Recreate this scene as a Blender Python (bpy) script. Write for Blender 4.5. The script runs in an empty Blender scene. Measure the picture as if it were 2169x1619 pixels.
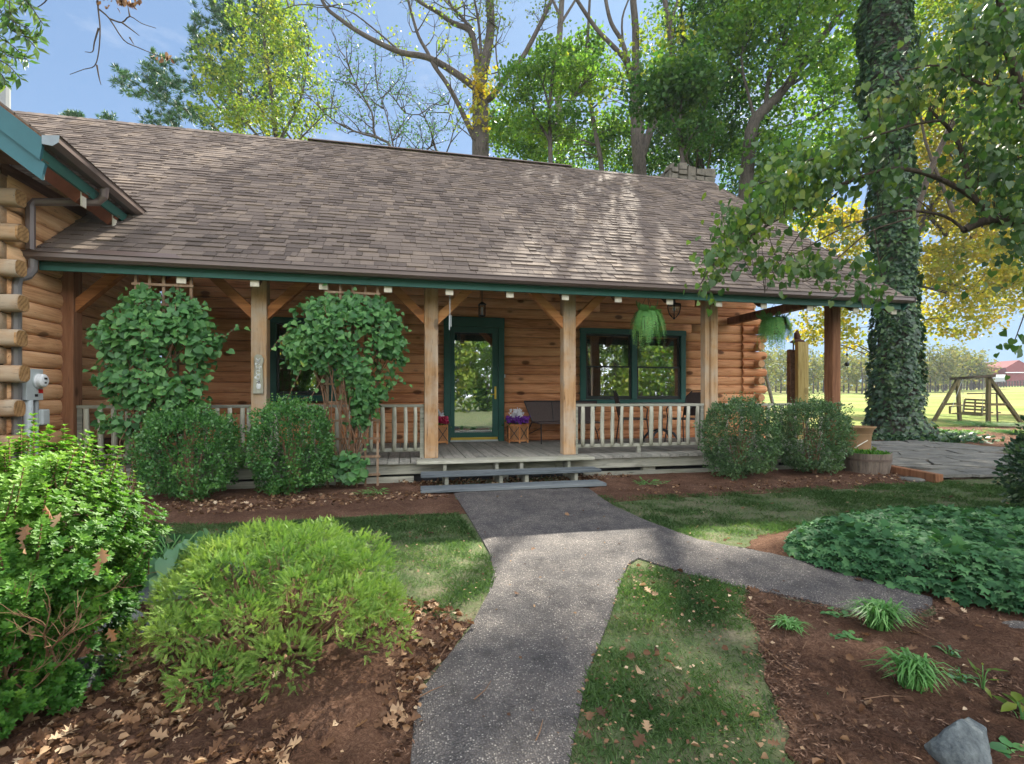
import bpy, bmesh, math, random
import numpy as np
from mathutils import Vector, Matrix, noise as mnoise
from mathutils.geometry import delaunay_2d_cdt

S = bpy.context.scene
COL = S.collection
R = math.radians

# ------------------------------------------------------------------ camera
TH = R(12.13); CT, ST = math.cos(TH), math.sin(TH)
F, CX, CY, CAMZ = 1050.0, 1084.5, 842.0, 1.05
cam_d = bpy.data.cameras.new('camera'); cam = bpy.data.objects.new('camera', cam_d); COL.objects.link(cam)
cam_d.sensor_width = 36; cam_d.lens = 36 * F / 2169
cam_d.shift_y = (CY - 809.5) / 2169
cam_d.clip_start = 0.05; cam_d.clip_end = 3000
cam.location = (0, 0, CAMZ); cam.rotation_euler = (R(90), 0, -TH)
S.camera = cam

# ------------------------------------------------------------------ sky, sun, exposure
SUN_AZ, SUN_EL = R(25), R(46)
w = bpy.data.worlds.new('World'); S.world = w; w.use_nodes = True
nt = w.node_tree; nt.nodes.clear()
out = nt.nodes.new('ShaderNodeOutputWorld'); bg = nt.nodes.new('ShaderNodeBackground')
sky = nt.nodes.new('ShaderNodeTexSky'); sky.sky_type = 'NISHITA'; sky.sun_disc = False
sky.sun_elevation = SUN_EL; sky.sun_rotation = SUN_AZ; sky.altitude = 100; sky.air_density = 1.0
sky.dust_density = 0.5; sky.ozone_density = 1.6
tc = nt.nodes.new('ShaderNodeTexCoord'); mp = nt.nodes.new('ShaderNodeMapping'); mp.inputs['Scale'].default_value = (1, 1, 2.2)
nz = nt.nodes.new('ShaderNodeTexNoise'); nz.inputs['Scale'].default_value = 3.4; nz.inputs['Detail'].default_value = 7
nz.inputs['Roughness'].default_value = .58
rp = nt.nodes.new('ShaderNodeValToRGB'); rp.color_ramp.elements[0].position = .56; rp.color_ramp.elements[1].position = .76
rp.color_ramp.elements[0].color = (0, 0, 0, 1); rp.color_ramp.elements[1].color = (.75, .75, .75, 1)
mx = nt.nodes.new('ShaderNodeMixRGB'); mx.inputs[2].default_value = (7.5, 8.0, 8.8, 1)
L = nt.links.new
L(tc.outputs['Generated'], mp.inputs[0]); L(mp.outputs[0], nz.inputs[0]); L(nz.outputs[0], rp.inputs[0])
# soften the aureole of the sun: c / (1 + k * c)
def vm(op, a_, b_=None):
    x = nt.nodes.new('ShaderNodeVectorMath'); x.operation = op
    for i, q in ((0, a_), (1, b_)):
        if q is None: continue
        if hasattr(q, 'links'): L(q, x.inputs[i])
        else: x.inputs[i].default_value = q
    return x.outputs[0]
k_ = vm('ADD', vm('MULTIPLY', sky.outputs[0], (.66, .40, .25)), (1.3, 1.15, 1.05))
soft = vm('DIVIDE', sky.outputs[0], k_)
# bright white added to the unseen sky half opposite the sun, lightens the facade
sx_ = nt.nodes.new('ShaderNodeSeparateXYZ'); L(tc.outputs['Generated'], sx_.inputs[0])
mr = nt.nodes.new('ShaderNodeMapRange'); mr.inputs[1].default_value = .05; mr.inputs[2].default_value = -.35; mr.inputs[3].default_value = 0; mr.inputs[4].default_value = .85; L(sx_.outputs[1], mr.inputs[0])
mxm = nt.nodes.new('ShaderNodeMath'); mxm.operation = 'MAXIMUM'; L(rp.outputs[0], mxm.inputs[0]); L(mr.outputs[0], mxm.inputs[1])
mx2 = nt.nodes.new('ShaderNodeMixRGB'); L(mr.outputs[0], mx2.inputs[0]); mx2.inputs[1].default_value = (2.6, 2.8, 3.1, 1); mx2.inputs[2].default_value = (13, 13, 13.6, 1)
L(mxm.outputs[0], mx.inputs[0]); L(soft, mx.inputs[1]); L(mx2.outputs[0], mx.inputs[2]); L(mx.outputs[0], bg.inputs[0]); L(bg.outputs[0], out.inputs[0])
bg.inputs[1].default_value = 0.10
sd = bpy.data.lights.new('sun', 'SUN'); so = bpy.data.objects.new('sun', sd); COL.objects.link(so)
sd.energy = 5.0; sd.angle = R(0.5); sd.color = (1, .93, .80)
SV = Vector((math.sin(SUN_AZ) * math.cos(SUN_EL), math.cos(SUN_AZ) * math.cos(SUN_EL), math.sin(SUN_EL)))
so.rotation_euler = SV.to_track_quat('Z', 'Y').to_euler(); so.location = (0, 0, 30)
S.view_settings.view_transform = 'Standard'; S.view_settings.look = 'None'
S.view_settings.exposure = 1.86; S.view_settings.gamma = 1; S.view_settings.use_curve_mapping = False
S.cycles.max_bounces = 6; S.cycles.transparent_max_bounces = 12; S.cycles.diffuse_bounces = 4
S.cycles.use_denoising = True

# ------------------------------------------------------------------ where things stand
def at_Z(px, py, Z):
    X = (px - CX) / F * Z
    return Vector((X * CT + Z * ST, -X * ST + Z * CT, CAMZ - (py - CY) / F * Z))
def at_d(px, py, d):
    r = (px - CX) / F
    t = d * (r * CT + ST) / (CT - r * ST)
    Z = d * CT + t * ST
    return Vector((t, d, CAMZ - (py - CY) / F * Z))
def gnd(px, py, z=0.0):
    return at_Z(px, py, F * (CAMZ - z) / (py - CY))
def zc(p): return p[1] * CT + p[0] * ST

# ------------------------------------------------------------------ objects
def tag(o, label=None, cat=None, group=None, kind=None):
    if label: o['label'] = label
    if cat: o['category'] = cat
    if group: o['group'] = group
    if kind: o['kind'] = kind
    return o
def thing(name, label, cat, loc=(0, 0, 0), group=None):
    o = bpy.data.objects.new(name, None); COL.objects.link(o); o.location = loc
    o.empty_display_size = .1
    return tag(o, label, cat, group)
def wloc(o):
    v = Vector((0, 0, 0))
    while o: v += o.location; o = o.parent
    return v
def link(name, me, mat, parent=None, origin=None):
    o = bpy.data.objects.new(name, me); COL.objects.link(o)
    if mat: me.materials.append(mat)
    off = wloc(parent) if parent else (Vector(origin) if origin is not None else Vector((0, 0, 0)))
    if off.length > 0: me.transform(Matrix.Translation(-off))
    if parent: o.parent = parent
    else: o.location = off
    return o
def copy_tree(o, parent=None, loc=None, label=None, rz=0):
    c = o.copy(); COL.objects.link(c); c.parent = parent
    if loc is not None: c.location = loc
    if rz: c.rotation_euler.z += rz
    if label: c['label'] = label
    for ch in list(o.children): copy_tree(ch, c)
    return c

class MB:
    def __init__(s): s.v = []; s.f = []; s.a = []; s.sm = False
    def add(s, vs, fs, a=None):
        n = len(s.v); s.v += [tuple(v) for v in vs]
        if a is None: a = random.random()
        for f in fs: s.f.append([i + n for i in f]); s.a.append(a)
        return s
    def box(s, x0, x1, y0, y1, z0, z1, a=None):
        return s.add([(x0,y0,z0),(x1,y0,z0),(x1,y1,z0),(x0,y1,z0),(x0,y0,z1),(x1,y0,z1),(x1,y1,z1),(x0,y1,z1)],
                     [(0,3,2,1),(4,5,6,7),(0,1,5,4),(1,2,6,5),(2,3,7,6),(3,0,4,7)], a)
    def beam(s, p, q, w, h, up=(0,0,1), a=None):
        p, q = Vector(p), Vector(q); d = (q - p).normalized(); up = Vector(up)
        sd_ = d.cross(up)
        if sd_.length < 1e-4: sd_ = d.cross(Vector((1,0,0)))
        sd_.normalize(); u = sd_.cross(d).normalized(); vs = []
        for c in (p, q):
            for i, j in ((-1,-1),(1,-1),(1,1),(-1,1)): vs.append(c + sd_ * (i*w/2) + u * (j*h/2))
        return s.add(vs, [(0,1,2,3),(7,6,5,4),(0,4,5,1),(1,5,6,2),(2,6,7,3),(3,7,4,0)], a)
    def tube(s, pts, rad, n=8, cap=True, a=None, squash=None):
        pts = [Vector(p) for p in pts]
        if not hasattr(rad, '__len__'): rad = [rad] * len(pts)
        vs = []; u = None
        for i, p in enumerate(pts):
            t = (pts[min(i+1, len(pts)-1)] - pts[max(i-1, 0)])
            if t.length < 1e-9: t = Vector((0,0,1))
            t.normalize()
            if u is None:
                u = t.cross(Vector((0,0,1)))
                if u.length < .05: u = t.cross(Vector((0,1,0)))
            u = (u - t * u.dot(t))
            if u.length < 1e-6: u = t.orthogonal()
            u.normalize(); w_ = t.cross(u)
            for k in range(n):
                an = 2 * math.pi * k / n
                vs.append(p + (u * math.cos(an) + w_ * math.sin(an)) * rad[i])
        fs = []
        for i in range(len(pts) - 1):
            for k in range(n):
                k2 = (k + 1) % n
                fs.append((i*n+k, i*n+k2, (i+1)*n+k2, (i+1)*n+k))
        if cap:
            fs.append(tuple(range(n))[::-1]); fs.append(tuple((len(pts)-1)*n + k for k in range(n)))
        return s.add(vs, fs, a)
    def lathe(s, c, prof, n=20, a=None, capb=True, capt=False):
        c = Vector(c); vs = []
        for r, z in prof:
            for k in range(n):
                an = 2*math.pi*k/n; vs.append(c + Vector((r*math.cos(an), r*math.sin(an), z)))
        fs = []
        for i in range(len(prof)-1):
            for k in range(n):
                k2 = (k+1) % n; fs.append((i*n+k, i*n+k2, (i+1)*n+k2, (i+1)*n+k))
        if capb: fs.append(tuple(range(n))[::-1])
        if capt: fs.append(tuple((len(prof)-1)*n+k for k in range(n)))
        return s.add(vs, fs, a)
    def ball(s, c, r, n=8, sq=(1,1,1), a=None):
        prof = []
        c = Vector(c); vs = []
        for i in range(1, n):
            ph = math.pi * i / n
            for k in range(n):
                an = 2*math.pi*k/n
                vs.append(c + Vector((r*sq[0]*math.sin(ph)*math.cos(an), r*sq[1]*math.sin(ph)*math.sin(an), -r*sq[2]*math.cos(ph))))
        fs = []
        for i in range(n-2):
            for k in range(n):
                k2 = (k+1) % n; fs.append((i*n+k, i*n+k2, (i+1)*n+k2, (i+1)*n+k))
        fs.append(tuple(range(n))[::-1]); fs.append(tuple((n-2)*n+k for k in range(n)))
        return s.add(vs, fs, a)
    def build(s, name, mat, parent=None, smooth=False, bevel=0, origin=None):
        me = bpy.data.meshes.new(name); me.from_pydata(s.v, [], s.f)
        at = me.attributes.new('rnd', 'FLOAT', 'FACE'); at.data.foreach_set('value', s.a)
        if smooth: me.polygons.foreach_set('use_smooth', [True]*len(me.polygons))
        me.update()
        o = link(name, me, mat, parent, origin)
        if bevel:
            m = o.modifiers.new('bevel', 'BEVEL'); m.width = bevel; m.segments = 2; m.limit_method = 'ANGLE'; m.angle_limit = R(50)
        return o

def fastmesh(name, V, faces_flat, counts, rnd, mat, parent=None, smooth=False, origin=None):
    me = bpy.data.meshes.new(name); nv = len(V); nl = len(faces_flat); nf = len(counts)
    me.vertices.add(nv); me.vertices.foreach_set('co', np.asarray(V, dtype=np.float32).ravel())
    me.loops.add(nl); me.loops.foreach_set('vertex_index', np.asarray(faces_flat, dtype=np.int32))
    me.polygons.add(nf); counts = np.asarray(counts, dtype=np.int32)
    me.polygons.foreach_set('loop_start', np.concatenate([[0], np.cumsum(counts)[:-1]]).astype(np.int32))
    at = me.attributes.new('rnd', 'FLOAT', 'FACE'); at.data.foreach_set('value', np.asarray(rnd, dtype=np.float32))
    if smooth: me.polygons.foreach_set('use_smooth', [True]*nf)
    me.update(calc_edges=True); me.validate()
    return link(name, me, mat, parent, origin)

def nrmz(a):
    return a / np.maximum(np.linalg.norm(a, axis=1, keepdims=True), 1e-9)
# leaf outlines: (side, along, lift), faces
T_DIA = (np.array([(0,0,0),(.32,.45,.06),(0,1,-.05),(-.32,.45,.06)]), [(0,1,2,3)])
T_NARROW = (np.array([(0,0,0),(.13,.4,.03),(0,1,0),(-.13,.4,.03)]), [(0,1,2,3)])
T_FOLD = (np.array([(0,0,0),(.26,.3,.1),(.22,.68,.07),(0,1,-.06),(-.22,.68,.07),(-.26,.3,.1),(0,.5,0)]), [(0,1,2,6),(6,2,3),(0,6,4,5),(6,3,4)])
T_HEART = (np.array([(0,.08,0),(.3,-.04,.05),(.48,.22,.08),(.4,.55,.05),(0,1,-.12),(-.4,.55,.05),(-.48,.22,.08),(-.3,-.04,.05),(0,.45,-.02)]),
           [(0,1,2,8),(8,2,3,4),(8,4,5,6),(0,8,6,7)])
T_IVY = (np.array([(0,0,0),(.3,-.08,.03),(.52,.2,-.04),(.3,.36,.06),(.34,.62,-.02),(.1,.66,.05),(0,1,-.1),(-.1,.66,.05),(-.34,.62,-.02),(-.3,.36,.06),(-.52,.2,-.04),(-.3,-.08,.03)]),
         [(0,1,2,3),(0,3,4,5),(0,5,6,7),(0,7,8,9),(0,9,10,11)])
T_OAK = (np.array([(0,0,0),(.1,.2,.08),(.34,.3,.16),(.12,.42,.06),(.38,.62,.2),(.12,.66,.08),(.2,.9,.2),(0,1,.1),(-.2,.88,.2),(-.12,.66,.08),(-.38,.6,.22),(-.12,.42,.06),(-.34,.28,.14),(-.1,.2,.08),(0,.45,0)]),
         [(0,1,2,3,14),(14,3,4,5),(14,5,6,7),(14,7,8,9),(14,9,10,11),(0,14,11,12,13)])
T_CURL = (np.array([(0,0,0),(.3,.25,.3),(.34,.7,.36),(0,1,.1),(-.3,.66,.3),(-.26,.25,.34),(0,.5,0)]), [(0,1,2,6),(6,2,3),(0,6,4,5),(6,3,4)])
T_BLADE = (np.array([(-.06,0,0),(.06,0,0),(.035,.6,.1),(0,1,.35),(-.035,.6,.1)]), [(0,1,2,3,4)])
def leaves(name, P, D, N, size, tmpl, mat, parent=None, rnd=None, wid=1.0, origin=None):
    tv, tf = tmpl; P = np.asarray(P, float); n = len(P)
    D = nrmz(np.asarray(D, float)); N = np.asarray(N, float)
    Sd = nrmz(np.cross(D, N)); N2 = np.cross(Sd, D)
    size = np.broadcast_to(np.asarray(size, float), (n,))[:, None, None]
    k = len(tv)
    V = P[:, None, :] + size * (Sd[:, None, :] * tv[None, :, 0:1] * wid + D[:, None, :] * tv[None, :, 1:2] + N2[:, None, :] * tv[None, :, 2:3])
    base = np.concatenate([np.array(f) for f in tf]); cnt = [len(f) for f in tf]
    idx = (np.arange(n)[:, None] * k + base[None, :]).ravel()
    if rnd is None: rnd = np.random.rand(n)
    return fastmesh(name, V.reshape(-1, 3), idx, np.tile(cnt, n), np.repeat(rnd, len(tf)), mat, parent, origin=origin)

def rdir(n):
    return nrmz(np.random.randn(n, 3))
def inpoly(x, y, poly):
    x = np.asarray(x); y = np.asarray(y); c = np.zeros(x.shape, bool); n = len(poly); j = n - 1
    for i in range(n):
        xi, yi = poly[i]; xj, yj = poly[j]
        if yi != yj:
            c ^= ((yi > y) != (yj > y)) & (x < (xj - xi) * (y - yi) / (yj - yi) + xi)
        j = i
    return c
def edged(x, y, poly):
    x = np.asarray(x, float); y = np.asarray(y, float); m = np.full(x.shape, 1e9); n = len(poly)
    for i in range(n):
        ax, ay = poly[i]; bx, by = poly[(i+1) % n]; dx, dy = bx-ax, by-ay
        t = np.clip(((x-ax)*dx + (y-ay)*dy) / (dx*dx+dy*dy+1e-12), 0, 1)
        m = np.minimum(m, np.hypot(x-ax-t*dx, y-ay-t*dy))
    return m
def samp(poly, n):
    xs = [p[0] for p in poly]; ys = [p[1] for p in poly]; X = []; Y = []
    while sum(map(len, X)) < n:
        x = np.random.uniform(min(xs), max(xs), n*2); y = np.random.uniform(min(ys), max(ys), n*2)
        m = inpoly(x, y, poly); X.append(x[m]); Y.append(y[m])
    return np.concatenate(X)[:n], np.concatenate(Y)[:n]
def gpoly(pts): return [tuple(gnd(*p)[:2]) for p in pts]
def smooth_poly(pts, it=2):
    for _ in range(it):
        q = []
        for i in range(len(pts)):
            a, b = pts[i], pts[(i+1) % len(pts)]
            q.append((a[0]*.75+b[0]*.25, a[1]*.75+b[1]*.25)); q.append((a[0]*.25+b[0]*.75, a[1]*.25+b[1]*.75))
        pts = q
    return pts
def sheet(name, poly, res, zf, mat, skirt=.06, jit=.0):
    # a sheet of ground filled with small triangles, height from zf(x, y, distance to the edge)
    pts = []
    n = len(poly)
    for i in range(n):
        a, b = Vector(poly[i]), Vector(poly[(i+1) % n]); k = max(1, int((b-a).length / res))
        for j in range(k):
            p = a.lerp(b, j/k)
            if jit: p += Vector((mnoise.noise((p.x*7, p.y*7, 3)), mnoise.noise((p.x*7, p.y*7, 9)))) * jit
            pts.append(p)
    m = len(pts); bp = [(p.x, p.y) for p in pts]
    xs = [p[0] for p in bp]; ys = [p[1] for p in bp]
    gx, gy = np.meshgrid(np.arange(min(xs), max(xs), res), np.arange(min(ys), max(ys), res))
    gx = gx.ravel() + np.random.uniform(-.3, .3, gx.size)*res; gy = gy.ravel() + np.random.uniform(-.3, .3, gy.size)*res
    k = inpoly(gx, gy, bp); gx, gy = gx[k], gy[k]
    e = edged(gx, gy, bp); k = e > res*.5; gx, gy, e = gx[k], gy[k], e[k]
    vin = [Vector(p) for p in bp] + [Vector((a, b)) for a, b in zip(gx, gy)]
    v, ed, f, *_ = delaunay_2d_cdt(vin, [(i, (i+1) % m) for i in range(m)], [], 1, 1e-5)
    V = [(p.x, p.y) for p in v]; e = edged([p[0] for p in V], [p[1] for p in V], bp)
    verts = [(p[0], p[1], zf(p[0], p[1], ee)) for p, ee in zip(V, e)]
    mb = MB(); mb.v = verts
    for q in f: mb.f.append(list(q)); mb.a.append(random.random())
    nb = len(mb.v)
    for p in bp: mb.v.append((p[0], p[1], zf(p[0], p[1], 0) - skirt))
    first = [(p[0], p[1], zf(p[0], p[1], 0)) for p in bp]
    nb2 = len(mb.v); mb.v += first
    for i in range(m):
        mb.f.append([nb+i, nb+(i+1) % m, nb2+(i+1) % m, nb2+i]); mb.a.append(.5)
    o = mb.build(name, mat, smooth=True)
    return o

# ------------------------------------------------------------------ materials
class NT:
    def __init__(s, name):
        s.m = bpy.data.materials.new(name); s.m.use_nodes = True; s.t = s.m.node_tree; s.t.nodes.clear()
        s.o = s.t.nodes.new('ShaderNodeOutputMaterial')
    def n(s, ty, **kw):
        x = s.t.nodes.new('ShaderNode' + ty)
        for k, v in kw.items():
            if k.startswith('i_'):
                k = k[2:]; k = int(k) if k.isdigit() else k.replace('_', ' ')
                x.inputs[k].default_value = v
            else: setattr(x, k, v)
        return x
    def l(s, a, b): s.t.links.new(a, b)
    def ramp(s, inp, stops, interp='LINEAR'):
        r = s.n('ValToRGB'); cr = r.color_ramp; cr.interpolation = interp
        while len(cr.elements) > 1: cr.elements.remove(cr.elements[-1])
        cr.elements[0].position = stops[0][0]; cr.elements[0].color = (*c3(stops[0][1]), 1)
        for p, c in stops[1:]:
            e = cr.elements.new(p); e.color = (*c3(c), 1)
        s.l(inp, r.inputs[0]); return r.outputs[0]
    def co(s, scale=(1,1,1), rot=(0,0,0), kind='Object'):
        t = s.n('TexCoord'); m = s.n('Mapping'); m.inputs['Scale'].default_value = scale; m.inputs['Rotation'].default_value = rot
        s.l(t.outputs[kind], m.inputs[0]); return m.outputs[0]
    def noise(s, co, scale, detail=5, rough=.6, dist=0):
        x = s.n('TexNoise', i_Scale=scale, i_Detail=detail, i_Roughness=rough, i_Distortion=dist); s.l(co, x.inputs['Vector']); return x.outputs[0]
    def vor(s, co, scale, feature='F1', rand=1.0, out=0):
        x = s.n('TexVoronoi', feature=feature, i_Scale=scale, i_Randomness=rand); s.l(co, x.inputs['Vector']); return x
    def mix(s, fac, a, b, mode='MIX'):
        x = s.n('MixRGB', blend_type=mode)
        for i, q in ((0, fac), (1, a), (2, b)):
            if hasattr(q, 'links'): s.l(q, x.inputs[i])
            elif i == 0: x.inputs[0].default_value = q
            else: x.inputs[i].default_value = (*c3(q), 1)
        return x.outputs[0]
    def math(s, op, a, b=None, clamp=False):
        x = s.n('Math', operation=op, use_clamp=clamp)
        for i, q in ((0, a), (1, b)):
            if q is None: continue
            if hasattr(q, 'links'): s.l(q, x.inputs[i])
            else: x.inputs[i].default_value = q
        return x.outputs[0]
    def rnd(s): return s.n('Attribute', attribute_name='rnd').outputs['Fac']
    def bump(s, h, strength=.5, dist=.01):
        b = s.n('Bump', i_Strength=strength, i_Distance=dist); s.l(h, b.inputs['Height']); return b.outputs[0]
    def pbr(s, col, rough=.7, spec=.3, bump=None, metal=0, **kw):
        p = s.n('BsdfPrincipled'); p.inputs['Metallic'].default_value = metal; p.inputs['Specular IOR Level'].default_value = spec
        for k, q in (('Base Color', col), ('Roughness', rough)):
            if hasattr(q, 'links'): s.l(q, p.inputs[k])
            elif k == 'Base Color': p.inputs[k].default_value = (*c3(q), 1)
            else: p.inputs[k].default_value = q
        if bump is not None: s.l(bump, p.inputs['Normal'])
        s.l(p.outputs[0], s.o.inputs[0]); s.p = p; return s.m
def c3(c):
    return c if hasattr(c, '__len__') else (c, c, c)
def srgb(r, g, b, k=1.0):
    f = lambda u: ((u/255)/12.92 if u/255 <= .04045 else (((u/255)+.055)/1.055)**2.4) * k
    return (f(r), f(g), f(b))

def m_plain(name, col, rough=.6, spec=.3, metal=0, var=.25, scale=8, bump=.1):
    t = NT(name); c = t.co(); n = t.noise(c, scale, 6)
    dark = tuple(x*(1-var) for x in c3(col)); lite = tuple(min(1, x*(1+var*.6)) for x in c3(col))
    return t.pbr(t.ramp(n, [(.3, dark), (.7, lite)]), rough, spec, t.bump(t.noise(c, scale*6, 4), bump, .004), metal)
def m_wood(name, dark, mid, lite, axis='X', knots=.6, rough=.75, gs=1.0, bump=.35, weather=None):
    t = NT(name)
    st = {'X': (1, 14, 14), 'Y': (14, 1, 14), 'Z': (14, 14, 1)}[axis]
    st = tuple(a*gs for a in st)
    c = t.co(st); g = t.noise(c, 2.2, 8, .65, .6)
    big = t.noise(t.co((.6, .6, 2.5) if axis != 'Z' else (2, 2, .5)), 1.7, 4)
    v = t.math('ADD', t.math('MULTIPLY', g, .65), t.math('MULTIPLY', big, .35))
    v = t.math('ADD', v, t.math('MULTIPLY', t.math('SUBTRACT', t.rnd(), .5), .16))
    col = t.ramp(v, [(.32, dark), (.5, mid), (.68, lite)])
    kst = {'X': (2.6, 5, 5), 'Y': (5, 2.6, 5), 'Z': (5, 5, 2.6)}[axis]
    vo = t.vor(t.co(kst), .75, rand=1.0); kn = t.math('LESS_THAN', t.n('Value').outputs[0], 0)
    kd = t.ramp(vo.outputs['Distance'], [(0, (1,1,1)), (.12, (.9,.9,.9)), (.17, (.12,.12,.12)), (.24, (0,0,0))])
    col = t.mix(t.math('MULTIPLY', kd, knots), col, tuple(x*.28 for x in dark))
    if weather:
        wn = t.noise(t.co((1, 1, 1)), 2.5, 6); wf = t.ramp(wn, [(.42, (0,0,0)), (.62, (1,1,1))])
        col = t.mix(t.math('MULTIPLY', wf, weather[1]), col, weather[0])
    cr = t.noise(t.co(tuple(a*2.2 for a in st)), 2.0, 3); crk = t.ramp(cr, [(.30, (.45,.45,.45)), (.36, (1,1,1))])
    col = t.mix(1.0, col, crk, 'MULTIPLY')
    return t.pbr(col, rough, .2, t.bump(g, bump, .006))
def m_endgrain():
    t = NT('log_end_grain'); c = t.co(); n = t.noise(t.co((14, 14, 14)), 1.0, 6, .7); vo = t.vor(t.co(), 3.0)
    rings = t.n('TexWave', wave_type='RINGS', rings_direction='X', i_Scale=9.0, i_Distortion=6.0, i_Detail=3.0); t.l(c, rings.inputs[0])
    col = t.ramp(n, [(.3, srgb(112,84,54)), (.55, srgb(164,126,82)), (.75, srgb(190,158,118))])
    col = t.mix(.3, col, t.ramp(rings.outputs[0], [(.2, srgb(96,70,46)), (.6, srgb(176,140,98))]))
    return t.pbr(col, .85, .1, t.bump(n, .5, .01))
def m_leaf(name, stops, trans=.45, tcol=None, rough=.5, spec=.35, pn=.5, pscale=1.2):
    t = NT(name); r = t.rnd()
    n = t.noise(t.co(), pscale, 3)
    v = t.math('ADD', t.math('MULTIPLY', r, 1-pn), t.math('MULTIPLY', t.math('SUBTRACT', t.math('MULTIPLY', n, 2), .5), pn))
    col = t.ramp(v, stops)
    p = t.n('BsdfPrincipled'); p.inputs['Roughness'].default_value = rough; p.inputs['Specular IOR Level'].default_value = spec
    t.l(col, p.inputs['Base Color'])
    tr = t.n('BsdfTranslucent'); tcl = t.mix(1.0, col, tcol or (1.15, 1.25, .7), 'MULTIPLY'); t.l(tcl, tr.inputs[0])
    ms = t.n('MixShader'); ms.inputs[0].default_value = trans
    t.l(p.outputs[0], ms.inputs[1]); t.l(tr.outputs[0], ms.inputs[2]); t.l(ms.outputs[0], t.o.inputs[0])
    return t.m
def m_bark(name, a, b, scale=6):
    t = NT(name); c = t.co((3, 3, .7)); n = t.noise(c, scale, 8, .7, 1.0); n2 = t.noise(t.co(), 1.3, 4)
    col = t.ramp(t.math('ADD', t.math('MULTIPLY', n, .7), t.math('MULTIPLY', n2, .3)), [(.35, a), (.62, b)])
    return t.pbr(col, .9, .1, t.bump(n, .9, .03))

random.seed(5); np.random.seed(5)
M = {}
HAZE = .00055
M['log'] = m_wood('honey_log', srgb(164,104,66), srgb(214,152,106), srgb(232,180,134), 'X', .9)
M['log_side'] = m_wood('honey_log_side', srgb(160,112,74), srgb(206,158,114), srgb(226,186,144), 'Y', .8)
M['log_old'] = m_wood('weathered_log', srgb(112,84,58), srgb(154,120,84), srgb(178,146,110), 'X', .8, weather=(srgb(156,146,128), .75))
M['log_end'] = m_endgrain()
M['post'] = m_wood('post_wood', srgb(134,100,66), srgb(176,140,100), srgb(196,166,130), 'Z', .9, gs=.8, weather=(srgb(176,164,146), .7))
M['post_dk'] = m_wood('brown_post', srgb(100,66,44), srgb(138,96,68), srgb(160,118,88), 'Z', .7, gs=.8)
M['brace'] = m_wood('brace_wood', srgb(140,88,48), srgb(184,124,76), srgb(204,150,98), 'X', .6, gs=.6)
M['grey'] = m_wood('grey_weathered_wood', srgb(100,102,92), srgb(142,142,130), srgb(176,174,158), 'X', .4, weather=(srgb(140,140,118), .4))
M['greyY'] = m_wood('grey_deck_boards', srgb(90,90,84), srgb(128,126,118), srgb(160,156,146), 'Y', .35, weather=(srgb(122,126,116), .4))
M['greyZ'] = m_wood('grey_baluster_wood', srgb(124,122,108), srgb(166,164,148), srgb(196,194,178), 'Z', .4, weather=(srgb(164,168,146), .4))
M['tread'] = m_wood('blue_grey_tread', srgb(60,66,70), srgb(88,95,98), srgb(118,124,124), 'X', .2)
M['dkwood'] = m_wood('dark_wood', srgb(62,44,31), srgb(94,68,50), srgb(120,92,70), 'Y', .3)
M['trellis'] = m_wood('trellis_wood', srgb(96,74,54), srgb(126,102,80), srgb(150,130,108), 'Z', .2)
M['teal'] = m_plain('teal_paint', srgb(44,92,82), .55, .3, 0, .18, 3, .15)
M['teal_lt'] = m_plain('pale_teal_paint', srgb(50,94,102), .6, .25, 0, .2, 3, .3)
M['sash'] = m_plain('dark_sash', srgb(48,52,48), .5)
M['gutter'] = m_plain('brown_gutter_metal', srgb(96,82,76), .38, .5, 0, .15, 4, .03)
M['tail'] = m_plain('weathered_rafter_end', srgb(205,198,180), .8, .1, 0, .25, 20, .3)
M['brass'] = m_plain('brass', srgb(214,186,80), .3, .5, .6, .1)
M['black'] = m_plain('black_iron', (.02,.02,.022), .5, .4)
M['white'] = m_plain('white_paint', srgb(225,228,228), .5)
M['elgrey'] = m_plain('pale_grey_enamel', srgb(178,186,186), .45, .4, 0, .1)
M['pvc'] = m_plain('grey_pipe', srgb(140,146,146), .5, .4, 0, .1)
M['red'] = m_plain('red_label', srgb(200,40,40), .5)
def m_shingle():
    t = NT('roof_shingles'); r = t.rnd(); n = t.noise(t.co(), .9, 4); fine = t.noise(t.co(), 90, 3, .8)
    v = t.math('ADD', t.math('MULTIPLY', r, .5), t.math('MULTIPLY', n, .5))
    col = t.ramp(v, [(.15, srgb(84,76,71)), (.4, srgb(102,92,85)), (.6, srgb(114,103,94)), (.9, srgb(136,122,108))])
    col = t.mix(1.0, col, t.ramp(fine, [(.3, (.72,.72,.72)), (.7, (1.12,1.12,1.12))]), 'MULTIPLY')
    return t.pbr(col, .95, .1, t.bump(fine, .5, .004))
M['shingle'] = m_shingle()
def m_glass():
    t = NT('window_glass'); g = t.n('BsdfGlossy', i_Roughness=.015); g.inputs[0].default_value = (.95, .97, 1, 1)
    n = t.noise(t.co((1,1,1)), 2.2, 2); t.l(t.bump(n, .08, .01), g.inputs['Normal'])
    tr = t.n('BsdfTransparent'); tr.inputs[0].default_value = (.8,.86,.84,1)
    ms = t.n('MixShader'); ms.inputs[0].default_value = .38
    t.l(tr.outputs[0], ms.inputs[1]); t.l(g.outputs[0], ms.inputs[2]); t.l(ms.outputs[0], t.o.inputs[0]); return t.m
M['glass'] = m_glass()
def m_clear():
    t = NT('clear_glass'); g = t.n('BsdfGlossy', i_Roughness=.05); tr = t.n('BsdfTransparent')
    ms = t.n('MixShader'); ms.inputs[0].default_value = .2
    t.l(tr.outputs[0], ms.inputs[1]); t.l(g.outputs[0], ms.inputs[2]); t.l(ms.outputs[0], t.o.inputs[0]); return t.m
M['clear'] = m_clear()
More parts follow.
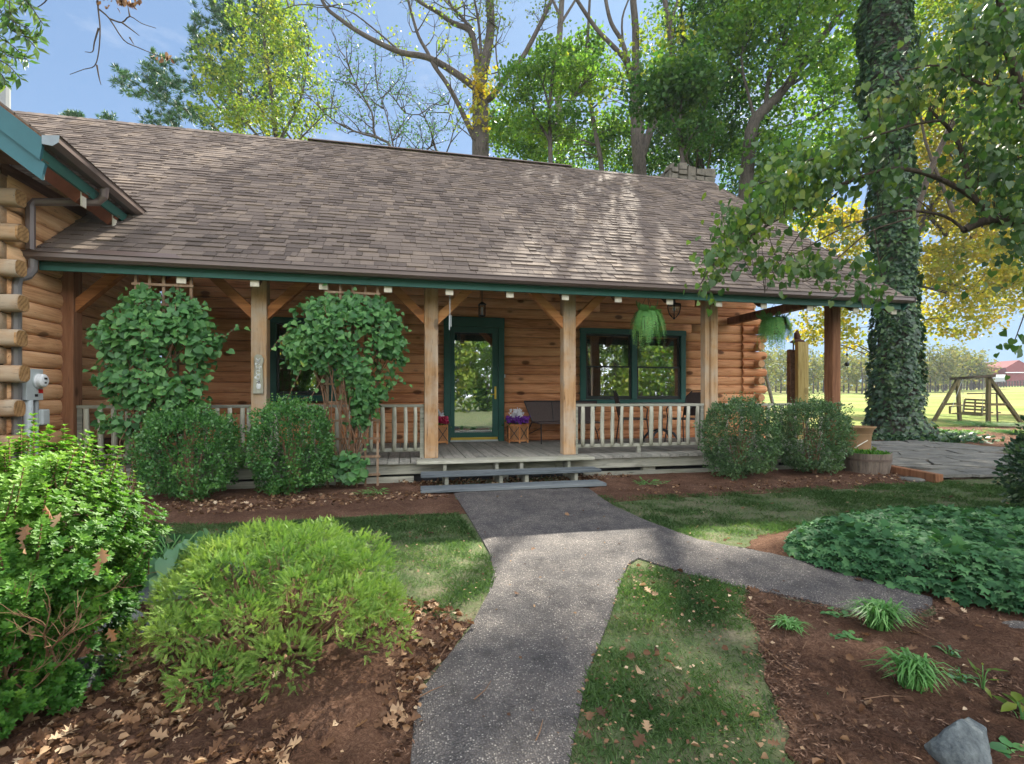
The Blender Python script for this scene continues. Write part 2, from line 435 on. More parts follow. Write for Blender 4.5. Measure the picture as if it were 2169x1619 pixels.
def m_ground():
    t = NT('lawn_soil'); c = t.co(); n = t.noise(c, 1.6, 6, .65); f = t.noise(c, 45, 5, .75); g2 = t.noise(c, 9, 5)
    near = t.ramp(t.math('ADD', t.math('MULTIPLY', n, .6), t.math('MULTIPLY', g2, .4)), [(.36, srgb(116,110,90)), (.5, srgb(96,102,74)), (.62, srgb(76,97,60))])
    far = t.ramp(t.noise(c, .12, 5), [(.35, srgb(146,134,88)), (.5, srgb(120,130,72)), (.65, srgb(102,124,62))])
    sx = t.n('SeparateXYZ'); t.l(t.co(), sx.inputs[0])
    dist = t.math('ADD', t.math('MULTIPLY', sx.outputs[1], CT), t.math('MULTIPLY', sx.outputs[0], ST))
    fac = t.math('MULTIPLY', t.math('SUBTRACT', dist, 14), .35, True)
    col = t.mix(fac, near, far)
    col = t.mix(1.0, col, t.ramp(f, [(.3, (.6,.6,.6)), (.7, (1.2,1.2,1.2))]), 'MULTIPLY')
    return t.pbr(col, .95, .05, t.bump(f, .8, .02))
M['ground'] = m_ground()
def m_mulch():
    t = NT('bark_mulch'); c = t.co(); f = t.noise(c, 48, 10, .8, 1.8); n = t.noise(c, 3, 6)
    v = t.math('ADD', t.math('MULTIPLY', f, .7), t.math('MULTIPLY', n, .3))
    col = t.ramp(v, [(.36, srgb(46,33,26)), (.5, srgb(92,68,54)), (.62, srgb(130,102,84))])
    return t.pbr(col, .95, .05, t.bump(f, 1.0, .02))
M['mulch'] = m_mulch()
def m_path():
    t = NT('exposed_aggregate'); c = t.co(); v = t.vor(c, 135)
    big = t.noise(c, 3.2, 6)
    sep = t.n('SeparateColor'); t.l(v.outputs['Color'], sep.inputs[0])
    peb = t.ramp(sep.outputs[0], [(0, srgb(74,73,73)), (.4, srgb(104,102,100)), (.7, srgb(130,125,119)), (.9, srgb(154,148,139)), (1, srgb(198,192,182))])
    edge = t.ramp(v.outputs['Distance'], [(.25, (1,1,1)), (.55, (0,0,0))])
    col = t.mix(edge, srgb(88,84,82), peb)
    col = t.mix(1.0, col, t.ramp(big, [(.35, (.66,.67,.70)), (.62, (1.08,1.06,1.04))]), 'MULTIPLY')
    col = t.mix(1.0, col, t.ramp(t.noise(c, 13, 6, .7), [(.34, (.70,.69,.68)), (.5, (1,1,1)), (.68, (1.18,1.16,1.12))]), 'MULTIPLY')
    cr = t.vor(t.co((1,1,1)), .9, 'DISTANCE_TO_EDGE'); t.l(t.n('VectorMath').outputs[0], cr.inputs['Vector']) if 0 else None
    return t.pbr(col, .8, .25, t.bump(t.math('SUBTRACT', 1.0, v.outputs['Distance']), .9, .012))
M['path'] = m_path()
def m_rock(name, a, b, sc=5):
    t = NT(name); c = t.co(); n = t.noise(c, sc, 8, .65); f = t.noise(c, 60, 5, .8)
    col = t.ramp(t.math('ADD', t.math('MULTIPLY', n, .6), t.math('MULTIPLY', f, .4)), [(.36, a), (.62, b)])
    return t.pbr(col, .85, .2, t.bump(t.math('ADD', n, t.math('MULTIPLY', f, .3)), .8, .02))
M['rock'] = m_rock('blue_grey_rock', srgb(56,63,67), srgb(116,123,122), 9)
M['flag'] = m_rock('flagstone', srgb(72,72,68), srgb(122,120,112), 3.2)
M['chim'] = m_rock('chimney_stone', srgb(62,60,54), srgb(116,110,98), 4)
M['bark'] = m_bark('grey_bark', srgb(46,43,40), srgb(92,86,79))
M['bark_dk'] = m_bark('dark_bark', srgb(48,42,38), srgb(92,82,72))
M['twig'] = m_plain('brown_twig', srgb(118,92,72), .85, .1, 0, .35, 12)
G = lambda *a: srgb(*a)
M['lf_green'] = m_leaf('green_leaves', [(0, G(44,78,34)), (.4, G(76,114,44)), (.75, G(120,146,52)), (1, G(176,170,58))], .55)
M['lf_dark'] = m_leaf('dark_leaves', [(0, G(34,66,36)), (.5, G(58,94,42)), (.85, G(96,122,46)), (1, G(150,140,54))], .5)
M['lf_yellow'] = m_leaf('yellow_leaves', [(0, G(84,112,44)), (.35, G(132,142,48)), (.72, G(178,158,50)), (1, G(190,126,44))], .55, (1.15,1.1,.5))
M['lf_gold'] = m_leaf('gold_green_leaves', [(0, G(62,98,44)), (.45, G(104,130,50)), (.8, G(152,150,54)), (1, G(190,150,52))], .55, (1.1,1.15,.6))
M['lf_pine'] = m_leaf('pine_needles', [(0, G(30,58,40)), (.5, G(52,88,52)), (1, G(86,120,60))], .25)
M['lf_redbud'] = m_leaf('redbud_leaves', [(0, G(40,68,40)), (.5, G(66,98,48)), (.86, G(108,126,50)), (.97, G(168,146,56)), (1, G(180,110,60))], .45, None, .42, .5)
M['lf_vine'] = m_leaf('vine_leaves', [(0, G(44,88,50)), (.5, G(76,124,68)), (.93, G(108,152,82)), (1, G(190,180,60))], .35, None, .5, .4, .35, 2)
M['lf_box'] = m_leaf('boxwood_leaves', [(0, G(40,80,46)), (.5, G(70,118,58)), (1, G(112,156,74))], .3, None, .38, .5, .4, 2)
M['lf_box2'] = m_leaf('grey_boxwood_leaves', [(0, G(48,78,54)), (.5, G(80,112,70)), (.95, G(116,144,90)), (1, G(160,130,90))], .3, None, .4, .5, .4, 2)
M['lf_jun'] = m_leaf('juniper_sprays', [(0, G(58,92,48)), (.4, G(98,132,60)), (.75, G(136,162,78)), (.93, G(164,176,92)), (1, G(150,116,74))], .3, None, .6, .2, .45, 3)
M['lf_aza'] = m_leaf('azalea_leaves', [(0, G(34,76,32)), (.4, G(64,112,42)), (.75, G(104,146,52)), (1, G(148,172,68))], .4, None, .5, .22, .45, 2.5)
M['lf_hosta'] = m_leaf('hosta_leaves', [(0, G(40,78,54)), (.5, G(84,126,90)), (1, G(150,180,116))], .35, None, .45, .4)
M['lf_ivy'] = m_leaf('ivy_leaves', [(0, G(34,66,42)), (.5, G(58,98,62)), (.9, G(86,126,78)), (.975, G(112,140,60)), (1, G(160,110,76))], .25, None, .62, .12, .35, 1.5)
M['lf_ivyt'] = m_leaf('trunk_ivy_leaves', [(0, G(30,52,36)), (.55, G(54,84,54)), (1, G(104,130,74))], .25, None, .4, .5, .3, 1)
M['lf_fern'] = m_leaf('fern_fronds', [(0, G(74,128,72)), (.6, G(110,166,92)), (1, G(164,186,100))], .4, None, .5, .3)
M['grass'] = m_leaf('grass_blades', [(0, G(68,98,58)), (.45, G(90,120,72)), (.75, G(116,134,88)), (1, G(150,144,112))], .4, None, .6, .2, .4, 1.5)
M['tuft'] = m_leaf('tuft_blades', [(0, G(58,108,54)), (.6, G(98,146,76)), (1, G(150,176,116))], .35, None, .45, .4)
M['dead'] = m_leaf('fallen_leaves', [(0, G(58,40,29)), (.35, G(94,68,48)), (.65, G(128,98,72)), (.85, G(160,134,104)), (.95, G(190,172,146)), (1, G(176,100,48))], .2, (1.2,1,.8), .7, .2, .15)
M['chip'] = m_leaf('mulch_chips', [(0, G(38,28,23)), (.5, G(82,62,50)), (.85, G(122,96,78)), (1, G(168,140,116))], 0, (1,1,1), .9, .1, .2)
M['far'] = m_leaf('far_leaves', [(0, G(70,86,60)), (.5, G(104,112,62)), (1, G(158,134,70))], .4, (1.3,1.3,.8), .7, .1)
# ================================================================== GROUND
def terr(t, d):
    X = t * CT - d * ST; Z = d * CT + t * ST
    if Z < 18: return 0.0
    u = min((Z - 18) / 82.0, 1.6)
    side = max(0.0, min(1.0, (X / Z * F + CX - 1950) / 260.0))
    return (1.05 + (11.5 + 15 * side) / F * 100) * u ** 1.35
def axis(lim, fine, step):
    a = list(np.arange(-fine, fine + .01, step)); x = fine
    while x < lim: x *= 1.16; a.append(x); a.insert(0, -x)
    return a
ax = axis(900, 30, 1.0); n = len(ax); mb = MB()
mb.v = [(x, y, terr(x, y) - .002) for y in ax for x in ax]
for j in range(n-1):
    for i in range(n-1): mb.f.append([j*n+i, j*n+i+1, (j+1)*n+i+1, (j+1)*n+i]); mb.a.append(.5)
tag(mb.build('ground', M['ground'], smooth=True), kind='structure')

def bed_z(h):
    def f(x, y, e):
        k = min(1, e / .18); k = k*k*(3-2*k)
        return .004 + h * k * (.6 + .5 * mnoise.noise((x*2.1, y*2.1, 1))) + .018 * k * mnoise.noise((x*15, y*15, 2)) + .014 * k * mnoise.noise((x*40, y*40, 5))
    return f
PATH = gpoly([(958,1042),(1000,1108),(1036,1172),(1046,1215),(1034,1262),(994,1336),(936,1410),(892,1470),(876,1540),(868,1640),(862,1900),
              (1190,1900),(1196,1680),(1206,1619),(1224,1530),(1244,1430),(1290,1318),(1310,1250),(1330,1198),(1352,1184),(1442,1215),(1560,1245),(1700,1272),(1852,1312),(1920,1318),(1975,1284),(1975,1270),
              (1850,1232),(1700,1190),(1574,1164),(1480,1146),(1372,1106),(1300,1074),(1246,1036)])
def path_z(x, y, e): return .022 + .004 * mnoise.noise((x*3, y*3, 0)) - .012 * max(0, 1 - e / .03)
tag(sheet('path', PATH, .05, path_z, M['path']), kind='structure')
BED_PORCH_L = gpoly([(200,1110),(330,1112),(480,1112),(650,1102),(800,1094),(905,1092),(990,1090),(962,1046)]) + [(.3, 6.25), (-3.6, 6.25), (-3.6, 4.6)]
BED_PORCH_R = gpoly([(1250,1042),(1292,1066),(1400,1056),(1540,1050),(1700,1040),(1820,1034),(1910,1026),(2000,1018),(1995,1008),(1890,990)]) + [(6.6, 6.25), (2.0, 6.25)]
BED_JUN = gpoly([(-500,1050),(0,1060),(250,1140),(330,1200),(420,1220),(560,1240),(700,1246),(800,1250),(850,1272),(880,1300),(940,1312),(1006,1318),(934,1412),(890,1472),(875,1540),(866,1640),(858,1900),(-600,1900)])
BED_IVY = gpoly([(1570,1160),(1612,1136),(1680,1118),(1760,1108),(1900,1104),(2200,1106),(2500,1110),(2700,1500),(2169,1330),(1990,1276),(1850,1234),(1700,1190)])
BED_R = gpoly([(1580,1250),(1700,1274),(1852,1314),(1920,1320),(1976,1288),(1990,1274),(2169,1326),(2600,1460),(2700,1900),(1760,1900),(1690,1640),(1650,1520),(1618,1430),(1606,1340),(1574,1290)])
for nm, P_, h in (('mulch_bed', BED_PORCH_L, .03), ('mulch_bed', BED_PORCH_R, .03), ('mulch_bed', BED_JUN, .05), ('mulch_bed', BED_IVY, .03), ('mulch_bed', BED_R, .035)):
    tag(sheet(nm, P_, .05 if P_ is not BED_R and P_ is not BED_JUN else .026, bed_z(h), M['mulch'], jit=.05), kind='structure')
# leaf-littered soil beyond the patio
LIT = gpoly([(1838,938),(1950,935),(2100,945),(2300,960),(2500,930),(2400,908),(2169,900),(2000,905),(1900,898),(1790,905),(1700,910),(1700,935)])
tag(sheet('soil', LIT, .25, bed_z(.02), M['mulch'], jit=.3), kind='structure')
# flagstone patio: sand bed with separate irregular stones
PAT = gpoly([(1700,945),(1850,940),(1960,937),(2080,949),(2165,975),(2170,1000),(2120,1009),(2020,1017),(1895,992),(1800,990),(1700,990)])
tag(sheet('patio', PAT, .3, lambda x, y, e: .035, m_plain('patio_joint_soil', srgb(84,72,62), .95, .05, 0, .4, 20, .5)), kind='structure')
mb = MB(); gx0 = min(p[0] for p in PAT); gx1 = max(p[0] for p in PAT); gy0 = min(p[1] for p in PAT); gy1 = max(p[1] for p in PAT)
sx, sy = .62, .48; ni, nj = int((gx1-gx0)/sx)+2, int((gy1-gy0)/sy)+2
cn = {(i, j): (gx0 + (i + (.5 if j % 2 else 0) + random.uniform(-.3, .3)) * sx, gy0 + (j + random.uniform(-.28, .28)) * sy) for i in range(-1, ni+1) for j in range(-1, nj+1)}
for i in range(-1, ni):
    for j in range(-1, nj):
        q = [cn[i, j], cn[i+1, j], cn[i+1, j+1], cn[i, j+1]]
        cx_, cy_ = sum(p[0] for p in q)/4, sum(p[1] for p in q)/4
        if not inpoly(cx_, cy_, PAT): continue
        pts = []
        for k in range(4):
            a_, b_ = q[k], q[(k+1) % 4]
            for u in (.08, .5, .92):
                x_ = a_[0]+(b_[0]-a_[0])*u; y_ = a_[1]+(b_[1]-a_[1])*u
                x_ += (cx_-x_)*.06 + random.uniform(-.02, .02); y_ += (cy_-y_)*.07 + random.uniform(-.02, .02)
                pts.append((x_, y_))
        z_ = .062 + random.uniform(-.006, .006); m_ = len(pts)
        mb.add([(a_, b_, .03) for a_, b_ in pts] + [(a_, b_, z_) for a_, b_ in pts],
               [tuple(range(m_, 2*m_))] + [(k, (k+1) % m_, m_+(k+1) % m_, m_+k) for k in range(m_)])
tag(mb.build('patio_stones', M['flag']), kind='structure')

# ================================================================== LOG CABIN
DW, DP, DE = 8.62, 6.42, 5.85          # wall, posts, shingle edge (distance in front of the camera)
DK = .28                                # deck height
TL, TR = -3.68, 6.80                    # walls left and right
ZE, SL, DR = 2.497, .782, 10.52         # eave height, slope, ridge
def rz(d): return ZE + SL * (d - DE)
house = thing('log_cabin', 'brown log cabin with a long shingled roof over a railed front porch', 'cabin', (1.5, 8.0, 0))

def log_course(mb, x0, x1, y, z0, h, bulge, out=-1, swap=False, seed=0):
    n = max(2, int((x1-x0)/.22)+1); prof = [(-90,), (-62,), (-35,), (0,), (35,), (62,), (90,)]; vs = []; fs = []
    a = random.random(); m = len(prof)
    for i in range(n):
        x = x0 + (x1-x0)*i/(n-1); e = 1 + .22*mnoise.noise((x*.8, z0*9, seed))
        sh = .010*mnoise.noise((x*.5, z0*5, seed+7))
        for (an,) in prof:
            an = R(an); zz = z0 + h/2 + math.sin(an)*h*.5 + (sh if abs(an) < 1.5 else 0); yy = y + out * (bulge*e) * max(0, math.cos(an))**.7
            zz += .004*mnoise.noise((x*6, zz*9, seed)); vs.append((yy, x, zz) if swap else (x, yy, zz))
    for i in range(n-1):
        for k in range(m-1):
            q = (i*m+k, (i+1)*m+k, (i+1)*m+k+1, i*m+k+1); fs.append(q if (out < 0) != swap else q[::-1])
    fs.append(tuple(range(m))); fs.append(tuple((n-1)*m + k for k in range(m))[::-1])
    mb.add(vs, fs, a)
LH = .1675
win_r = [at_d(1228, 695, DW), at_d(1450, 857, DW)]; win_l = [at_d(572, 672, DW), at_d(712, 850, DW)]
door_ = [at_d(940, 671, DW), at_d(1067, 937, DW)]
holes = [(a[0]+.05, b[0]-.05, b[2]+.03, a[2]-.03) for a, b in (win_r, win_l)] + [(door_[0][0]+.05, door_[1][0]-.05, .2, door_[0][2]-.03)]
mb = MB(); k = 0; z = .12
while z < 4.5:
    cuts = [(TL, TR)]
    for (h0, h1, hz0, hz1) in holes:
        if z + LH*.5 > hz0 and z + LH*.5 < hz1:
            cuts = [q for c in cuts for q in ((c[0], min(c[1], h0)), (max(c[0], h1), c[1])) if q[1]-q[0] > .02]
    for c in cuts:
        L_ = c[0]
        while L_ < c[1]-.01:                       # butt joints between logs
            e_ = min(c[1], L_ + random.uniform(2.2, 4.6))
            if c[1]-e_ < .5: e_ = c[1]
            log_course(mb, L_, e_-.003, DW+.03, z, LH-.004, .034, -1, False, k); L_ = e_
    z += LH; k += 1
mb.build('log_wall', M['log'], house, smooth=True)
# backing wall with openings, dark interior
mb = MB(); y0, y1 = DW+.035, DW+.16
zs = sorted({.1, 4.6} | {h[2] for h in holes} | {h[3] for h in holes}); xs = sorted({TL, TR} | {h[0] for h in holes} | {h[1] for h in holes})
for i in range(len(xs)-1):
    for j in range(len(zs)-1):
        mxx, mzz = (xs[i]+xs[i+1])/2, (zs[j]+zs[j+1])/2
        if any(h[0] < mxx < h[1] and h[2] < mzz < h[3] for h in holes): continue
        mb.box(xs[i], xs[i+1], y0, y1, zs[j], zs[j+1])
mb.build('inner_wall', M['dkwood'], house)
mb = MB(); mb.box(TL, TR, 12.3, 12.42, 0, 4.6); mb.box(TL-.0, TL+.12, DW+.2, 12.3, 0, 4.6); mb.box(TL, TR, DW+.17, 12.29, .1, .16); mb.box(2.6, 2.7, DW+.17, 12.29, .17, 2.7)
mb.box(TL+.13, TR-.2, DW+.17, 12.29, 2.72, 2.8)
mb.build('interior_wall', M['log_side'], house)
# right gable wall
mb = MB(); z = .12; k = 0
while z < 5.9:
    e0 = DW; e1 = 12.42
    if z > rz(DW)-.2: e0 = DE + (z - ZE + .25) / SL; e1 = 2*DR - e0
    if e1 - e0 > .3: log_course(mb, e0, e1, TR-.03, z, LH-.004, .05, 1, True, 40+k)
    z += LH; k += 1
mb.box(TR-.18, TR-.035, DW+.04, 12.4, .1, 4.5)
mb.build('gable_wall', M['log_side'], house, smooth=False)
# crossed log ends on the right corner
for k in range(15):
    z = .12 + LH*k + LH/2
    e = TR + (.24 if k % 2 == 0 else .05)
    m2 = MB(); m2.tube([(TR-.3, DW+.03, z), (e-.02, DW+.03, z), (e, DW+.03, z)], [LH*.5, LH*.49, LH*.43], 14); m2.build('log_end', M['log'], house, smooth=False)
    if k % 2 == 1:
        m2 = MB(); m2.tube([(TR+.02, DW+.3, z), (TR+.02, DW-.12, z), (TR+.02, DW-.16, z)], [LH*.5, LH*.49, LH*.42], 14); m2.build('log_end', M['log_side'], house)

# ---- roof
mb = MB(); TRK = 7.155; TLF = -9.5
def slab(mb, x0, x1, d0, d1, dz0, dz1, f=rz):
    mb.add([(x0, d0, f(d0)+dz0), (x1, d0, f(d0)+dz0), (x1, d1, f(d1)+dz0), (x0, d1, f(d1)+dz0),
            (x0, d0, f(d0)+dz1), (x1, d0, f(d0)+dz1), (x1, d1, f(d1)+dz1), (x0, d1, f(d1)+dz1)],
           [(0,3,2,1),(4,5,6,7),(0,1,5,4),(1,2,6,5),(2,3,7,6),(3,0,4,7)])
def rzb(d): return ZE + SL * (2*DR - d - DE)
slab(mb, -3.62, TRK-.02, DE+.02, DR, -.035, -.012); slab(mb, TLF, -3.62, 7.5, DR, -.035, -.012)
slab(mb, TLF, TRK-.02, DR, 13.6, -.035, 0, rzb)
mb.build('roof_deck', M['dkwood'], house)
roof = None
mb = MB(); LR = math.hypot(1, SL); Ltot = (DR-DE)*LR; row = 0; s_ = 0
nv = Vector((0, -SL, 1)).normalized(); uv = Vector((0, 1, SL)).normalized()
while s_ < Ltot - .02:
    d_ = s_ / LR + DE; x = (TLF if d_ > 7.5 else -3.66) + random.uniform(-.2, 0)
    xe = (TLF if d_ > 7.5 else -3.66)
    ex = min(.125, Ltot - s_)
    while x < TRK:
        wd = random.choice((.07, .10, .13, .16, .2, .24)) ; x1 = min(x + wd, TRK + random.uniform(-.004, .004))
        if x1 - max(x, xe) > .01:
            xa = max(x, xe)
            th = random.choice((.007, .009, .015, .019)); js = random.uniform(-.006, .006)
            wav = .006*mnoise.noise((x*.7, s_*2, 0))
            def P3(xx, ss, hh): 
                p = Vector((xx, DE, ZE)) + uv*ss + nv*hh; return (p.x, p.y, p.z)
            a0, a1 = s_ + js + wav, s_ + ex + .012
            cut = random.uniform(0, .012)
            mb.add([P3(xa+.002, a0, th+.002), P3(x1-.002, a0, th+.002), P3(x1-.002, a1, .003), P3(xa+.002, a1, .003),
                    P3(xa+.002, a0, -.012), P3(x1-.002, a0, -.012), P3(x1-.002, a1, -.012), P3(xa+.002, a1, -.012)],
                   [(0,1,2,3),(4,5,1,0),(5,6,2,1),(7,4,0,3)])
        x = x1 if x1 > x else x + wd
    s_ += .125; row += 1
roof = mb.build('roof', M['shingle'], house)
mb = MB(); x = TLF
while x < TRK - .01:                               # ridge cap
    x1 = min(x+.16, TRK)
    zt = rz(DR)
    mb.add([(x, DR-.13, zt-.075), (x, DR, zt+.026), (x, DR+.13, zt-.075), (x1+.02, DR-.13, zt-.083), (x1+.02, DR, zt+.018), (x1+.02, DR+.13, zt-.083)], [(0,3,4,1),(1,4,5,2),(0,1,2),(3,5,4)])
    x = x1
mb.build('ridge_cap', M['shingle'], roof)
mb = MB(); mb.beam((-1.9, DR, rz(DR)+.032), (3.6, DR, rz(DR)+.032), .16, .016); mb.build('ridge_vent', M['gutter'], roof)
mb = MB()                                          # rake board and drip edge
mb.beam((TRK-.012, DE, ZE-.10), (TRK-.012, DR, rz(DR)-.10), .03, .16); mb.beam((TRK-.012, DR, rz(DR)-.10), (TRK-.012, 13.6, rzb(13.6)-.10), .03, .16)
mb.build('rake_board', M['teal'], roof)
# porch ceiling rafters with pale cut ends
tails = [385, 540, 685, 822, 952, 1080, 1197, 1309, 1418, 1522, 1617, 1715, 1812, 1892]
for px in tails:
    t_ = at_d(px, 600, 5.96)[0]
    mb = MB(); a_ = Vector((t_, 5.965, rz(5.965)-.215)); b_ = Vector((t_, DW+.02, rz(DW+.02)-.215))
    mb.beam(a_, b_, .085, .17); rf = mb.build('rafter', M['dkwood'], house, bevel=.004)
    mb = MB(); mb.box(t_-.046, t_+.046, 5.945, 5.962, a_.z-.10, a_.z+.06); mb.build('rafter_end', M['tail'], rf, bevel=.004)
mb = MB(); mb.box(-3.62, TRK-.06, 5.90, 5.93, 2.338, 2.475); mb.build('fascia', M['teal'], house, bevel=.003)
# gutter (open trough with lip)
mb = MB(); xg0, xg1 = -3.78, TRK+.03
prof = [(5.895, 2.478), (5.895, 2.424), (5.80, 2.416), (5.765, 2.444), (5.765, 2.484), (5.752, 2.49), (5.752, 2.498), (5.775, 2.498), (5.775, 2.452), (5.806, 2.427), (5.888, 2.432), (5.888, 2.478)]
m_ = len(prof); mb.add([(xg0, a, b) for a, b in prof] + [(xg1, a, b) for a, b in prof],
       [(i, (i+1) % m_, m_+(i+1) % m_, m_+i) for i in range(m_)])
mb.box(xg0-.004, xg0, 5.756, 5.893, 2.42, 2.49); mb.box(xg1, xg1+.004, 5.756, 5.893, 2.42, 2.49)
gut = mb.build('gutter', M['gutter'], house)
pa, pb = at_d(158, 530, 5.74), at_d(372, 540, 5.74)
mb = MB(); mb.add([(pa[0], 5.748, 2.49), (pb[0]+.05, 5.748, 2.49), (pb[0]-.02, 5.79, 2.545), (pa[0]+.04, 5.79, 2.545)], [(0,1,2,3)])
mb.add([(pa[0], 5.751, 2.487), (pb[0]+.05, 5.751, 2.487), (pb[0]-.02, 5.793, 2.542), (pa[0]+.04, 5.793, 2.542)], [(3,2,1,0)])
mb.build('splash_guard', M['gutter'], gut)
# beam, posts, braces
mb = MB(); mb.box(TL+.1, 6.42, DP-.07, DP+.07, 2.47, 2.64); mb.build('porch_beam', M['brace'], house, bevel=.006)
posts = []
for px in (143, 552, 913, 1203, 1502, 1767):
    t_ = at_d(px, 800, DP)[0]; posts.append(t_)
for i, t_ in enumerate(posts):
    hw = .1 if i == 0 else .086
    mb = MB(); 
    if i == 4: mb.box(t_-.095, t_-.022, DP-.05, DP+.07, DK, 2.468); mb.box(t_-.018, t_+.09, DP-.08, DP+.08, DK, 2.468)
    elif i == 5: mb.box(t_-.1, t_+.02, DP-.07, DP+.09, DK, 2.468); mb.box(t_+.024, t_+.09, DP-.03, DP+.06, DK, 2.468)
    else: mb.box(t_-hw, t_+hw, DP-.08, DP+.08, DK, 2.468)
    mb.build('post', M['post_dk'] if i in (0, 5) else M['post'], house, bevel=.008)
for i, sg in ((0, 1), (1, -1), (1, 1), (2, -1), (2, 1), (3, -1), (3, 1)):
    t_ = posts[i]; a_ = Vector((t_ + sg*.05, DP, 2.02 - .04*0)); b_ = Vector((t_ + sg*.50, DP, 2.47))
    u_ = (b_-a_).normalized(); mb = MB()
    p = [(t_+sg*.087, 1.98), (t_+sg*.087, 2.13), (t_+sg*.43, 2.469), (t_+sg*.58, 2.469)]
    vs = [(x, y, z) for y in (DP-.045, DP+.045) for x, z in p]
    mb.add(vs, [(0,1,2,3) if sg > 0 else (3,2,1,0), (7,6,5,4) if sg > 0 else (4,5,6,7), (0,4,5,1),(1,5,6,2),(2,6,7,3),(3,7,4,0)])
    mb.build('brace', M['brace'], house)
# right end beam back to the wall
mb = MB(); mb.box(6.15, 6.29, DP+.09, DW-.03, 2.47, 2.6); mb.build('side_beam', M['post_dk'], house)
# deck
mb = MB(); x = TL+.02; TD = 6.62
while x < TD:
    x1 = min(x + .138, TD); dz = random.uniform(-.003, .003); fr = 6.12 + random.uniform(-.012, .012)
    mb.box(x, x1-.009, fr, DW-.01, DK-.035+dz, DK+dz); x = x1
mb.build('porch_floor', M['greyY'], house)
mb = MB(); mb.box(TL, 1.9, 6.17, 6.21, .115, .242); mb.box(1.904, TD, 6.165, 6.205, .113, .242); mb.build('rim_board', M['grey'], house, bevel=.004)
mb = MB(); mb.box(TL, .1, 6.19, 6.22, -.02, .085); mb.build('skirt_board', M['grey'], house, bevel=.004); mb = MB(); mb.box(2.3, TD, 6.21, 6.24, -.02, .06); mb.build('skirt_board', M['grey'], house, bevel=.004)
mb = MB(); mb.box(TL, TD, 6.3, 6.34, -.02, .24); mb.build('gap_shade_panel', M['black'], house)  # black panel stands in for the shade in the gap below the rim
for t_ in (-2.6, -.6, 1.2, 3.25, 5.2):
    mb = MB(); mb.box(t_-.09, t_+.09, 6.215, 6.29, -.02, .11); mb.build('pier', M['grey'], house)
# railings
def railing(xa, xb, n, sk=0, seed=1):
    random.seed(seed)
    mb = MB(); mb.box(xa, xb, DP-.035, DP+.045, .925, .962); r = mb.build('railing', M['greyZ'] if 0 else M['grey'], house, bevel=.004)
    mb = MB(); mb.box(xa, xb, DP-.02, DP+.03, .365, .41); mb.build('bottom_rail', M['grey'], r, bevel=.004)
    for i in range(n):
        x = xa + (xb-xa)*(i+.75)/(n+.5) + random.uniform(-.006, .006); w0 = random.uniform(.021, .026)
        mb = MB(); pts = []; rad = []
        j = random.uniform(-.008, .008)
        for k in range(6):
            u = k/5; pts.append((x + j*math.sin(u*3.1) + random.uniform(-.002, .002), DP-.03 + .006*math.sin(u*5), .385 + .54*u)); rad.append(w0*(1+.22*math.sin(math.pi*u)+random.uniform(-.04, .04)))
        mb.tube(pts, rad, 7); mb.build('baluster', M['greyZ'], r, smooth=True)
    return r
ra = posts[3]+.088; rb = posts[4]-.1
mb = MB()
r1 = railing(posts[0]+.102, posts[1]-.09, 13, seed=3); r2 = railing(posts[1]+.09, posts[2]-.09, 13, seed=4)
r3 = railing(ra, rb, 13, seed=5); r4 = railing(posts[4]+.095, posts[5]-.105, 8, seed=6)
for r_, xx in ((r2, posts[2]-.115), (r3, ra+.02), (r3, rb-.03), (r2, posts[1]+.12), (r1, posts[1]-.12), (r1, posts[0]+.13)):
    mb = MB(); mb.box(xx-.025, xx+.025, DP-.03, DP+.02, DK if xx != rb-.03 else .3, .922); mb.build('end_stile', M['grey'], r_, bevel=.003)
mb = MB(); xx = (ra+rb)/2-.03; mb.box(xx-.025, xx+.025, DP-.02, DP+.03, DK, .362); mb.build('foot_block', M['grey'], r3)
# steps
st0, st1 = .14, 2.33
steps = bpy.data.objects.new('steps', None); COL.objects.link(steps); steps.parent = house; steps.location = Vector((1.2, 5.8, 0)) - house.location
for (d0, d1, zt, a0, a1, mt) in ((5.93, 6.2, .292, st0-.01, st1+.02, 'grey'), (5.66, 5.925, .178, st0+.03, st1+.0, 'tread'), (5.36, 5.63, .062, st0+.02, st1-.06, 'tread')):
    mb = MB(); mb.box(a0, a1, d0, d0+.135, zt-.036, zt); mb.box(a0+.004, a1-.004, d0+.14, d1, zt-.037, zt-.001); mb.build('tread', M[mt], steps, bevel=.006)
for px in (942, 1052, 1104, 1204):
    t_ = at_d(px, 990, 6.0)[0]
    mb = MB(); mb.box(t_-.02, t_+.02, 5.97, 6.16, .143, .255); mb.box(t_-.021, t_+.021, 5.7, 6.16, .0, .14); mb.build('stringer', M['grey'], steps, bevel=.003)

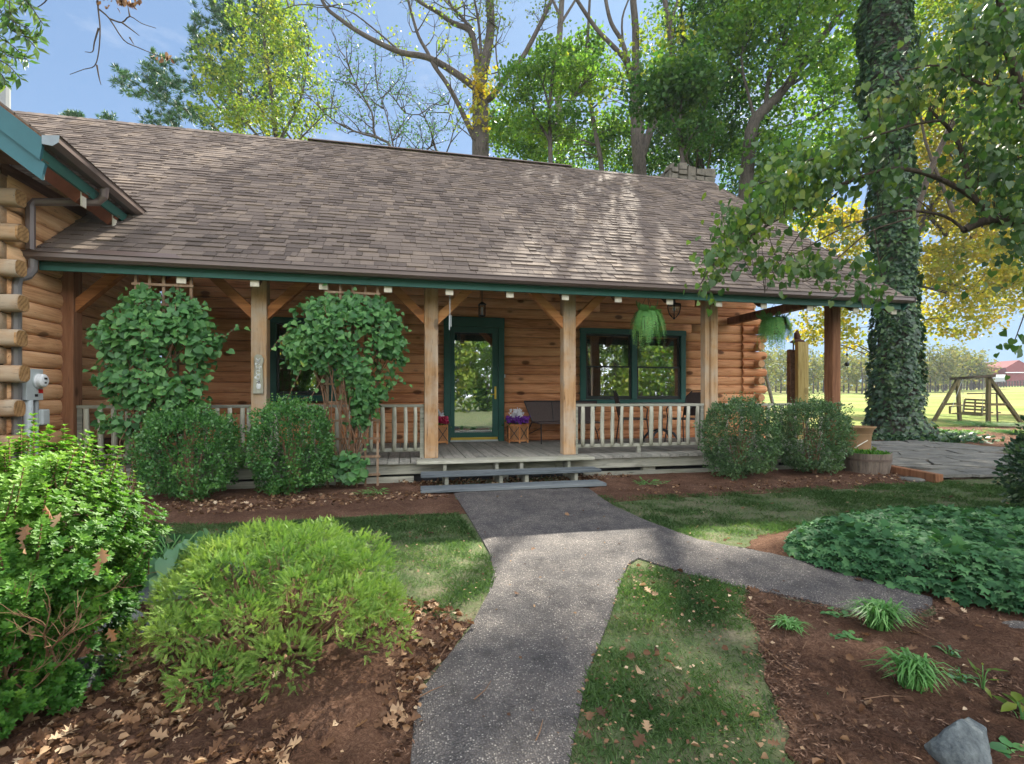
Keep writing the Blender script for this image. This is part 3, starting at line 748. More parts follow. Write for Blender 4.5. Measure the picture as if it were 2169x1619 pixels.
# ---- door
dx0, dx1, dz1 = door_[0][0], door_[1][0], door_[0][2]
door = bpy.data.objects.new('door', None); COL.objects.link(door); door.parent = house; door.location = Vector(((dx0+dx1)/2, DW, DK)) - house.location
yf = DW - .055
mb = MB(); cw = .105
mb.box(dx0, dx0+cw, yf, DW+.06, DK, dz1-.165); mb.box(dx1-cw, dx1, yf, DW+.06, DK, dz1-.165); mb.box(dx0-.004, dx1+.004, yf-.006, DW+.06, dz1-.163, dz1)
mb.build('door_casing', M['teal'], door, bevel=.004)
ix0, ix1, iz1 = dx0+cw+.004, dx1-cw-.004, dz1-.167
mb = MB(); y0, y1 = DW-.035, DW-.002; sw = .10
mb.box(ix0, ix0+sw*.75, y0, y1, DK+.075, iz1); mb.box(ix1-sw, ix1, y0, y1, DK+.075, iz1); mb.box(ix0+sw*.75, ix1-sw, y0+.001, y1, iz1-.1, iz1-.001); mb.box(ix0+sw*.75, ix1-sw, y0+.001, y1, DK+.076, DK+.16)
mb.build('storm_door_frame', M['teal'], door, bevel=.003)
mb = MB(); mb.box(ix0+.01, ix1-.01, y0-.004, y1, DK+.03, DK+.072); mb.build('brass_sill', M['brass'], door, bevel=.003)
mb = MB(); mb.box(ix0, ix1, y0-.02, y1, DK+.002, DK+.028); mb.build('threshold', M['elgrey'], door)
gx0, gx1 = ix0+sw*.75, ix1-sw
mb = MB(); mb.box(gx0, gx1, DW-.02, DW-.016, DK+.16, iz1-.1); mb.build('glass', M['glass'], door)
mb = MB(); hx = ix1-.05; mb.box(hx-.017, hx+.017, y0-.01, y0-.001, 1.02, 1.24); mb.tube([(hx-.0, y0-.04, 1.1), (hx-.10, y0-.045, 1.105)], .009, 8); mb.tube([(hx, y0-.005, 1.1), (hx, y0-.042, 1.1)], .009, 8)
mb.build('handle', M['brass'], door, bevel=.003)
# inner wooden door behind the storm glass: green lower half with crossed battens, glazed upper half
mb = MB(); yi = DW+.03; zm = DK+.93
mb.box(ix0+.01, ix1-.01, yi, yi+.04, DK+.02, zm); mb.box(ix0+.01, ix0+.12, yi, yi+.04, zm, iz1); mb.box(ix1-.12, ix1-.01, yi, yi+.04, zm, iz1); mb.box(ix0+.12, ix1-.12, yi, yi+.04, iz1-.12, iz1)
inner = mb.build('inner_door', M['teal'], door)
mb = MB(); mb.beam((ix0+.13, yi-.008, DK+.2), (ix1-.13, yi-.008, zm-.1), .014, .05, up=(0,1,0)); mb.beam((ix1-.13, yi-.010, DK+.2), (ix0+.13, yi-.010, zm-.1), .014, .05, up=(0,1,0)); mb.build('cross_batten', M['teal_lt'], inner)

# ---- windows
def window(a, b, lites, name='window', casing='teal'):
    x0, x1, z0, z1 = a[0], b[0], b[2], a[2]
    wn = bpy.data.objects.new(name, None); COL.objects.link(wn); wn.parent = house; wn.location = Vector(((x0+x1)/2, DW, z0)) - house.location
    cw = .10; mb = MB()
    mb.box(x0, x0+cw, DW-.05, DW+.06, z0+cw, z1-cw); mb.box(x1-cw, x1, DW-.05, DW+.06, z0+cw, z1-cw)
    mb.box(x0-.003, x1+.003, DW-.056, DW+.06, z1-cw+.001, z1); mb.box(x0-.003, x1+.003, DW-.056, DW+.06, z0, z0+cw-.001)
    n = lites; iw = (x1-x0-2*cw)/n
    for i in range(1, n): mb.box(x0+cw+iw*i-.05, x0+cw+iw*i+.05, DW-.045, DW+.058, z0+cw, z1-cw)
    mb.build('casing', M[casing], wn, bevel=.004)
    for i in range(n):
        a0 = x0+cw+iw*i+(.05 if i else 0)+.004; a1 = x0+cw+iw*(i+1)-(.05 if i < n-1 else 0)-.004; b0, b1 = z0+cw+.004, z1-cw-.004
        zm = (b0+b1)/2
        for (s0, s1, yy) in ((b0, zm+.015, DW-.02), (zm-.015, b1, DW+.012)):
            mb = MB(); f = .038
            mb.box(a0, a0+f, yy, yy+.03, s0, s1); mb.box(a1-f, a1, yy, yy+.03, s0, s1); mb.box(a0+f, a1-f, yy+.001, yy+.029, s0, s0+(f*1.6 if s0 == b0 else .03)); mb.box(a0+f, a1-f, yy+.001, yy+.029, s1-.03, s1)
            sa = mb.build('sash', M['sash'], wn, bevel=.003)
            mb = MB(); mb.box(a0+f, a1-f, yy+.012, yy+.016, s0+.03, s1-.03); mb.build('pane', M['glass'], sa)
    return wn
window(win_r[0], win_r[1], 2)
window(win_l[0], win_l[1], 1)
M['navy'] = M['sash']

# ---- chimney
c0, c1 = at_d(1420, 380, 10.75), at_d(1508, 380, 10.75)
mb = MB(); random.seed(9)
ch = MB(); ch.box(c0[0]+.05, c1[0]-.05, 10.75, 11.55, 5.2, 6.56)
def cstone(x0, x1, y0, y1, z0, z1):
    j = lambda: random.uniform(-.022, .022)
    v = [(x0+j(), y0+j()*.5, z0+j()), (x1+j(), y0+j()*.5, z0+j()), (x1+j(), y1, z0+j()), (x0+j(), y1, z0+j()), (x0+j(), y0+j()*.5, z1+j()), (x1+j(), y0+j()*.5, z1+j()), (x1+j(), y1, z1+j()), (x0+j(), y1, z1+j())]
    ch.add(v, [(0,3,2,1),(4,5,6,7),(0,1,5,4),(1,2,6,5),(2,3,7,6),(3,0,4,7)])
for side in range(3):
    x = c0[0] if side == 0 else 10.72
    while x < (c1[0] if side == 0 else 11.5):
        wd = random.uniform(.14, .30); z = 5.5+random.uniform(-.1, .1)
        while z < 6.50:
            h = min(random.uniform(.09, .24), 6.66-z)
            if side == 0: cstone(x+.01, x+wd-.01, 10.70, 10.82, z+.01, z+h-.01)
            elif side == 1: cstone(c1[0]-.08, c1[0]+.02, x+.01, x+wd-.01, z+.01, z+h-.01)
            else: cstone(c0[0]-.02, c0[0]+.08, x+.01, x+wd-.01, z+.01, z+h-.01)
            z += h
        x += wd
ch.build('chimney', M['chim'], house, bevel=.012)

# ================================================================== LEFT WING (same cabin)
def sqlog(mb, pts, rad, n=20):       # squared-off hand-hewn log
    vs = []
    for i, (p, r_) in enumerate(zip(pts, rad)):
        for k in range(n):
            a = 2*math.pi*k/n; c_, s_ = math.cos(a), math.sin(a); f = 1/max(abs(c_)**3.4 + abs(s_)**3.4, 1e-6)**(1/3.4)
            j = 1 + .05*mnoise.noise((p[0]*2.2, c_*1.5, s_*1.5+p[2]*7)); vs.append((p[0], p[1]+c_*f*r_*.98*j, p[2]+s_*f*r_*j))
    m = len(pts); mb.add(vs, [(i*n+k, i*n+(k+1) % n, (i+1)*n+(k+1) % n, (i+1)*n+k) for i in range(m-1) for k in range(n)] + [tuple((m-1)*n+k for k in range(n))])
FW = 5.54; TIP = -3.545; LW = .1675
for k in range(-2, 18):
    z = .945 + .165*k
    if z < .1 or z > 3.1: continue
    ext = k % 2 == 0
    e = TIP + random.uniform(-.03, .02) if ext else TL-.02
    mb = MB(); r = .080
    pts = [(-6.5 + (e+6.5)*i/8, FW + .008*math.sin(i*2.1+k), z + .006*math.sin(i*1.7+k*2)) for i in range(9)] ; pts.append((e+.012, FW, z))
    sqlog(mb, pts, [r]*9 + [r*.93]); fl = mb.build('front_log', M['log_old'], house, smooth=True)
    if ext:
        mb = MB(); sqlog(mb, [(e-.005, FW, z), (e+.014, FW, z)], [r*.94, r*.92]); mb.build('cut_end', M['log_end'], fl)
    # side wall course and its end towards the camera
    mb = MB(); ds = FW - (.24 if not ext else -.02); xs_ = TL - .083
    if ext: log_course(mb, FW+.05, DW, TL-.035, z-LW/2, LW-.005, .045, 1, True, 80+k); mb.build('side_log', M['log_side'], house, smooth=True)
    else:
        log_course(mb, FW+.05, DW, TL-.035, z-LW/2, LW-.005, .05, 1, True, 80+k); mb.build('side_log', M['log_side'], house, smooth=True)
        mb = MB(); mb.tube([(xs_-.02, FW+.4, z), (xs_-.02, ds, z), (xs_-.02, ds-.012, z)], [r, r, r*.86], 14); mb.build('log_end', M['log_end'], house, smooth=False)
mb = MB(); mb.box(TL-.25, TL-.04, FW+.1, DW, .0, 3.15); mb.box(-6.5, TL-.26, FW+.02, FW+.2, .0, 3.2); mb.build('wing_core', M['dkwood'], house)
mb = MB(); mb.box(TL-.3, TL-.0, FW-.02, 6.9, 3.14, 3.26); mb.build('wall_plate', M['dkwood'], house)
# wing roof
E0, E1 = Vector((-3.085, 5.11, 3.335)), Vector((-3.236, 6.86, 3.335)); WS = .79
def wz(u, v, w_=0):      # u metres left of the eave, v 0..1 along it
    p = E0.lerp(E1, v); return Vector((p.x-u, p.y, p.z+WS*u+w_))
mb = MB(); wr = 3.4
ext_v = 3.2
for (dz0, dz1) in ((-.03, -.012),):
    q = [wz(0, 0, dz0), wz(0, ext_v, dz0), wz(wr, ext_v, dz0), wz(wr, 0, dz0), wz(0, 0, dz1), wz(0, ext_v, dz1), wz(wr, ext_v, dz1), wz(wr, 0, dz1)]
    mb.add(q, [(3,2,1,0),(4,5,6,7),(0,1,5,4),(1,2,6,5),(2,3,7,6),(3,0,4,7)])
p0, p1 = wz(wr, 0), wz(wr, ext_v); q0, q1 = p0 + Vector((-wr, 0, -WS*wr)), p1 + Vector((-wr, 0, -WS*wr))
mb.add([p0, p1, q1, q0], [(0,1,2,3)])
mb.build('wing_roof_deck', M['dkwood'], house)
mb = MB(); s_ = 0; LL = math.hypot(1, WS)
while s_ < wr*LL:
    u0 = s_/LL; u1 = (s_+.155)/LL; v = 0
    while v < ext_v:
        v1 = min(v + random.uniform(.06, .16), ext_v); th = random.choice((.008, .016)); a = .01 if v == 0 else .001
        mb.add([wz(u0, v, th), wz(u0, v1-.001, th), wz(u1, v1-.001, .004), wz(u1, v, .004), wz(u0, v, -.012), wz(u0, v1-.001, -.012), wz(u1, v1-.001, -.012), wz(u1, v, -.012)], [(0,1,2,3),(4,5,1,0),(7,4,0,3)]); v = v1
    s_ += .143
wroof = mb.build('wing_roof', M['shingle'], house)
# rake boards (teal) facing front, two boards
mb = MB()
for (za, zb, y_, u_a, mt) in ((-.03, -.235, 0, 0, 0), (-.24, -.40, .022, 0, 0)):
    a = [Vector((E0.x+.0, E0.y-.03+y_, E0.z+za)), Vector((E0.x-wr, E0.y-.03+y_, E0.z+WS*wr+za)), Vector((E0.x-wr, E0.y-.03+y_, E0.z+WS*wr+zb)), Vector((E0.x-.03, E0.y-.03+y_, E0.z+zb+.02))]
    b = [p + Vector((0, .03, 0)) for p in a]
    mb.add(a+b, [(0,3,2,1),(4,5,6,7),(0,1,5,4),(1,2,6,5),(2,3,7,6),(3,0,4,7)])
mb.build('rake_board', M['teal_lt'], wroof)
def el(v, off, dz): p = E0.lerp(E1, v); return Vector((p.x+off, p.y, p.z+dz))
mb = MB(); mb.beam(el(0, -.03, -.165), el(1.0, -.03, -.165), .025, .11); mb.build('wing_fascia', M['teal'], wroof)
mb = MB(); gp = [(-.01, 0), (-.01, -.075), (.07, -.085), (.115, -.05), (.115, .008), (.128, .012), (.1, .016), (.1, -.045), (.065, -.07), (0, -.06), (0, 0)]
m_ = len(gp); A = [el(-.02, o_, z_-.005) for o_, z_ in gp]; B = [el(1.03, o_, z_-.005) for o_, z_ in gp]
mb.add(A+B, [(i, (i+1) % m_, m_+(i+1) % m_, m_+i)[::-1] for i in range(m_)]); wg = mb.build('wing_gutter', M['gutter'], wroof)
mb = MB(); mb.add([el(-.022, o_, z_-.005) for o_, z_ in ((-.01,0),(-.01,-.075),(.07,-.085),(.115,-.05),(.122,.012))] + [el(-.02, o_, z_-.005) for o_, z_ in ((-.01,0),(-.01,-.075),(.07,-.085),(.115,-.05),(.122,.012))], [(4,3,2,1,0),(5,6,7,8,9)] + [(i, (i+1) % 5, 5+(i+1) % 5, 5+i) for i in range(5)]); mb.build('gutter_cap', m_plain('pale_gutter_cap', srgb(122,134,142), .4, .4), wg)
for v in (0.02, .42, .80):
    p = el(v, -.06, -.26); mb = MB(); q = p + Vector((-1.0, 0, WS*1.0)); mb.beam(p, q, .075, .15, up=(0,0,1)); rf = mb.build('wing_rafter', m_plain('wing_rafter_brown', srgb(120,74,54), .8, .1, 0, .2) if v < .1 else bpy.data.materials['wing_rafter_brown'], house)
    mb = MB(); mb.box(p.x-.0, p.x+.012, p.y-.038, p.y+.038, p.z-.09, p.z+.08); mb.build('rafter_end', M['tail'], rf)
mb = MB(); a_ = Vector((-4.6, 5.16, 3.50)); mb.tube([(-4.6, 5.2, 3.42), (-3.62, 5.2, 3.02)], [.11, .09], 10)
mb.box(-6.5, -3.2, 5.14, 5.5, 3.22, 3.24); mb.build('wing_soffit', M['dkwood'], house)
mb = MB(); p_ = at_Z(3, 205, 5.2); mb.tube([(p_.x, p_.y, 3.2), (p_.x, p_.y, p_.z+.1)], .07, 12); mb.build('vent_pipe', M['pvc'], wroof)
# downspouts
mb = MB()
g0 = el(.52, .06, -.07)
w1 = at_Z(75, 436, 5.0); mb.tube([g0, g0+Vector((-.01, 0, -.1)), g0+Vector((-.06, .0, -.16)), Vector((TL+.09, 5.78, 2.98)), Vector((TL+.075, 5.76, 2.93)), Vector((TL+.075, 5.76, 2.50))], .04, 8)
mb.build('downspout', M['gutter'], house)
mb = MB()
mb.tube([(TL+.06, 5.82, 2.42), (TL+.06, 5.82, 2.32), (TL+.05, 5.76, 2.24), (TL+.04, 5.66, 2.19), (TL+.04, 5.64, 2.12), (TL+.04, 5.64, .05)], .038, 8)
mb.build('downspout', m_plain('grey_downspout', srgb(104,100,98), .4, .5, 0, .1), house)
# ================================================================== SMALL THINGS
random.seed(21); np.random.seed(21)
# electric meter on the left wall (faces right, towards +X)
ew = TL + .01
em = thing('electric_meter', 'pale grey electric meter box with round glass dial on the log wall', 'meter', (ew, 5.95, 0))
z0, z1 = 1.05-(848-842)/212, 1.05+(842-782)/212
mb = MB(); mb.box(ew, ew+.07, 5.70, 5.93, z0, z1); bx = mb.build('meter_box', M['elgrey'], em, bevel=.005)
mb = MB(); zc_ = z1-.115
def xlathe(mb, x, y, z, prof, n=18):
    vs = []; 
    for r_, o_ in prof:
        for k in range(n):
            an = 2*math.pi*k/n; vs.append((x+o_, y+r_*math.cos(an), z+r_*math.sin(an)))
    mb.add(vs, [(i*n+k, i*n+(k+1) % n, (i+1)*n+(k+1) % n, (i+1)*n+k) for i in range(len(prof)-1) for k in range(n)] + [tuple((len(prof)-1)*n+k for k in range(n))])
xlathe(mb, ew+.07, 5.85, zc_, [(.072, 0), (.072, .015), (.066, .02), (.066, .055), (.05, .068), (.001, .07)]); mb.build('meter_dial', M['white'], em, smooth=False)
mb = MB(); xlathe(mb, ew+.07, 5.85, zc_, [(.08, .001), (.08, .012), (.068, .014)]); mb.build('dial_ring', M['elgrey'], em)
mb = MB(); mb.box(ew+.137, ew+.142, 5.83, 5.87, zc_+.01, zc_+.03); mb.box(ew+.137, ew+.142, 5.835, 5.86, zc_-.03, zc_-.015); mb.build('dial_display', M['black'], em)
mb = MB(); mb.box(ew+.071, ew+.074, 5.86, 5.92, z0+.07, z0+.11); mb.build('red_label', M['red'], em)
mb = MB(); mb.box(ew+.071, ew+.074, 5.81, 5.85, z0+.035, z0+.06); mb.build('small_label', M['black'], em)
mb = MB(); mb.tube([(ew+.04, 5.77, z0), (ew+.04, 5.77, .0)], .038, 12); mb.build('conduit', M['elgrey'], em, smooth=True)
mb = MB(); mb.tube([(ew+.04, 5.88, z0), (ew+.04, 5.88, .0)], .02, 10); mb.tube([(ew+.04, 5.88, .5), (ew+.04, 5.88, .46)], .028, 10); mb.build('thin_conduit', M['pvc'], em, smooth=True)
jb = thing('junction_box', 'small grey rounded utility box below the electric meter', 'utility box', (ew, 5.95, .7))
mb = MB(); mb.box(ew, ew+.04, 5.88, 6.0, .76, .93); mb.build('back_plate', M['pvc'], jb)
mb = MB(); mb.box(ew+.042, ew+.09, 5.89, 6.0, .77, .93); mb.build('cover', M['elgrey'], jb, bevel=.015)

# rustic post sign (weathered board, rounded top, faded white painted marks)
p = at_d(549, 792, DP-.08); sg = thing('post_sign', 'narrow weathered grey board with faded white marks on the second porch post', 'sign', (p.x, DP-.08, p.z))
mb = MB(); sc_ = 1/176; pts = [(-11, -41), (8.5, -41), (8, 0), (7, 18), (9, 26), (9, 32), (4, 39), (-3, 40), (-8, 36), (-8.5, 26), (-8, 10), (-9.5, -10)]
pts = [(p.x + a*sc_, p.z + b*sc_) for a, b in pts]; m_ = len(pts)
mb.add([(x, DP-.084, z) for x, z in pts] + [(x, DP-.107, z) for x, z in pts], [tuple(range(m_)), tuple(range(m_, 2*m_))[::-1]] + [(i, m_+i, m_+(i+1) % m_, (i+1) % m_) for i in range(m_)])
mb.build('board', M['greyZ'], sg)
mb = MB()
for k, (zz, kind) in enumerate(((29, 0), (22, 1), (12, 2), (2, 3), (-7, 4), (-15, 1))):
    zc2 = p.z + zz*sc_; y_ = DP-.110
    seg = {0: [[(-4,3),(0,-3),(4,3)],[(-4,-1),(4,-1)]], 1: [[(-3,3),(3,3),(-3,-2),(3,-3)]], 2: [[(-4,4),(-3,-3),(0,1),(3,-3),(4,4)]], 3: [[(4,3),(-3,4),(-4,0),(-2,-4),(4,-3)]], 4: [[(-3,4),(3,3),(3,-3),(-3,-3),(-3,4)]]}[kind]
    for s__ in seg: mb.tube([(p.x + (a-.5)*sc_, y_, zc2 + b*sc_) for a, b in s__], .0052, 5)
for dx, dz, r_ in ((-6, -8, .012), (0, -26, .03), (-5, 20, .012), (4, 14, .01)): mb.ball((p.x+(dx)*sc_, DP-.107, p.z+dz*sc_), r_, 8, (.9, .25, 1.3))
mb.build('painted_marks', M['white'], sg)
mb = MB(); mb.ball((p.x+.5*sc_, DP-.108, p.z-18*sc_), .014, 7, (1, .3, 1.4)); mb.build('knot', M['black'], sg)

# wind chime (thin chain)
p = at_d(953, 616, 6.02); wc = thing('wind_chime', 'thin hanging chain chime below the eave left of the door', 'wind chime', (p.x, p.y, p.z))
zb = at_d(953, 668, 6.02).z
mb = MB(); mb.tube([(p.x, p.y, p.z+.03), (p.x, p.y, zb)], .0035, 5); mb.build('chain', M['elgrey'], wc)
for i in range(3):
    a = i*2.1; mb = MB(); mb.tube([(p.x+.012*math.cos(a), p.y+.012*math.sin(a), zb), (p.x+.012*math.cos(a), p.y+.012*math.sin(a), zb-.14-.02*i)], .005, 6); mb.build('tube', M['elgrey'], wc)
# little cup shaped fitting beside the brace
p = at_d(1003, 616, 6.9)

# hanging lantern over the door
p = at_d(1021, 655, 8.1); ln = thing('porch_lantern', 'small black box lantern hanging above the green door', 'lantern', (p.x, p.y, p.z))
mb = MB(); mb.tube([(p.x, p.y, p.z+.12), (p.x, p.y, p.z+.6)], .006, 6); mb.build('hanging_rod', M['black'], ln)
mb = MB(); mb.add([(p.x-.065, p.y-.065, p.z+.07), (p.x+.065, p.y-.065, p.z+.07), (p.x+.065, p.y+.065, p.z+.07), (p.x-.065, p.y+.065, p.z+.07), (p.x, p.y, p.z+.13)], [(0,1,4),(1,2,4),(2,3,4),(3,0,4),(3,2,1,0)]); mb.box(p.x-.05, p.x+.05, p.y-.05, p.y+.05, p.z-.12, p.z-.105)
for i in (-1, 1):
    for j in (-1, 1): mb.box(p.x+i*.048-.005, p.x+i*.048+.005, p.y+j*.048-.005, p.y+j*.048+.005, p.z-.105, p.z+.07)
mb.build('cage', M['black'], ln)
mb = MB(); mb.tube([(p.x, p.y, p.z-.10), (p.x, p.y, p.z+.03)], .02, 10); mb.build('candle', M['white'], ln)
mb = MB(); mb.box(p.x-.044, p.x+.044, p.y-.044, p.y+.044, p.z-.104, p.z+.068); mb.build('glass', M['clear'], ln)
# bowl-shaped caged lantern at the right
p = at_d(1428, 655, 7.4); ln = thing('caged_lantern', 'black bell-shaped glass lantern under the porch ceiling right of the window', 'lantern', (p.x, p.y, p.z))
mb = MB(); mb.lathe(p, [(.12, .06), (.12, .075), (.10, .085), (.03, .10), (.02, .16)], 6, capt=True); mb.tube([(p.x, p.y, p.z+.15), (p.x, p.y, p.z+.4)], .006, 6)
for k in range(6):
    an = k*math.pi/3; q = [(p.x+r_*math.cos(an), p.y+r_*math.sin(an), p.z+z_) for r_, z_ in ((.115, .06), (.112, .0), (.09, -.07), (.03, -.14))]; mb.tube(q, .007, 5)
mb.ball((p.x, p.y, p.z-.15), .022, 8); mb.build('cage', M['black'], ln)
mb = MB(); mb.lathe(p, [(.02, -.13), (.085, -.06), (.107, .0), (.110, .058)], 12, capb=True); mb.build('glass_bowl', M['clear'], ln, smooth=True)
mb = MB(); mb.ball((p.x, p.y, p.z+.0), .025, 8, (1, 1, 1.5)); mb.build('bulb', M['white'], ln)
# doorbell
p = at_d(1067, 797, DW-.04); db = MB(); db.box(p.x+.005, p.x+.025, p.y-.02, p.y, p.z-.03, p.z+.03); tag(db.build('doorbell', M['white'], origin=p, bevel=.004), 'tiny white doorbell button beside the green door casing', 'doorbell')

# hanging ferns
def fern(px, py, d, rw, hh, lab, n=150, seed=0):
    random.seed(seed); np.random.seed(seed)
    p = at_d(px, py, d); t = thing('hanging_fern', lab, 'hanging plant', (p.x, p.y, p.z), 'hanging fern baskets')
    mb = MB(); mb.lathe((p.x, p.y, p.z-.12), [(.09, 0), (.13, .06), (.15, .14), (.155, .15), (.14, .15)], 16); mb.build('basket', M['dkwood'], t)
    mb = MB()
    for k in range(3):
        an = k*2.09+.3; mb.tube([(p.x+.15*math.cos(an), p.y+.15*math.sin(an), p.z+.03), (p.x, p.y, p.z+.33)], .003, 4)
    mb.tube([(p.x, p.y, p.z+.33), (p.x+.02, p.y, p.z+.36), (p.x, p.y, p.z+.40), (p.x, p.y, p.z+.5)], .004, 5); mb.build('hanger', M['black'], t)
    P = []; D = []; N = []; Sz = []; Rn = []; st = MB()
    for i in range(n):
        an = random.uniform(0, 2*math.pi); up = random.random()
        L_ = random.uniform(.7, 1.0); out_ = rw*random.uniform(.45, 1); drop = hh*random.uniform(.55, 1.05)
        if up < .2: drop = random.uniform(-.25, .15)*hh; out_ = rw*random.uniform(.3, .9)
        u_ = np.array([math.cos(an), math.sin(an), 0]); side = np.array([-math.sin(an), math.cos(an), 0]); col = random.random()
        pts = []
        for k in range(19):
            s__ = k/18*L_; r_ = .05 + out_*(1-(1-s__)**1.8); z_ = .05 + .16*math.sin(min(1, s__*2.4)*1.5)*(1-s__) - drop*s__**1.7
            if up < .2: z_ = .05 + (-drop)*s__ + .1*s__
            pts.append(np.array([p.x, p.y, p.z]) + u_*r_ + np.array([0, 0, z_]))
        for k in range(18):
            a_, b_ = pts[k], pts[k+1]; dv = b_-a_; dv /= np.linalg.norm(dv); w_ = .042*math.sin(math.pi*(k+1.2)/20.2)**.7 + .01
            nn = np.cross(side, dv)
            for q in (0, .5):
                for sg_ in (-1, 1):
                    P.append(a_+(b_-a_)*q); D.append(side*sg_ + dv*.55 + np.random.randn(3)*.12); N.append(nn); Sz.append(w_*random.uniform(.8, 1.15)); Rn.append(min(1, max(0, col*.6+random.random()*.4)))
    leaves('fronds', P, D, N, Sz, T_NARROW, M['lf_fern'], t, np.array(Rn), wid=1.0)
    return t
fern(1371, 676, 6.15, .21, .47, 'bushy pale green fern in a hanging basket in front of the right window', 105, 3)
fern(1640, 690, 6.3, .23, .47, 'hanging fern basket beside the right corner of the log wall', 105, 4)

# planters with flowers by the door
def planter(px, py, d, lab, flower):
    p = at_d(px, py, d); t = thing('flower_planter', lab, 'planter', (p.x, p.y, DK), 'planters beside the door')
    r = .185; h = .32; c = Vector((p.x, p.y, DK)); n = 6
    ring = [(c.x + r*math.cos(k*math.pi/3+.5), c.y + r*math.sin(k*math.pi/3+.5)) for k in range(n)]
    mb = MB(); vs = [(x, y, DK+.03) for x, y in ring] + [(x, y, DK+h-.01) for x, y in ring]
    mb.add(vs, [(k, (k+1) % n, n+(k+1) % n, n+k) for k in range(n)] + [tuple(range(n, 2*n))]); mb.build('panel', m_wood('planter_panel', srgb(120,84,52), srgb(154,110,72), srgb(176,132,92), 'Z', .2) if 'planter_panel' not in bpy.data.materials else bpy.data.materials['planter_panel'], t)
    mb = MB()
    for k in range(n):
        x, y = ring[k]; x2, y2 = ring[(k+1) % n]
        mb.box(x-.012, x+.012, y-.012, y+.012, DK, DK+h)
        mb.beam((x, y, DK+.04), (x2, y2, DK+.04), .014, .03); mb.beam((x, y, DK+h-.02), (x2, y2, DK+h-.02), .016, .03)
    mb.build('frame', M['brace'], t)
    mb = MB()
    for k in range(n):
        a_ = Vector(ring[k]); b_ = Vector(ring[(k+1) % n]); nn = ((a_+b_)/2 - Vector((c.x, c.y))).normalized()*.008
        mb.beam((a_.x+nn.x, a_.y+nn.y, DK+.05), (b_.x+nn.x, b_.y+nn.y, DK+h-.04), .006, .01); mb.beam((b_.x+nn.x*1.3, b_.y+nn.y*1.3, DK+.05), (a_.x+nn.x*1.3, a_.y+nn.y*1.3, DK+h-.04), .006, .01)
    mb.build('cross_bars', M['black'], t)
    n_ = 420; P = np.clip(np.random.randn(n_, 3), -1.6, 1.6)*np.array([.10, .10, .03]) + np.array([c.x, c.y, DK+h+.04]); P[:, 2] += .02
    leaves('flowers', P, rdir(n_)+[0, 0, .5], rdir(n_), np.random.uniform(.035, .055, n_), T_HEART, flower, t)
    n_ = 160; P = np.random.randn(n_, 3)*np.array([.045, .045, .045]) + np.array([c.x-.01, c.y, DK+h+.15])
    leaves('white_flowers', P, rdir(n_)+[0, 0, .5], rdir(n_), .045, T_HEART, m_leaf('white_petals', [(0, (.75,.76,.8)), (1, (.9,.9,.92))], .2, (1,1,1)) if 'white_petals' not in bpy.data.materials else bpy.data.materials['white_petals'], t)
    n_ = 60; P = np.random.randn(n_, 3)*np.array([.09, .09, .02]) + np.array([c.x, c.y, DK+h]); leaves('greenery', P, rdir(n_), rdir(n_), .06, T_FOLD, M['lf_green'], t)
planter(1096, 915, 8.28, 'wooden hexagonal planter with purple and white flowers right of the door', m_leaf('purple_petals', [(0, G(80,30,120)), (.6, G(130,60,170)), (1, G(180,110,200))], .3, (1.2,.8,1.3)))
planter(926, 915, 8.3, 'wooden planter with crimson and white flowers behind the porch post left of the door', m_leaf('crimson_petals', [(0, G(150,20,60)), (1, G(220,60,110))], .3, (1.3,.8,.8)))

# metal loveseat by the wall
a_, b_ = at_d(1120, 900, 8.05), at_d(1262, 900, 8.3); xL, xR = a_.x, b_.x+.05
bt = thing('metal_bench', 'dark brown metal mesh bench against the log wall', 'bench', ((xL+xR)/2, 8.2, DK))
m_mesh = m_plain('brown_mesh', srgb(84,72,68), .6, .3, .3, .2, 40, .4)
zt = 1.05-(850-842)/121; zs_ = 1.05-(893-842)/124
mb = MB(); mb.add([(xL+.0, 8.38, zt), (xR, 8.38, zt), (xR-.1, 8.28, zs_), (xL+.12, 8.28, zs_)], [(0,1,2,3)]); mb.add([(xL+.0, 8.385, zt), (xR, 8.385, zt), (xR-.1, 8.285, zs_), (xL+.12, 8.285, zs_)], [(3,2,1,0)]); mb.build('backrest', m_mesh, bt)
mb = MB(); mb.box(xL+.12, xR-.1, 7.85, 8.28, zs_-.03, zs_); mb.build('seat', m_mesh, bt, bevel=.01)
mb = MB(); mb.tube([(xL, 8.38, zt), (xR, 8.38, zt)], .012, 6)
for xx, s__ in ((xL, 1), (xR, -1)): mb.tube([(xx, 8.38, zt), (xx+.12*s__, 8.28, zs_), (xx+.02*s__, 8.3, DK+.12), (xx-.0, 8.3, DK)], .011, 6)
mb.tube([(xL+.5, 8.38, zt), (xL+.5, 8.28, zs_)], .008, 6); mb.build('back_frame', M['black'], bt)
for xx, s__ in ((xL+.16, 1), (xR-.14, -1)):
    mb = MB(); mb.tube([(xx, 7.86, zs_), (xx, 7.84, DK)], .010, 6); mb.tube([(xx, 7.85, .55), (xx-.1*s__, 8.29, .42)], .006, 5); mb.build('leg', M['black'], bt)
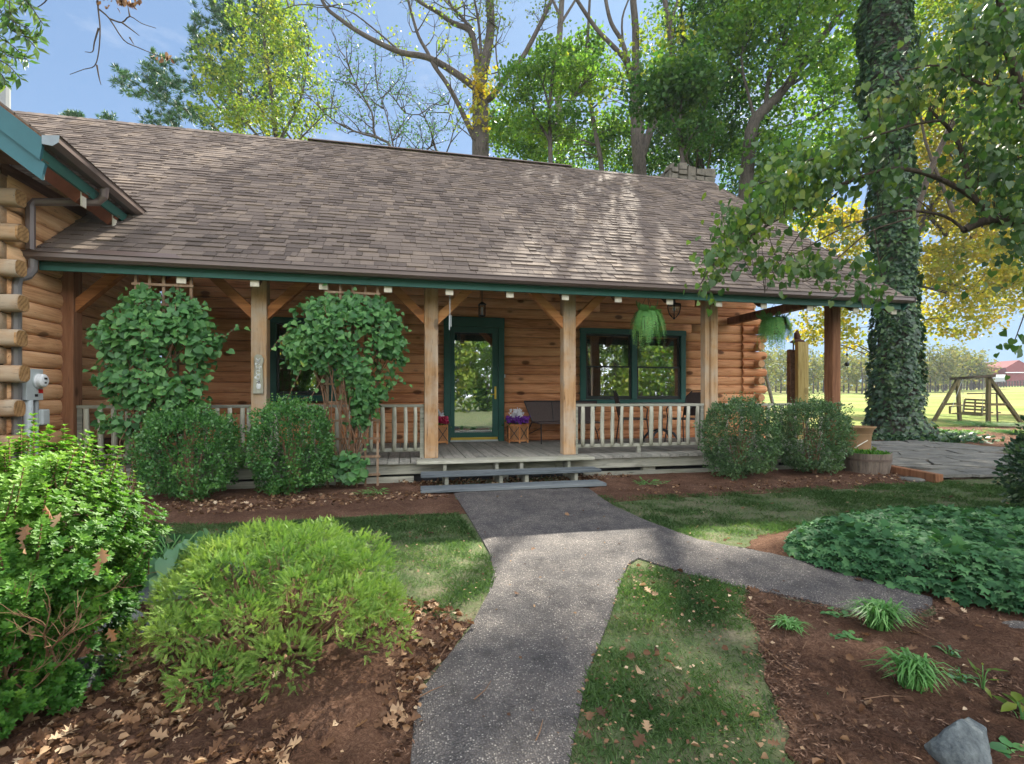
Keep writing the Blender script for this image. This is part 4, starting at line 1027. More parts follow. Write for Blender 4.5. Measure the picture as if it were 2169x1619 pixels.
# patio table and two chairs behind the railing
tb = thing('patio_table', 'round dark metal patio table behind the right railing', 'table', (at_d(1400, 860, 7.6).x, 7.6, DK))
tx = tb.location.x
mb = MB(); mb.lathe((tx, 7.6, .93), [(.50, 0), (.52, .01), (.52, .022), (.50, .03)], 28, capt=True); mb.build('tabletop', M['black'], tb)
mb = MB(); mb.tube([(tx, 7.6, .93), (tx, 7.6, .42)], .03, 8); mb.build('pedestal', M['black'], tb)
for k in range(4):
    an = k*math.pi/2+.6; mb = MB(); mb.tube([(tx+.02*math.cos(an), 7.6+.02*math.sin(an), .52), (tx+.22*math.cos(an), 7.6+.22*math.sin(an), .46), (tx+.36*math.cos(an), 7.6+.36*math.sin(an), .30)], .02, 6); mb.build('foot', M['black'], tb)
def pchair(px, d, rot, lab):
    x = at_d(px, 900, d).x; t = thing('patio_chair', lab, 'chair', (0, 0, 0), 'patio chairs on the porch')
    mb = MB(); mb.box(-.22, .22, -.2, .2, .40, .425); mb.build('seat', m_mesh, t, bevel=.01)
    mb = MB(); mb.add([(-.2, .2, .46), (.2, .2, .46), (.19, .27, .78), (.1, .29, .86), (-.1, .29, .86), (-.19, .27, .78)], [(0,1,2,3,4,5)]); mb.add([(-.2, .206, .46), (.2, .206, .46), (.19, .276, .78), (.1, .296, .86), (-.1, .296, .86), (-.19, .276, .78)], [(5,4,3,2,1,0)]); mb.build('backrest', m_mesh, t)
    mb = MB(); mb.tube([(-.21, .2, .42), (-.2, .27, .78), (-.1, .3, .88), (.1, .3, .88), (.2, .27, .78), (.21, .2, .42)], .011, 6)
    for s__ in (-1, 1): mb.tube([(.22*s__, .22, .62), (.24*s__, -.12, .63), (.23*s__, -.2, .58), (.22*s__, -.18, .42)], .011, 6)
    mb.build('arm_frame', M['black'], t)
    for s__ in (-1, 1):
        for q in (-1, 1):
            mb = MB(); mb.tube([(.21*s__, .19*q, .42), (.23*s__, .24*q, 0)], .011, 6); mb.build('leg', M['black'], t)
    t.location = (x, d, DK); t.rotation_euler.z = rot
pchair(1452, 7.5, R(-70), 'metal patio chair at the right of the round table by the post')
pchair(1340, 7.75, R(75), 'metal patio chair left of the round table under the window')

# leaning pole with pale wood handle beyond the porch
a_, b_ = at_d(1611, 745, 9.2), at_d(1640, 870, 8.9)
mb = MB(); mb.tube([a_, b_, b_+(b_-a_)*.75], [.03, .035, .035], 8); tag(mb.build('leaning_pole', M['grey'], origin=b_), 'thin leaning wooden pole at the right corner of the cabin', 'pole')
# timber bell post
c_ = at_Z(1690, 870, 10.2)
bp_ = thing('bell_post', 'two upright timbers with a rusty cap behind the right boxwoods', 'bell post', (c_.x, c_.y, 0))
def vbox(px0, px1, ztop, Z, mat, nm, tx_=.0):
    a_, b_ = at_Z(px0, 842, Z), at_Z(px1, 842, Z); mb = MB(); dv = (b_-a_); pr = Vector((-dv.y, dv.x, 0)).normalized()*.12
    vs = [a_, b_, b_+pr, a_+pr]; top = CAMZ + (CY-ztop)/F*Z
    mb.add([(v.x, v.y, -.05) for v in vs] + [(v.x*1.0, v.y, top + (0.02 if i in (0, 3) else 0)) for i, v in enumerate(vs)], [(0,1,5,4),(1,2,6,5),(2,3,7,6),(3,0,4,7),(4,5,6,7)]); return mb.build(nm, mat, bp_, bevel=.008)
vbox(1673, 1689, 742, 10.3, M['dkwood'], 'dark_timber'); vbox(1690.5, 1713, 726, 10.1, m_wood('ochre_timber', srgb(122,104,58), srgb(156,138,84), srgb(182,164,110), 'Z', .5), 'pale_timber')
c_ = at_Z(1694, 720, 10.2); mb = MB(); mb.lathe(c_+Vector((0, .06, -.05)), [(.14, 0), (.13, .03), (.07, .06), (.05, .09)], 12, capt=True)
mb.tube([c_+Vector((0, .06, .04)), c_+Vector((-.02, .06, .14)), c_+Vector((.0, .06, .2))], [.07, .05, .02], 8); mb.tube([c_+Vector((-.10, .06, -.04)), c_+Vector((-.10, .06, -.25))], .015, 6); mb.build('rusty_cap', m_plain('rust', srgb(82,56,44), .8, .2, .3, .3, 20, .4), bp_)
# tiny bell pendant by the last post
c_ = at_Z(1794, 772, 8.2); mb = MB(); mb.tube([c_+Vector((0,0,.6)), c_+Vector((0,0,.03))], .003, 5); mb.ball(c_, .035, 8); mb.ball(c_+Vector((0,0,.16)), .02, 7); tag(mb.build('hanging_ornament', M['black'], origin=c_), 'small dark ball ornament hanging right of the last porch post', 'ornament')

# half-barrel planter
c_ = gnd(1836, 1000); c_ = at_Z(1836, 1000, 6.85)
br = thing('barrel_planter', 'low weathered half barrel planter with green sprouts beside the patio', 'planter', (c_.x, c_.y, 0))
mb = MB(); rr = .285
n = 26; vs = []; zs2 = [-.02, .1, .2, .29]; rs = [.245, .265, .278, .286]
for z_, r_ in list(zip(zs2, rs)) + [(.29, .262), (.22, .26)]:
    for k in range(n):
        an = 2*math.pi*k/n; jr = r_ + (.004 if k % 2 else 0); vs.append((c_.x+jr*math.cos(an), c_.y+jr*math.sin(an), z_))
mb.add(vs, [(i*n+k, i*n+(k+1) % n, (i+1)*n+(k+1) % n, (i+1)*n+k) for i in range(5) for k in range(n)] + [tuple(5*n+k for k in range(n))])
mb.build('staves', m_wood('barrel_staves', srgb(84,76,68), srgb(116,104,92), srgb(140,130,116), 'Z', .2), br)
mb = MB(); mb.lathe((c_.x, c_.y, .19), [(.279, 0), (.284, 0), (.286, .03), (.281, .03)], 26, capb=False); mb.build('hoop', m_plain('barrel_hoop', srgb(104,90,80), .7, .3, .4), br)
mb = MB(); mb.lathe((c_.x, c_.y, .215), [(.258, 0)], 20, capb=True); mb.lathe((c_.x, c_.y, .22), [(.255, 0), (.1, .03), (.001, .035)], 16, capb=False); mb.build('potting_soil', M['mulch'], br)
n_ = 900; an = np.random.uniform(0, 6.28, n_); rr_ = .24*np.sqrt(np.random.rand(n_)); P = np.stack([c_.x+rr_*np.cos(an)+.03, c_.y+rr_*np.sin(an), .24+np.random.uniform(0, .05, n_)], 1)
leaves('sprouts', P, rdir(n_)*.7+[0, 0, .9], rdir(n_), np.random.uniform(.02, .05, n_), T_FOLD, M['lf_aza'], br)
n_ = 14; P = np.random.randn(n_, 3)*.015 + np.array([c_.x+.1, c_.y-.02, .34]); leaves('yellow_flower', P, rdir(n_), rdir(n_), .035, T_HEART, M['lf_gold'], br)
# tall clay pot
c_ = at_Z(1808, 950, 7.5)
mb = MB(); zt = CAMZ-(903-842)/F*7.5; n_ = 24
mb.lathe((c_.x, c_.y, 0), [(.21, 0), (.215, .3), (.225, zt-.12), (.25, zt-.05), (.285, zt-.01), (.285, zt), (.26, zt), (.225, zt-.08), (.19, .3)], n_, capt=True)
mb.lathe((c_.x, c_.y, zt-.13), [(.226, 0), (.234, .01), (.226, .02)], n_, capb=False)
pot = mb.build('clay_pot', m_plain('ochre_clay', srgb(140,114,84), .85, .1, 0, .25, 5, .3), smooth=True, origin=(c_.x, c_.y, 0)); tag(pot, 'tall ochre clay pot with flared rim behind the half barrel', 'pot')
p0, p1 = at_Z(1812, 948, 7.18), at_Z(1838, 933, 7.2); mb = MB(); mb.tube([p0, p1], .007, 6); mb.ball(p0, .014, 6); mb.build('handle', M['tail'], pot)
# timber edging by the patio and flat slab
a_, b_ = gnd(1878, 1001), gnd(1990, 1024)
mb = MB(); mb.beam((a_.x, a_.y, .055), (b_.x, b_.y, .055), .1, .11); tag(mb.build('edging_timber', M['post_dk'], bevel=.008, origin=(a_+b_)/2), 'brown timber edging the flagstone patio behind the mulch', 'timber')
c_ = gnd(1930, 1019); mb = MB(); mb.lathe((c_.x, c_.y, 0), [(.13, 0), (.14, .02), (.13, .035), (.05, .045)], 7, capt=True); tag(mb.build('flat_stone', M['flag'], origin=c_), 'small pale flat stone lying in mulch by the timber edging', 'stone')
# rocks
def rock(name, c, sx, sy, sz, rot, lab, cat='rock', mat='rock', seed=0, cuts=5, group=None):
    bm = bmesh.new(); bmesh.ops.create_icosphere(bm, subdivisions=4, radius=1)
    rnd_ = random.Random(seed); pl = [(Vector((rnd_.gauss(0,1), rnd_.gauss(0,1), abs(rnd_.gauss(0,.8)))).normalized(), rnd_.uniform(.55, .8)) for _ in range(cuts)]
    for v in bm.verts:
        for nn, dd in pl:
            q = v.co.dot(nn)
            if q > dd: v.co -= nn*(q-dd)*.95
        v.co += v.co.normalized()*(.07*mnoise.noise(v.co*2.3+Vector((seed, 0, 0))) + .03*mnoise.noise(v.co*7) + .012*mnoise.noise(v.co*19))
        v.co = Vector((v.co.x*sx, v.co.y*sy, v.co.z*sz))
    bmesh.ops.rotate(bm, verts=bm.verts, cent=(0,0,0), matrix=Matrix.Rotation(rot, 3, 'Z'))
    me = bpy.data.meshes.new(name); bm.to_mesh(me); bm.free()
    o = bpy.data.objects.new(name, me); COL.objects.link(o); me.materials.append(M[mat]); o.location = c; return tag(o, lab, cat, group)
c_ = gnd(2042, 1610); rock('rock', (c_.x, c_.y, .03), .115, .085, .10, .3, 'angular blue grey rock in the mulch at lower right', seed=4, cuts=7)
c_ = gnd(2170, 1345); rock('stepping_stone', (c_.x+.02, c_.y, .0), .14, .1, .035, .2, 'round speckled stepping stone at the right edge of the mulch bed', 'stone', 'path', 6, 3)
for (px, py, s_, lab) in ((190, 1440, .17, 'flat slate rock under the azalea among dead leaves'), (255, 1330, .13, 'grey slate rock behind the azalea stems'), (350, 1275, .15, 'upright dark slate rock between hosta and juniper'), (345, 1340, .12, 'dark slate rock at the left foot of the juniper')):
    c_ = gnd(px, py); rock('rock', (c_.x, c_.y, .02), s_, s_*.7, s_*(.75 if 'upright' in lab else .4), random.random()*3, lab, seed=px, group='slate rocks edging the bed')

# ---- A-frame swing
sw = thing('swing_frame', 'wooden A-frame garden swing with slatted bench on the lawn', 'garden swing', at_Z(2060, 890, 20.2)*1)
sw.location.z = 0
def P_(px, Z, z): 
    v = at_Z(px, 842, Z); return Vector((v.x, v.y, z))
bl, br_ = P_(2016, 21.6, 1.86), P_(2104, 18.6, 1.86)
mw = m_wood('mossy_timber', srgb(62,56,36), srgb(92,84,54), srgb(116,106,74), 'Z', .2)
mb = MB(); mb.beam(bl, br_, .16, .1); mb.build('top_beam', M['bark_dk'], sw)
lt, rt_ = P_(2028, 21.4, 1.8), P_(2094, 18.9, 1.8)
for top, foot in ((lt, P_(1977, 21.4, .0)), (lt, P_(2033, 21.4, -.02)), (rt_, P_(2093, 18.9, -.06)), (rt_, P_(2166, 18.9, .0))):
    mb = MB(); mb.beam(top, foot, .11, .11); mb.build('leg', mw, sw)
mb = MB(); mb.beam(P_(1996, 21.4, .75), P_(2031, 21.4, .78), .07, .09); mb.build('crossbar', mw, sw); mb = MB(); mb.beam(P_(2094, 18.9, .78), P_(2130, 18.9, .78), .07, .09); mb.build('crossbar', mw, sw)
bn = bpy.data.objects.new('swing_seat', None); COL.objects.link(bn); bn.parent = sw
s0, s1, s2, s3 = P_(2012, 20.6, .38), P_(2080, 19.6, .32), P_(2090, 20.3, .38), P_(2040, 21.0, .42)
mb = MB()
for i in range(6): u = i/5; mb.beam(s0.lerp(s3, u), s1.lerp(s2, u), .07, .025)
mb.build('seat_slats', mw, bn)
b0, b1 = s3+Vector((.25, .1, .55)), s2+Vector((.1, .1, .55)); mb = MB()
for i in range(5): u = i/4; mb.beam(s3.lerp(b0, u), s2.lerp(b1, u), .03, .07)
for u in (0, .5, 1): mb.beam(s3.lerp(s2, u), b0.lerp(b1, u), .06, .04)
mb.build('back_slats', mw, bn)
for (q0, q1) in ((s0, s3), (s1, s2)):
    mb = MB(); mb.beam(q0+Vector((0,0,.28)), q1+Vector((0,0,.3)), .07, .04); mb.beam(q0, q0+Vector((0,0,.28)), .05, .05); mb.build('armrest', mw, bn)
for (q0, tp) in ((s0, bl.lerp(br_, .3)), (s3, bl.lerp(br_, .3)), (s1, bl.lerp(br_, .8)), (s2, bl.lerp(br_, .8))):
    mb = MB(); mb.tube([q0, tp], .008, 5); mb.build('chain', M['elgrey'], bn)
fr = thing('clothesline', 'thin dark metal clothesline stand behind the garden swing', 'clothesline', P_(2100, 20.5, 0))
for px in (2097, 2113):
    mb = MB(); mb.tube([P_(px, 20.5, -.03), P_(px-2, 20.5, 1.22)], .03, 6); mb.build('upright', M['bark_dk'], fr)
    mb = MB(); mb.tube([P_(px, 20.5, .42), P_(px+6, 20.5, .42)], .03, 6); mb.build('peg', M['bark_dk'], fr)
mb = MB(); mb.tube([P_(2049, 20.5, 1.2), P_(2113, 20.5, 1.22)], .028, 6); mb.build('top_bar', M['bark_dk'], fr)

# ---- red barn far away
bz = 2.6; Zb = 105
bn = thing('red_barn', 'distant dull red barn with gable end and white trim', 'barn', P_(2125, Zb, bz))
mred = m_plain('barn_red', srgb(116,66,66), .8, .1, 0, .12, .5, .1); mroof = m_plain('barn_roof', srgb(120,80,78), .7, .2, 0, .15, .5)
def bpt(px, Z, py): v = at_Z(px, py, Z); return v
def prism(x0, x1, ya, zb_, zt_, zp, Z, dep, nm, mat):
    a_, b_ = P_(x0, Z, 0), P_(x1, Z, 0); dv = (b_-a_).normalized(); pr = Vector((-dv.y, dv.x, 0))*dep; mb = MB()
    m0 = (a_+b_)/2
    f = [(a_.x, a_.y, zb_), (b_.x, b_.y, zb_), (b_.x, b_.y, zt_), (m0.x, m0.y, zp), (a_.x, a_.y, zt_)]; bk = [(x+pr.x, y+pr.y, z) for x, y, z in f]
    mb.add(f+bk, [(0,1,2,3,4),(9,8,7,6,5),(0,5,6,1),(1,6,7,2),(2,7,8,3),(3,8,9,4),(4,9,5,0)]); return mb.build(nm, mat, bn)
zz = lambda py, Z=105: CAMZ + (CY-py)/F*Z
prism(2131, 2186, 0, 1, zz(779), zz(763), Zb, 14, 'gable_block', mred)
prism(2058, 2130, 0, 1, zz(781), zz(775), Zb+2, 8, 'long_wing', mred)
mb = MB(); mb.beam(P_(2130, Zb-.2, zz(789.5)), P_(2190, Zb-.2, zz(789.5)), .2, .16); mb.build('white_trim', M['white'], bn)
mb = MB(); mb.beam(P_(2103, Zb-.3, zz(797)), P_(2129, Zb-.3, zz(797)), .2, .6); mb.build('white_panel', M['white'], bn)
mb = MB(); mb.beam(P_(2103, Zb-.3, zz(805)), P_(2129, Zb-.3, zz(805)), .2, 1.0); mb.build('shed_door', M['pvc'], bn)
fn = thing('paddock_fence', 'distant dark rail fence in front of the red barn', 'fence', P_(2050, 96, 2))
for i in range(46):
    px = 1940 + i*6; Z = 98; g = P_(px, Z, 0); gz = terr(g.x, g.y); mb = MB(); mb.box(g.x-.06, g.x+.06, g.y-.06, g.y+.06, gz-.2, gz+1.2); mb.build('fence_post', M['bark'], fn)
mb = MB()
for h_ in (.5, .85, 1.15):
    for i in range(12):
        a_, b_ = P_(1940+i*24, 98, 0), P_(1964+i*24, 98, 0); mb.beam((a_.x, a_.y, terr(a_.x, a_.y)+h_), (b_.x, b_.y, terr(b_.x, b_.y)+h_), .05, .1)
mb.build('rails', M['bark'], fn)
# ================================================================== PLANTS
random.seed(77); np.random.seed(77)
U3 = lambda v: np.array([v[0], v[1], v[2]])
# boxwoods
def boxwood(px, py0, py1, Z, rx, lab, mat, seed, flat=.92):
    random.seed(seed); np.random.seed(seed)
    g = at_Z(px, 842, Z); zt = CAMZ + (CY-py0)/F*(Z-.1); c = np.array([g.x, g.y, zt*.5+.02]); rz_ = zt*.5
    t = thing('boxwood_shrub', lab, 'shrub', (g.x, g.y, 0), 'boxwood shrubs in front of the porch')
    n = 15000; d = rdir(n); d = nrmz(d*np.array([1, 1, 1.0]))
    e = np.sign(d)*np.abs(d)**flat; e /= np.max(np.abs(e), axis=1, keepdims=True)**.35
    lump = np.array([mnoise.noise((q[0]*3.1+seed, q[1]*3.1, q[2]*3.1)) + .5*mnoise.noise((q[0]*7+seed, q[1]*7, q[2]*7)) for q in d])
    dep = 1 - np.abs(np.random.randn(n))*.10; rr = np.clip(dep, .5, 1.06)*(1+.3*lump)
    P = c + e*rr[:, None]*np.array([rx, rx*.92, rz_])*.93; hl = np.array([mnoise.noise((q[0]*4.3+seed*3, q[1]*4.3, q[2]*4.3)) for q in d]); keep = (P[:, 2] > .02) & ((hl > -.3) | (np.random.rand(n) < .25)); P, dd, lp = P[keep], d[keep], lump[keep]
    k = len(P); D = nrmz(dd + rdir(k)*.9 + [0, 0, .35]); N = nrmz(dd + rdir(k)*.8)
    leaves('foliage', P, D, N, np.random.uniform(.018, .034, k), T_DIA, mat, t, np.clip(np.random.rand(k)*.8+lp*.3+.05, 0, 1), wid=1.3)
    n2 = 260; d2 = rdir(n2); P2 = c + d2*np.array([rx, rx, rz_])*.93; D2 = d2*.6+[0, 0, .9]
    Q = []; DD = []; 
    for p_, q_ in zip(P2, D2):
        L_ = random.uniform(.03, .11)
        for j in range(6): Q.append(p_+q_*L_*j/5); DD.append(q_+np.random.randn(3)*.9)
    leaves('shoots', Q, DD, rdir(len(Q)), .024, T_DIA, mat, t, np.random.uniform(.5, 1, len(Q)), wid=1.2)
    mb = MB()
    for i in range(12):
        a = random.uniform(0, 6.28); el_ = random.uniform(.5, 1.45); r_ = random.uniform(.4, .74)
        q = Vector((c[0]+math.cos(a)*math.cos(el_)*rx*r_, c[1]+math.sin(a)*math.cos(el_)*rx*r_, c[2]+math.sin(el_)*rz_*r_)); b = Vector((g.x+random.uniform(-.05, .05), g.y+random.uniform(-.05, .05), 0))
        mb.tube([b, b.lerp(q, .4)+Vector((0, 0, .04)), q], [.014, .009, .003], 5)
    mb.build('stems', M['twig'], t)
boxwood(402, 868, 1072, 5.05, .46, 'large round boxwood below the left vine trellis', M['lf_box'], 11)
boxwood(618, 853, 1046, 5.35, .43, 'round boxwood at the foot of the second porch post', M['lf_box'], 12)
boxwood(1566, 850, 1012, 6.45, .45, 'grey green boxwood in front of the fifth porch post', M['lf_box2'], 13)
boxwood(1718, 850, 1005, 6.75, .45, 'grey green boxwood beside the half barrel', M['lf_box2'], 14)

# trellises with climbing vines
def trellis(px0, px1, d, ztop, lab, seed):
    random.seed(seed); x0, x1 = at_d(px0, 800, d).x, at_d(px1, 800, d).x
    t = thing('trellis', lab, 'trellis', ((x0+x1)/2, d, 0), 'wooden trellises by the porch')
    n = 4
    for i in range(n+1): x = x0+(x1-x0)*i/n; mb = MB(); mb.box(x-.013, x+.013, d-.01, d+.01, .02, ztop+(.12 if i % 2 else .02)); mb.build('upright', M['trellis'], t)
    z = .14; k = 0
    while z < ztop: 
        mb = MB(); mb.box(x0-.03, x1+.03, d-.026, d-.0105, z, z+.026); mb.build('slat', M['trellis'], t); z += .21
trellis(288, 405, 5.99, 2.36, 'wooden trellis behind the left climbing vine', 1)
trellis(694, 800, 5.99, 2.36, 'wooden trellis behind the right climbing vine, bare lattice showing below', 2)
def vine(outline, holes_, d0, thick, n, lab, seed, extra, base):
    random.seed(seed); np.random.seed(seed)
    xs, ys = samp(outline, n); e = edged(xs, ys, outline); og = np.where(e < 26, 1.0, 0)*np.random.exponential(7, n); a_o = np.random.uniform(0, 6.28, n); xs = xs+np.cos(a_o)*og; ys = ys+np.sin(a_o)*og
    nz_ = np.array([mnoise.noise((a*.012+seed, b*.012, 0)) + .5*mnoise.noise((a*.03, b*.03, seed)) for a, b in zip(xs, ys)])
    keep = (nz_ > -.22) | (np.random.rand(n) < .22)
    for h in holes_: keep &= ~(inpoly(xs, ys, h) & (np.random.rand(n) < .85))
    xs, ys, e, nz_ = xs[keep], ys[keep], e[keep], nz_[keep]; n = len(xs)
    th_ = thick*np.sqrt(np.clip(e/70, 0.02, 1))*(1+.35*nz_)
    dd = d0 - th_*np.random.choice([1, 1, 1, .75, .5, .2], n) + np.random.randn(n)*.02
    P = np.array([U3(at_d(a, b, q)) for a, b, q in zip(xs, ys, dd)])
    cx_ = sum(p[0] for p in outline)/len(outline)
    D = np.stack([(xs-cx_)/160*.5+np.random.randn(n)*.7, -.35+np.random.randn(n)*.5, -.7+np.random.randn(n)*.5], 1)
    N = np.stack([np.random.randn(n)*.6, -.8+np.random.randn(n)*.4, .6+np.random.randn(n)*.5], 1)
    b_ = at_d(*base, d0); t = thing('climbing_vine', lab, 'vine', (b_.x, d0, 0), 'climbing vines on trellises')
    leaves('leaf_mass', P, D, N, np.random.uniform(.045, .092, n)*np.where(np.random.rand(n) < .2, .7, 1), T_HEART, M['lf_vine'], t)
    mb = MB()
    for i in range(22):
        j = random.randrange(n); q = Vector(P[j]); b = Vector((b_.x+random.uniform(-.12, .12), d0-.03, random.uniform(0, .1)))
        m1 = b.lerp(q, .35)+Vector((random.uniform(-.1, .1), random.uniform(-.06, .03), .1)); m2 = b.lerp(q, .7)+Vector((random.uniform(-.1, .1), .02, .12))
        mb.tube([b, m1, m2, q], [.009, .007, .005, .003], 5)
    for i in range(40):
        a_, c_ = random.sample(range(n), 2); a_, c_ = Vector(P[a_]), Vector(P[c_])
        if (a_-c_).length < .7: mb.tube([a_, (a_+c_)/2+Vector((0, .03, -.06)), c_], .004, 4)
    for ex in extra:
        pts = [at_d(a, b, d0-.12) for a, b in ex]; mb.tube(pts, [.005]*(len(pts)-1)+[.002], 5)
    mb.build('stems', M['twig'], t)
    Q = []
    for ex in extra:
        for i in range(len(ex)-1):
            for u in (0, .33, .66): Q.append(U3(at_d(ex[i][0]+(ex[i+1][0]-ex[i][0])*u, ex[i][1]+(ex[i+1][1]-ex[i][1])*u, d0-.13)))
    if Q: Q = np.array(Q); leaves('side_leaves', Q, rdir(len(Q))+[0, -.2, -.3], rdir(len(Q))*.5+[0, -1, .4], np.random.uniform(.03, .06, len(Q)), T_HEART, M['lf_vine'], t)
    return t
vine([(262,628),(320,612),(372,612),(425,640),(452,690),(470,712),(458,745),(440,775),(445,800),(432,850),(410,880),(395,905),(300,930),(240,910),(205,905),(212,872),(240,850),(222,825),(200,800),(232,770),(215,740),(190,712),(215,670),(240,650)],
     [], 5.97, .32, 2900, 'dense green vine with round leaves draping over the left trellis', 5,
     [[(452,712),(478,712),(498,695),(506,688)],[(215,712),(195,705),(178,708)],[(235,770),(205,780),(175,786)],[(300,905),(265,912),(262,950)],[(230,800),(205,798)]], (300, 1030))
vine([(632,650),(668,628),(720,625),(790,626),(828,640),(850,690),(856,740),(852,775),(832,800),(812,850),(795,872),(775,880),(778,930),(760,900),(735,905),(745,860),(730,830),(700,800),(660,780),(635,790),(615,770),(604,735),(612,690)],
     [[(640,770),(690,790),(700,840),(640,850)],[(690,790),(725,800),(725,850),(690,840)]], 5.97, .32, 2900, 'dense green vine with round leaves draping over the second trellis', 6,
     [[(615,700),(590,720),(572,745)],[(640,780),(620,820),(608,848)],[(690,790),(660,840),(618,850)],[(835,790),(850,805),(858,812)],[(730,880),(745,940),(720,1000)],[(760,900),(780,940),(750,980),(735,1010)]], (735, 1030))
n_ = 120; xs, ys = samp([(705,965),(740,950),(775,975),(772,1010),(735,1020),(708,1010)], n_); P = np.array([U3(at_d(a, b, 5.9-random.random()*.15)) for a, b in zip(xs, ys)])
o = leaves('vine_seedling', P, rdir(n_)*.5+[0, -.3, -.5], rdir(n_)*.4+[0, -1, .6], np.random.uniform(.06, .11, n_), T_HEART, M['lf_vine'], origin=tuple(P[0]*[1, 1, 0])); tag(o, 'low clump of green vine leaves at the foot of the second trellis', 'vine')

# juniper in the foreground
random.seed(31); np.random.seed(31)
c_ = at_Z(596, 842, 2.03); jt = thing('juniper_bush', 'low spreading bright green juniper in the foreground beside the path', 'shrub', (c_.x, c_.y, 0))
cj = np.array([c_.x, c_.y, .15]); ns = 15000
LUMP = [(np.array([0, 0, .16]), .24), (np.array([.12, .05, .2]), .16), (np.array([-.13, .02, .17]), .17)]
for i in range(30):
    a = i*2.39996; v_ = (i+.5)/30; el_ = math.acos(1-v_*1.05) if v_*1.05 <= 2 else 1.6; rr0 = random.uniform(.9, 1.08)
    LUMP.append((np.array([math.cos(a)*math.sin(el_)*.40*rr0, math.sin(a)*math.sin(el_)*.38*rr0, .02+math.cos(el_)*.27*rr0 - (.07 if el_ > 1.3 else 0)]), random.uniform(.085, .145)))
P = []; D = []; Rn = []
for i in range(ns):
    q, s__ = random.choice(LUMP); d = np.random.randn(3); d /= np.linalg.norm(d); d[2] = abs(d[2])*1.0 if random.random() < .7 else d[2]
    s2 = s__*(1+.22*mnoise.noise((d[0]*3+q[0]*9, d[1]*3, d[2]*3)))
    p_ = cj + q + d*s2*np.array([1, 1, .8])*random.uniform(.75, 1.03)
    if p_[2] < .05 + .05*abs(mnoise.noise((p_[0]*8, p_[1]*8, 0))): continue
    inside = any(np.linalg.norm((p_-cj-q2)/np.array([1, 1, .8])) < s3*.74 for q2, s3 in LUMP)
    if inside: continue
    P.append(p_); D.append(d*.8+np.array([0, 0, .3])+np.random.randn(3)*.6)
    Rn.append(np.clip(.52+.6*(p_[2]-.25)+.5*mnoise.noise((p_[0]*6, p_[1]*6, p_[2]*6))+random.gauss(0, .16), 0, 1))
Q = []; QD = []; QN = []; QS = []; QR = []; mb = MB()
for p_, d, r_ in zip(P, D, Rn):
    d = d/np.linalg.norm(d); L_ = random.uniform(.02, .038); s1 = np.cross(d, np.random.randn(3)); s1 /= np.linalg.norm(s1); nn = np.cross(s1, d)
    for k in range(11):
        u = k/10; b = p_ + d*L_*u
        for sg_ in (-1, 1):
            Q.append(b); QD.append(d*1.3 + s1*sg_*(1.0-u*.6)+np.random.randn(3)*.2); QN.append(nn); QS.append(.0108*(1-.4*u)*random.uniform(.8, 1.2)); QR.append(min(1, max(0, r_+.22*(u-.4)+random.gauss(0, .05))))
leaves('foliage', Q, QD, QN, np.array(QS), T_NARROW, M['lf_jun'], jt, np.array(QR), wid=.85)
for i in range(90):
    a = random.uniform(0, 6.28); b = Vector((c_.x+random.uniform(-.07, .07), c_.y+random.uniform(-.07, .07), .0)); q, s__ = random.choice(LUMP)
    e_ = Vector(cj+q+np.random.randn(3)*s__*.33); e_.z = max(.05, e_.z); m1 = b.lerp(e_, .5); m1.z = max(.03, m1.z*.55)
    mb.tube([b, b.lerp(m1, .5)+Vector((0, 0, .01)), m1, e_], [.014, .011, .007, .0025], 5)
mb.build('branches', M['twig'], jt, smooth=True)

# azalea at the left edge
random.seed(32); np.random.seed(32)
b0 = at_Z(-10, 842, 1.62); at_ = thing('azalea_bush', 'tall bright green azalea bush at the left edge of the foreground', 'shrub', (b0.x, b0.y, 0))
mb = MB(); tips = []
def sprout(p, d, L_, r_, k):
    n = 4; pts = [p]; rr = [r_]
    for i in range(n):
        d = (d + Vector((random.gauss(0, .16), random.gauss(0, .16), random.gauss(.07, .1)))).normalized(); p = p + d*L_/n; pts.append(p); rr.append(r_*(1-.45*(i+1)/n))
        if k <= 1: tips.append((p.copy(), d.copy(), k))
    mb.tube(pts, rr, 5 if k < 3 else 7, cap=False)
    if k == 0: return
    for i in range(random.choice((3, 3, 4))):
        q = pts[random.choice((2, 3, 4, 4))]; dd = (d + Vector((random.gauss(0, .55), random.gauss(0, .55), random.gauss(.12, .28)))).normalized(); sprout(q, dd, L_*random.uniform(.55, .8), r_*.55, k-1)
for i in range(9):
    a = random.uniform(0, 6.28); sp = random.uniform(.15, .8)
    sprout(Vector((b0.x+random.uniform(-.10, .14), b0.y+random.uniform(-.12, .12), 0)), Vector((math.cos(a)*sp, math.sin(a)*sp, 1)).normalized(), random.uniform(.20, .27), .010, 4)
cA = Vector((b0.x-.02, b0.y+.03, .48)); ok_ = []
def okA(p):
    q = p - cA; v = (q.x/.40)**2 + (q.y/.5)**2 + (q.z/.44)**2
    if p.z < .10 or p.y < .62: return False
    return v < 1.0 + .25*mnoise.noise((p.x*4, p.y*4, p.z*4))
tips = [t_ for t_ in tips if okA(t_[0])]
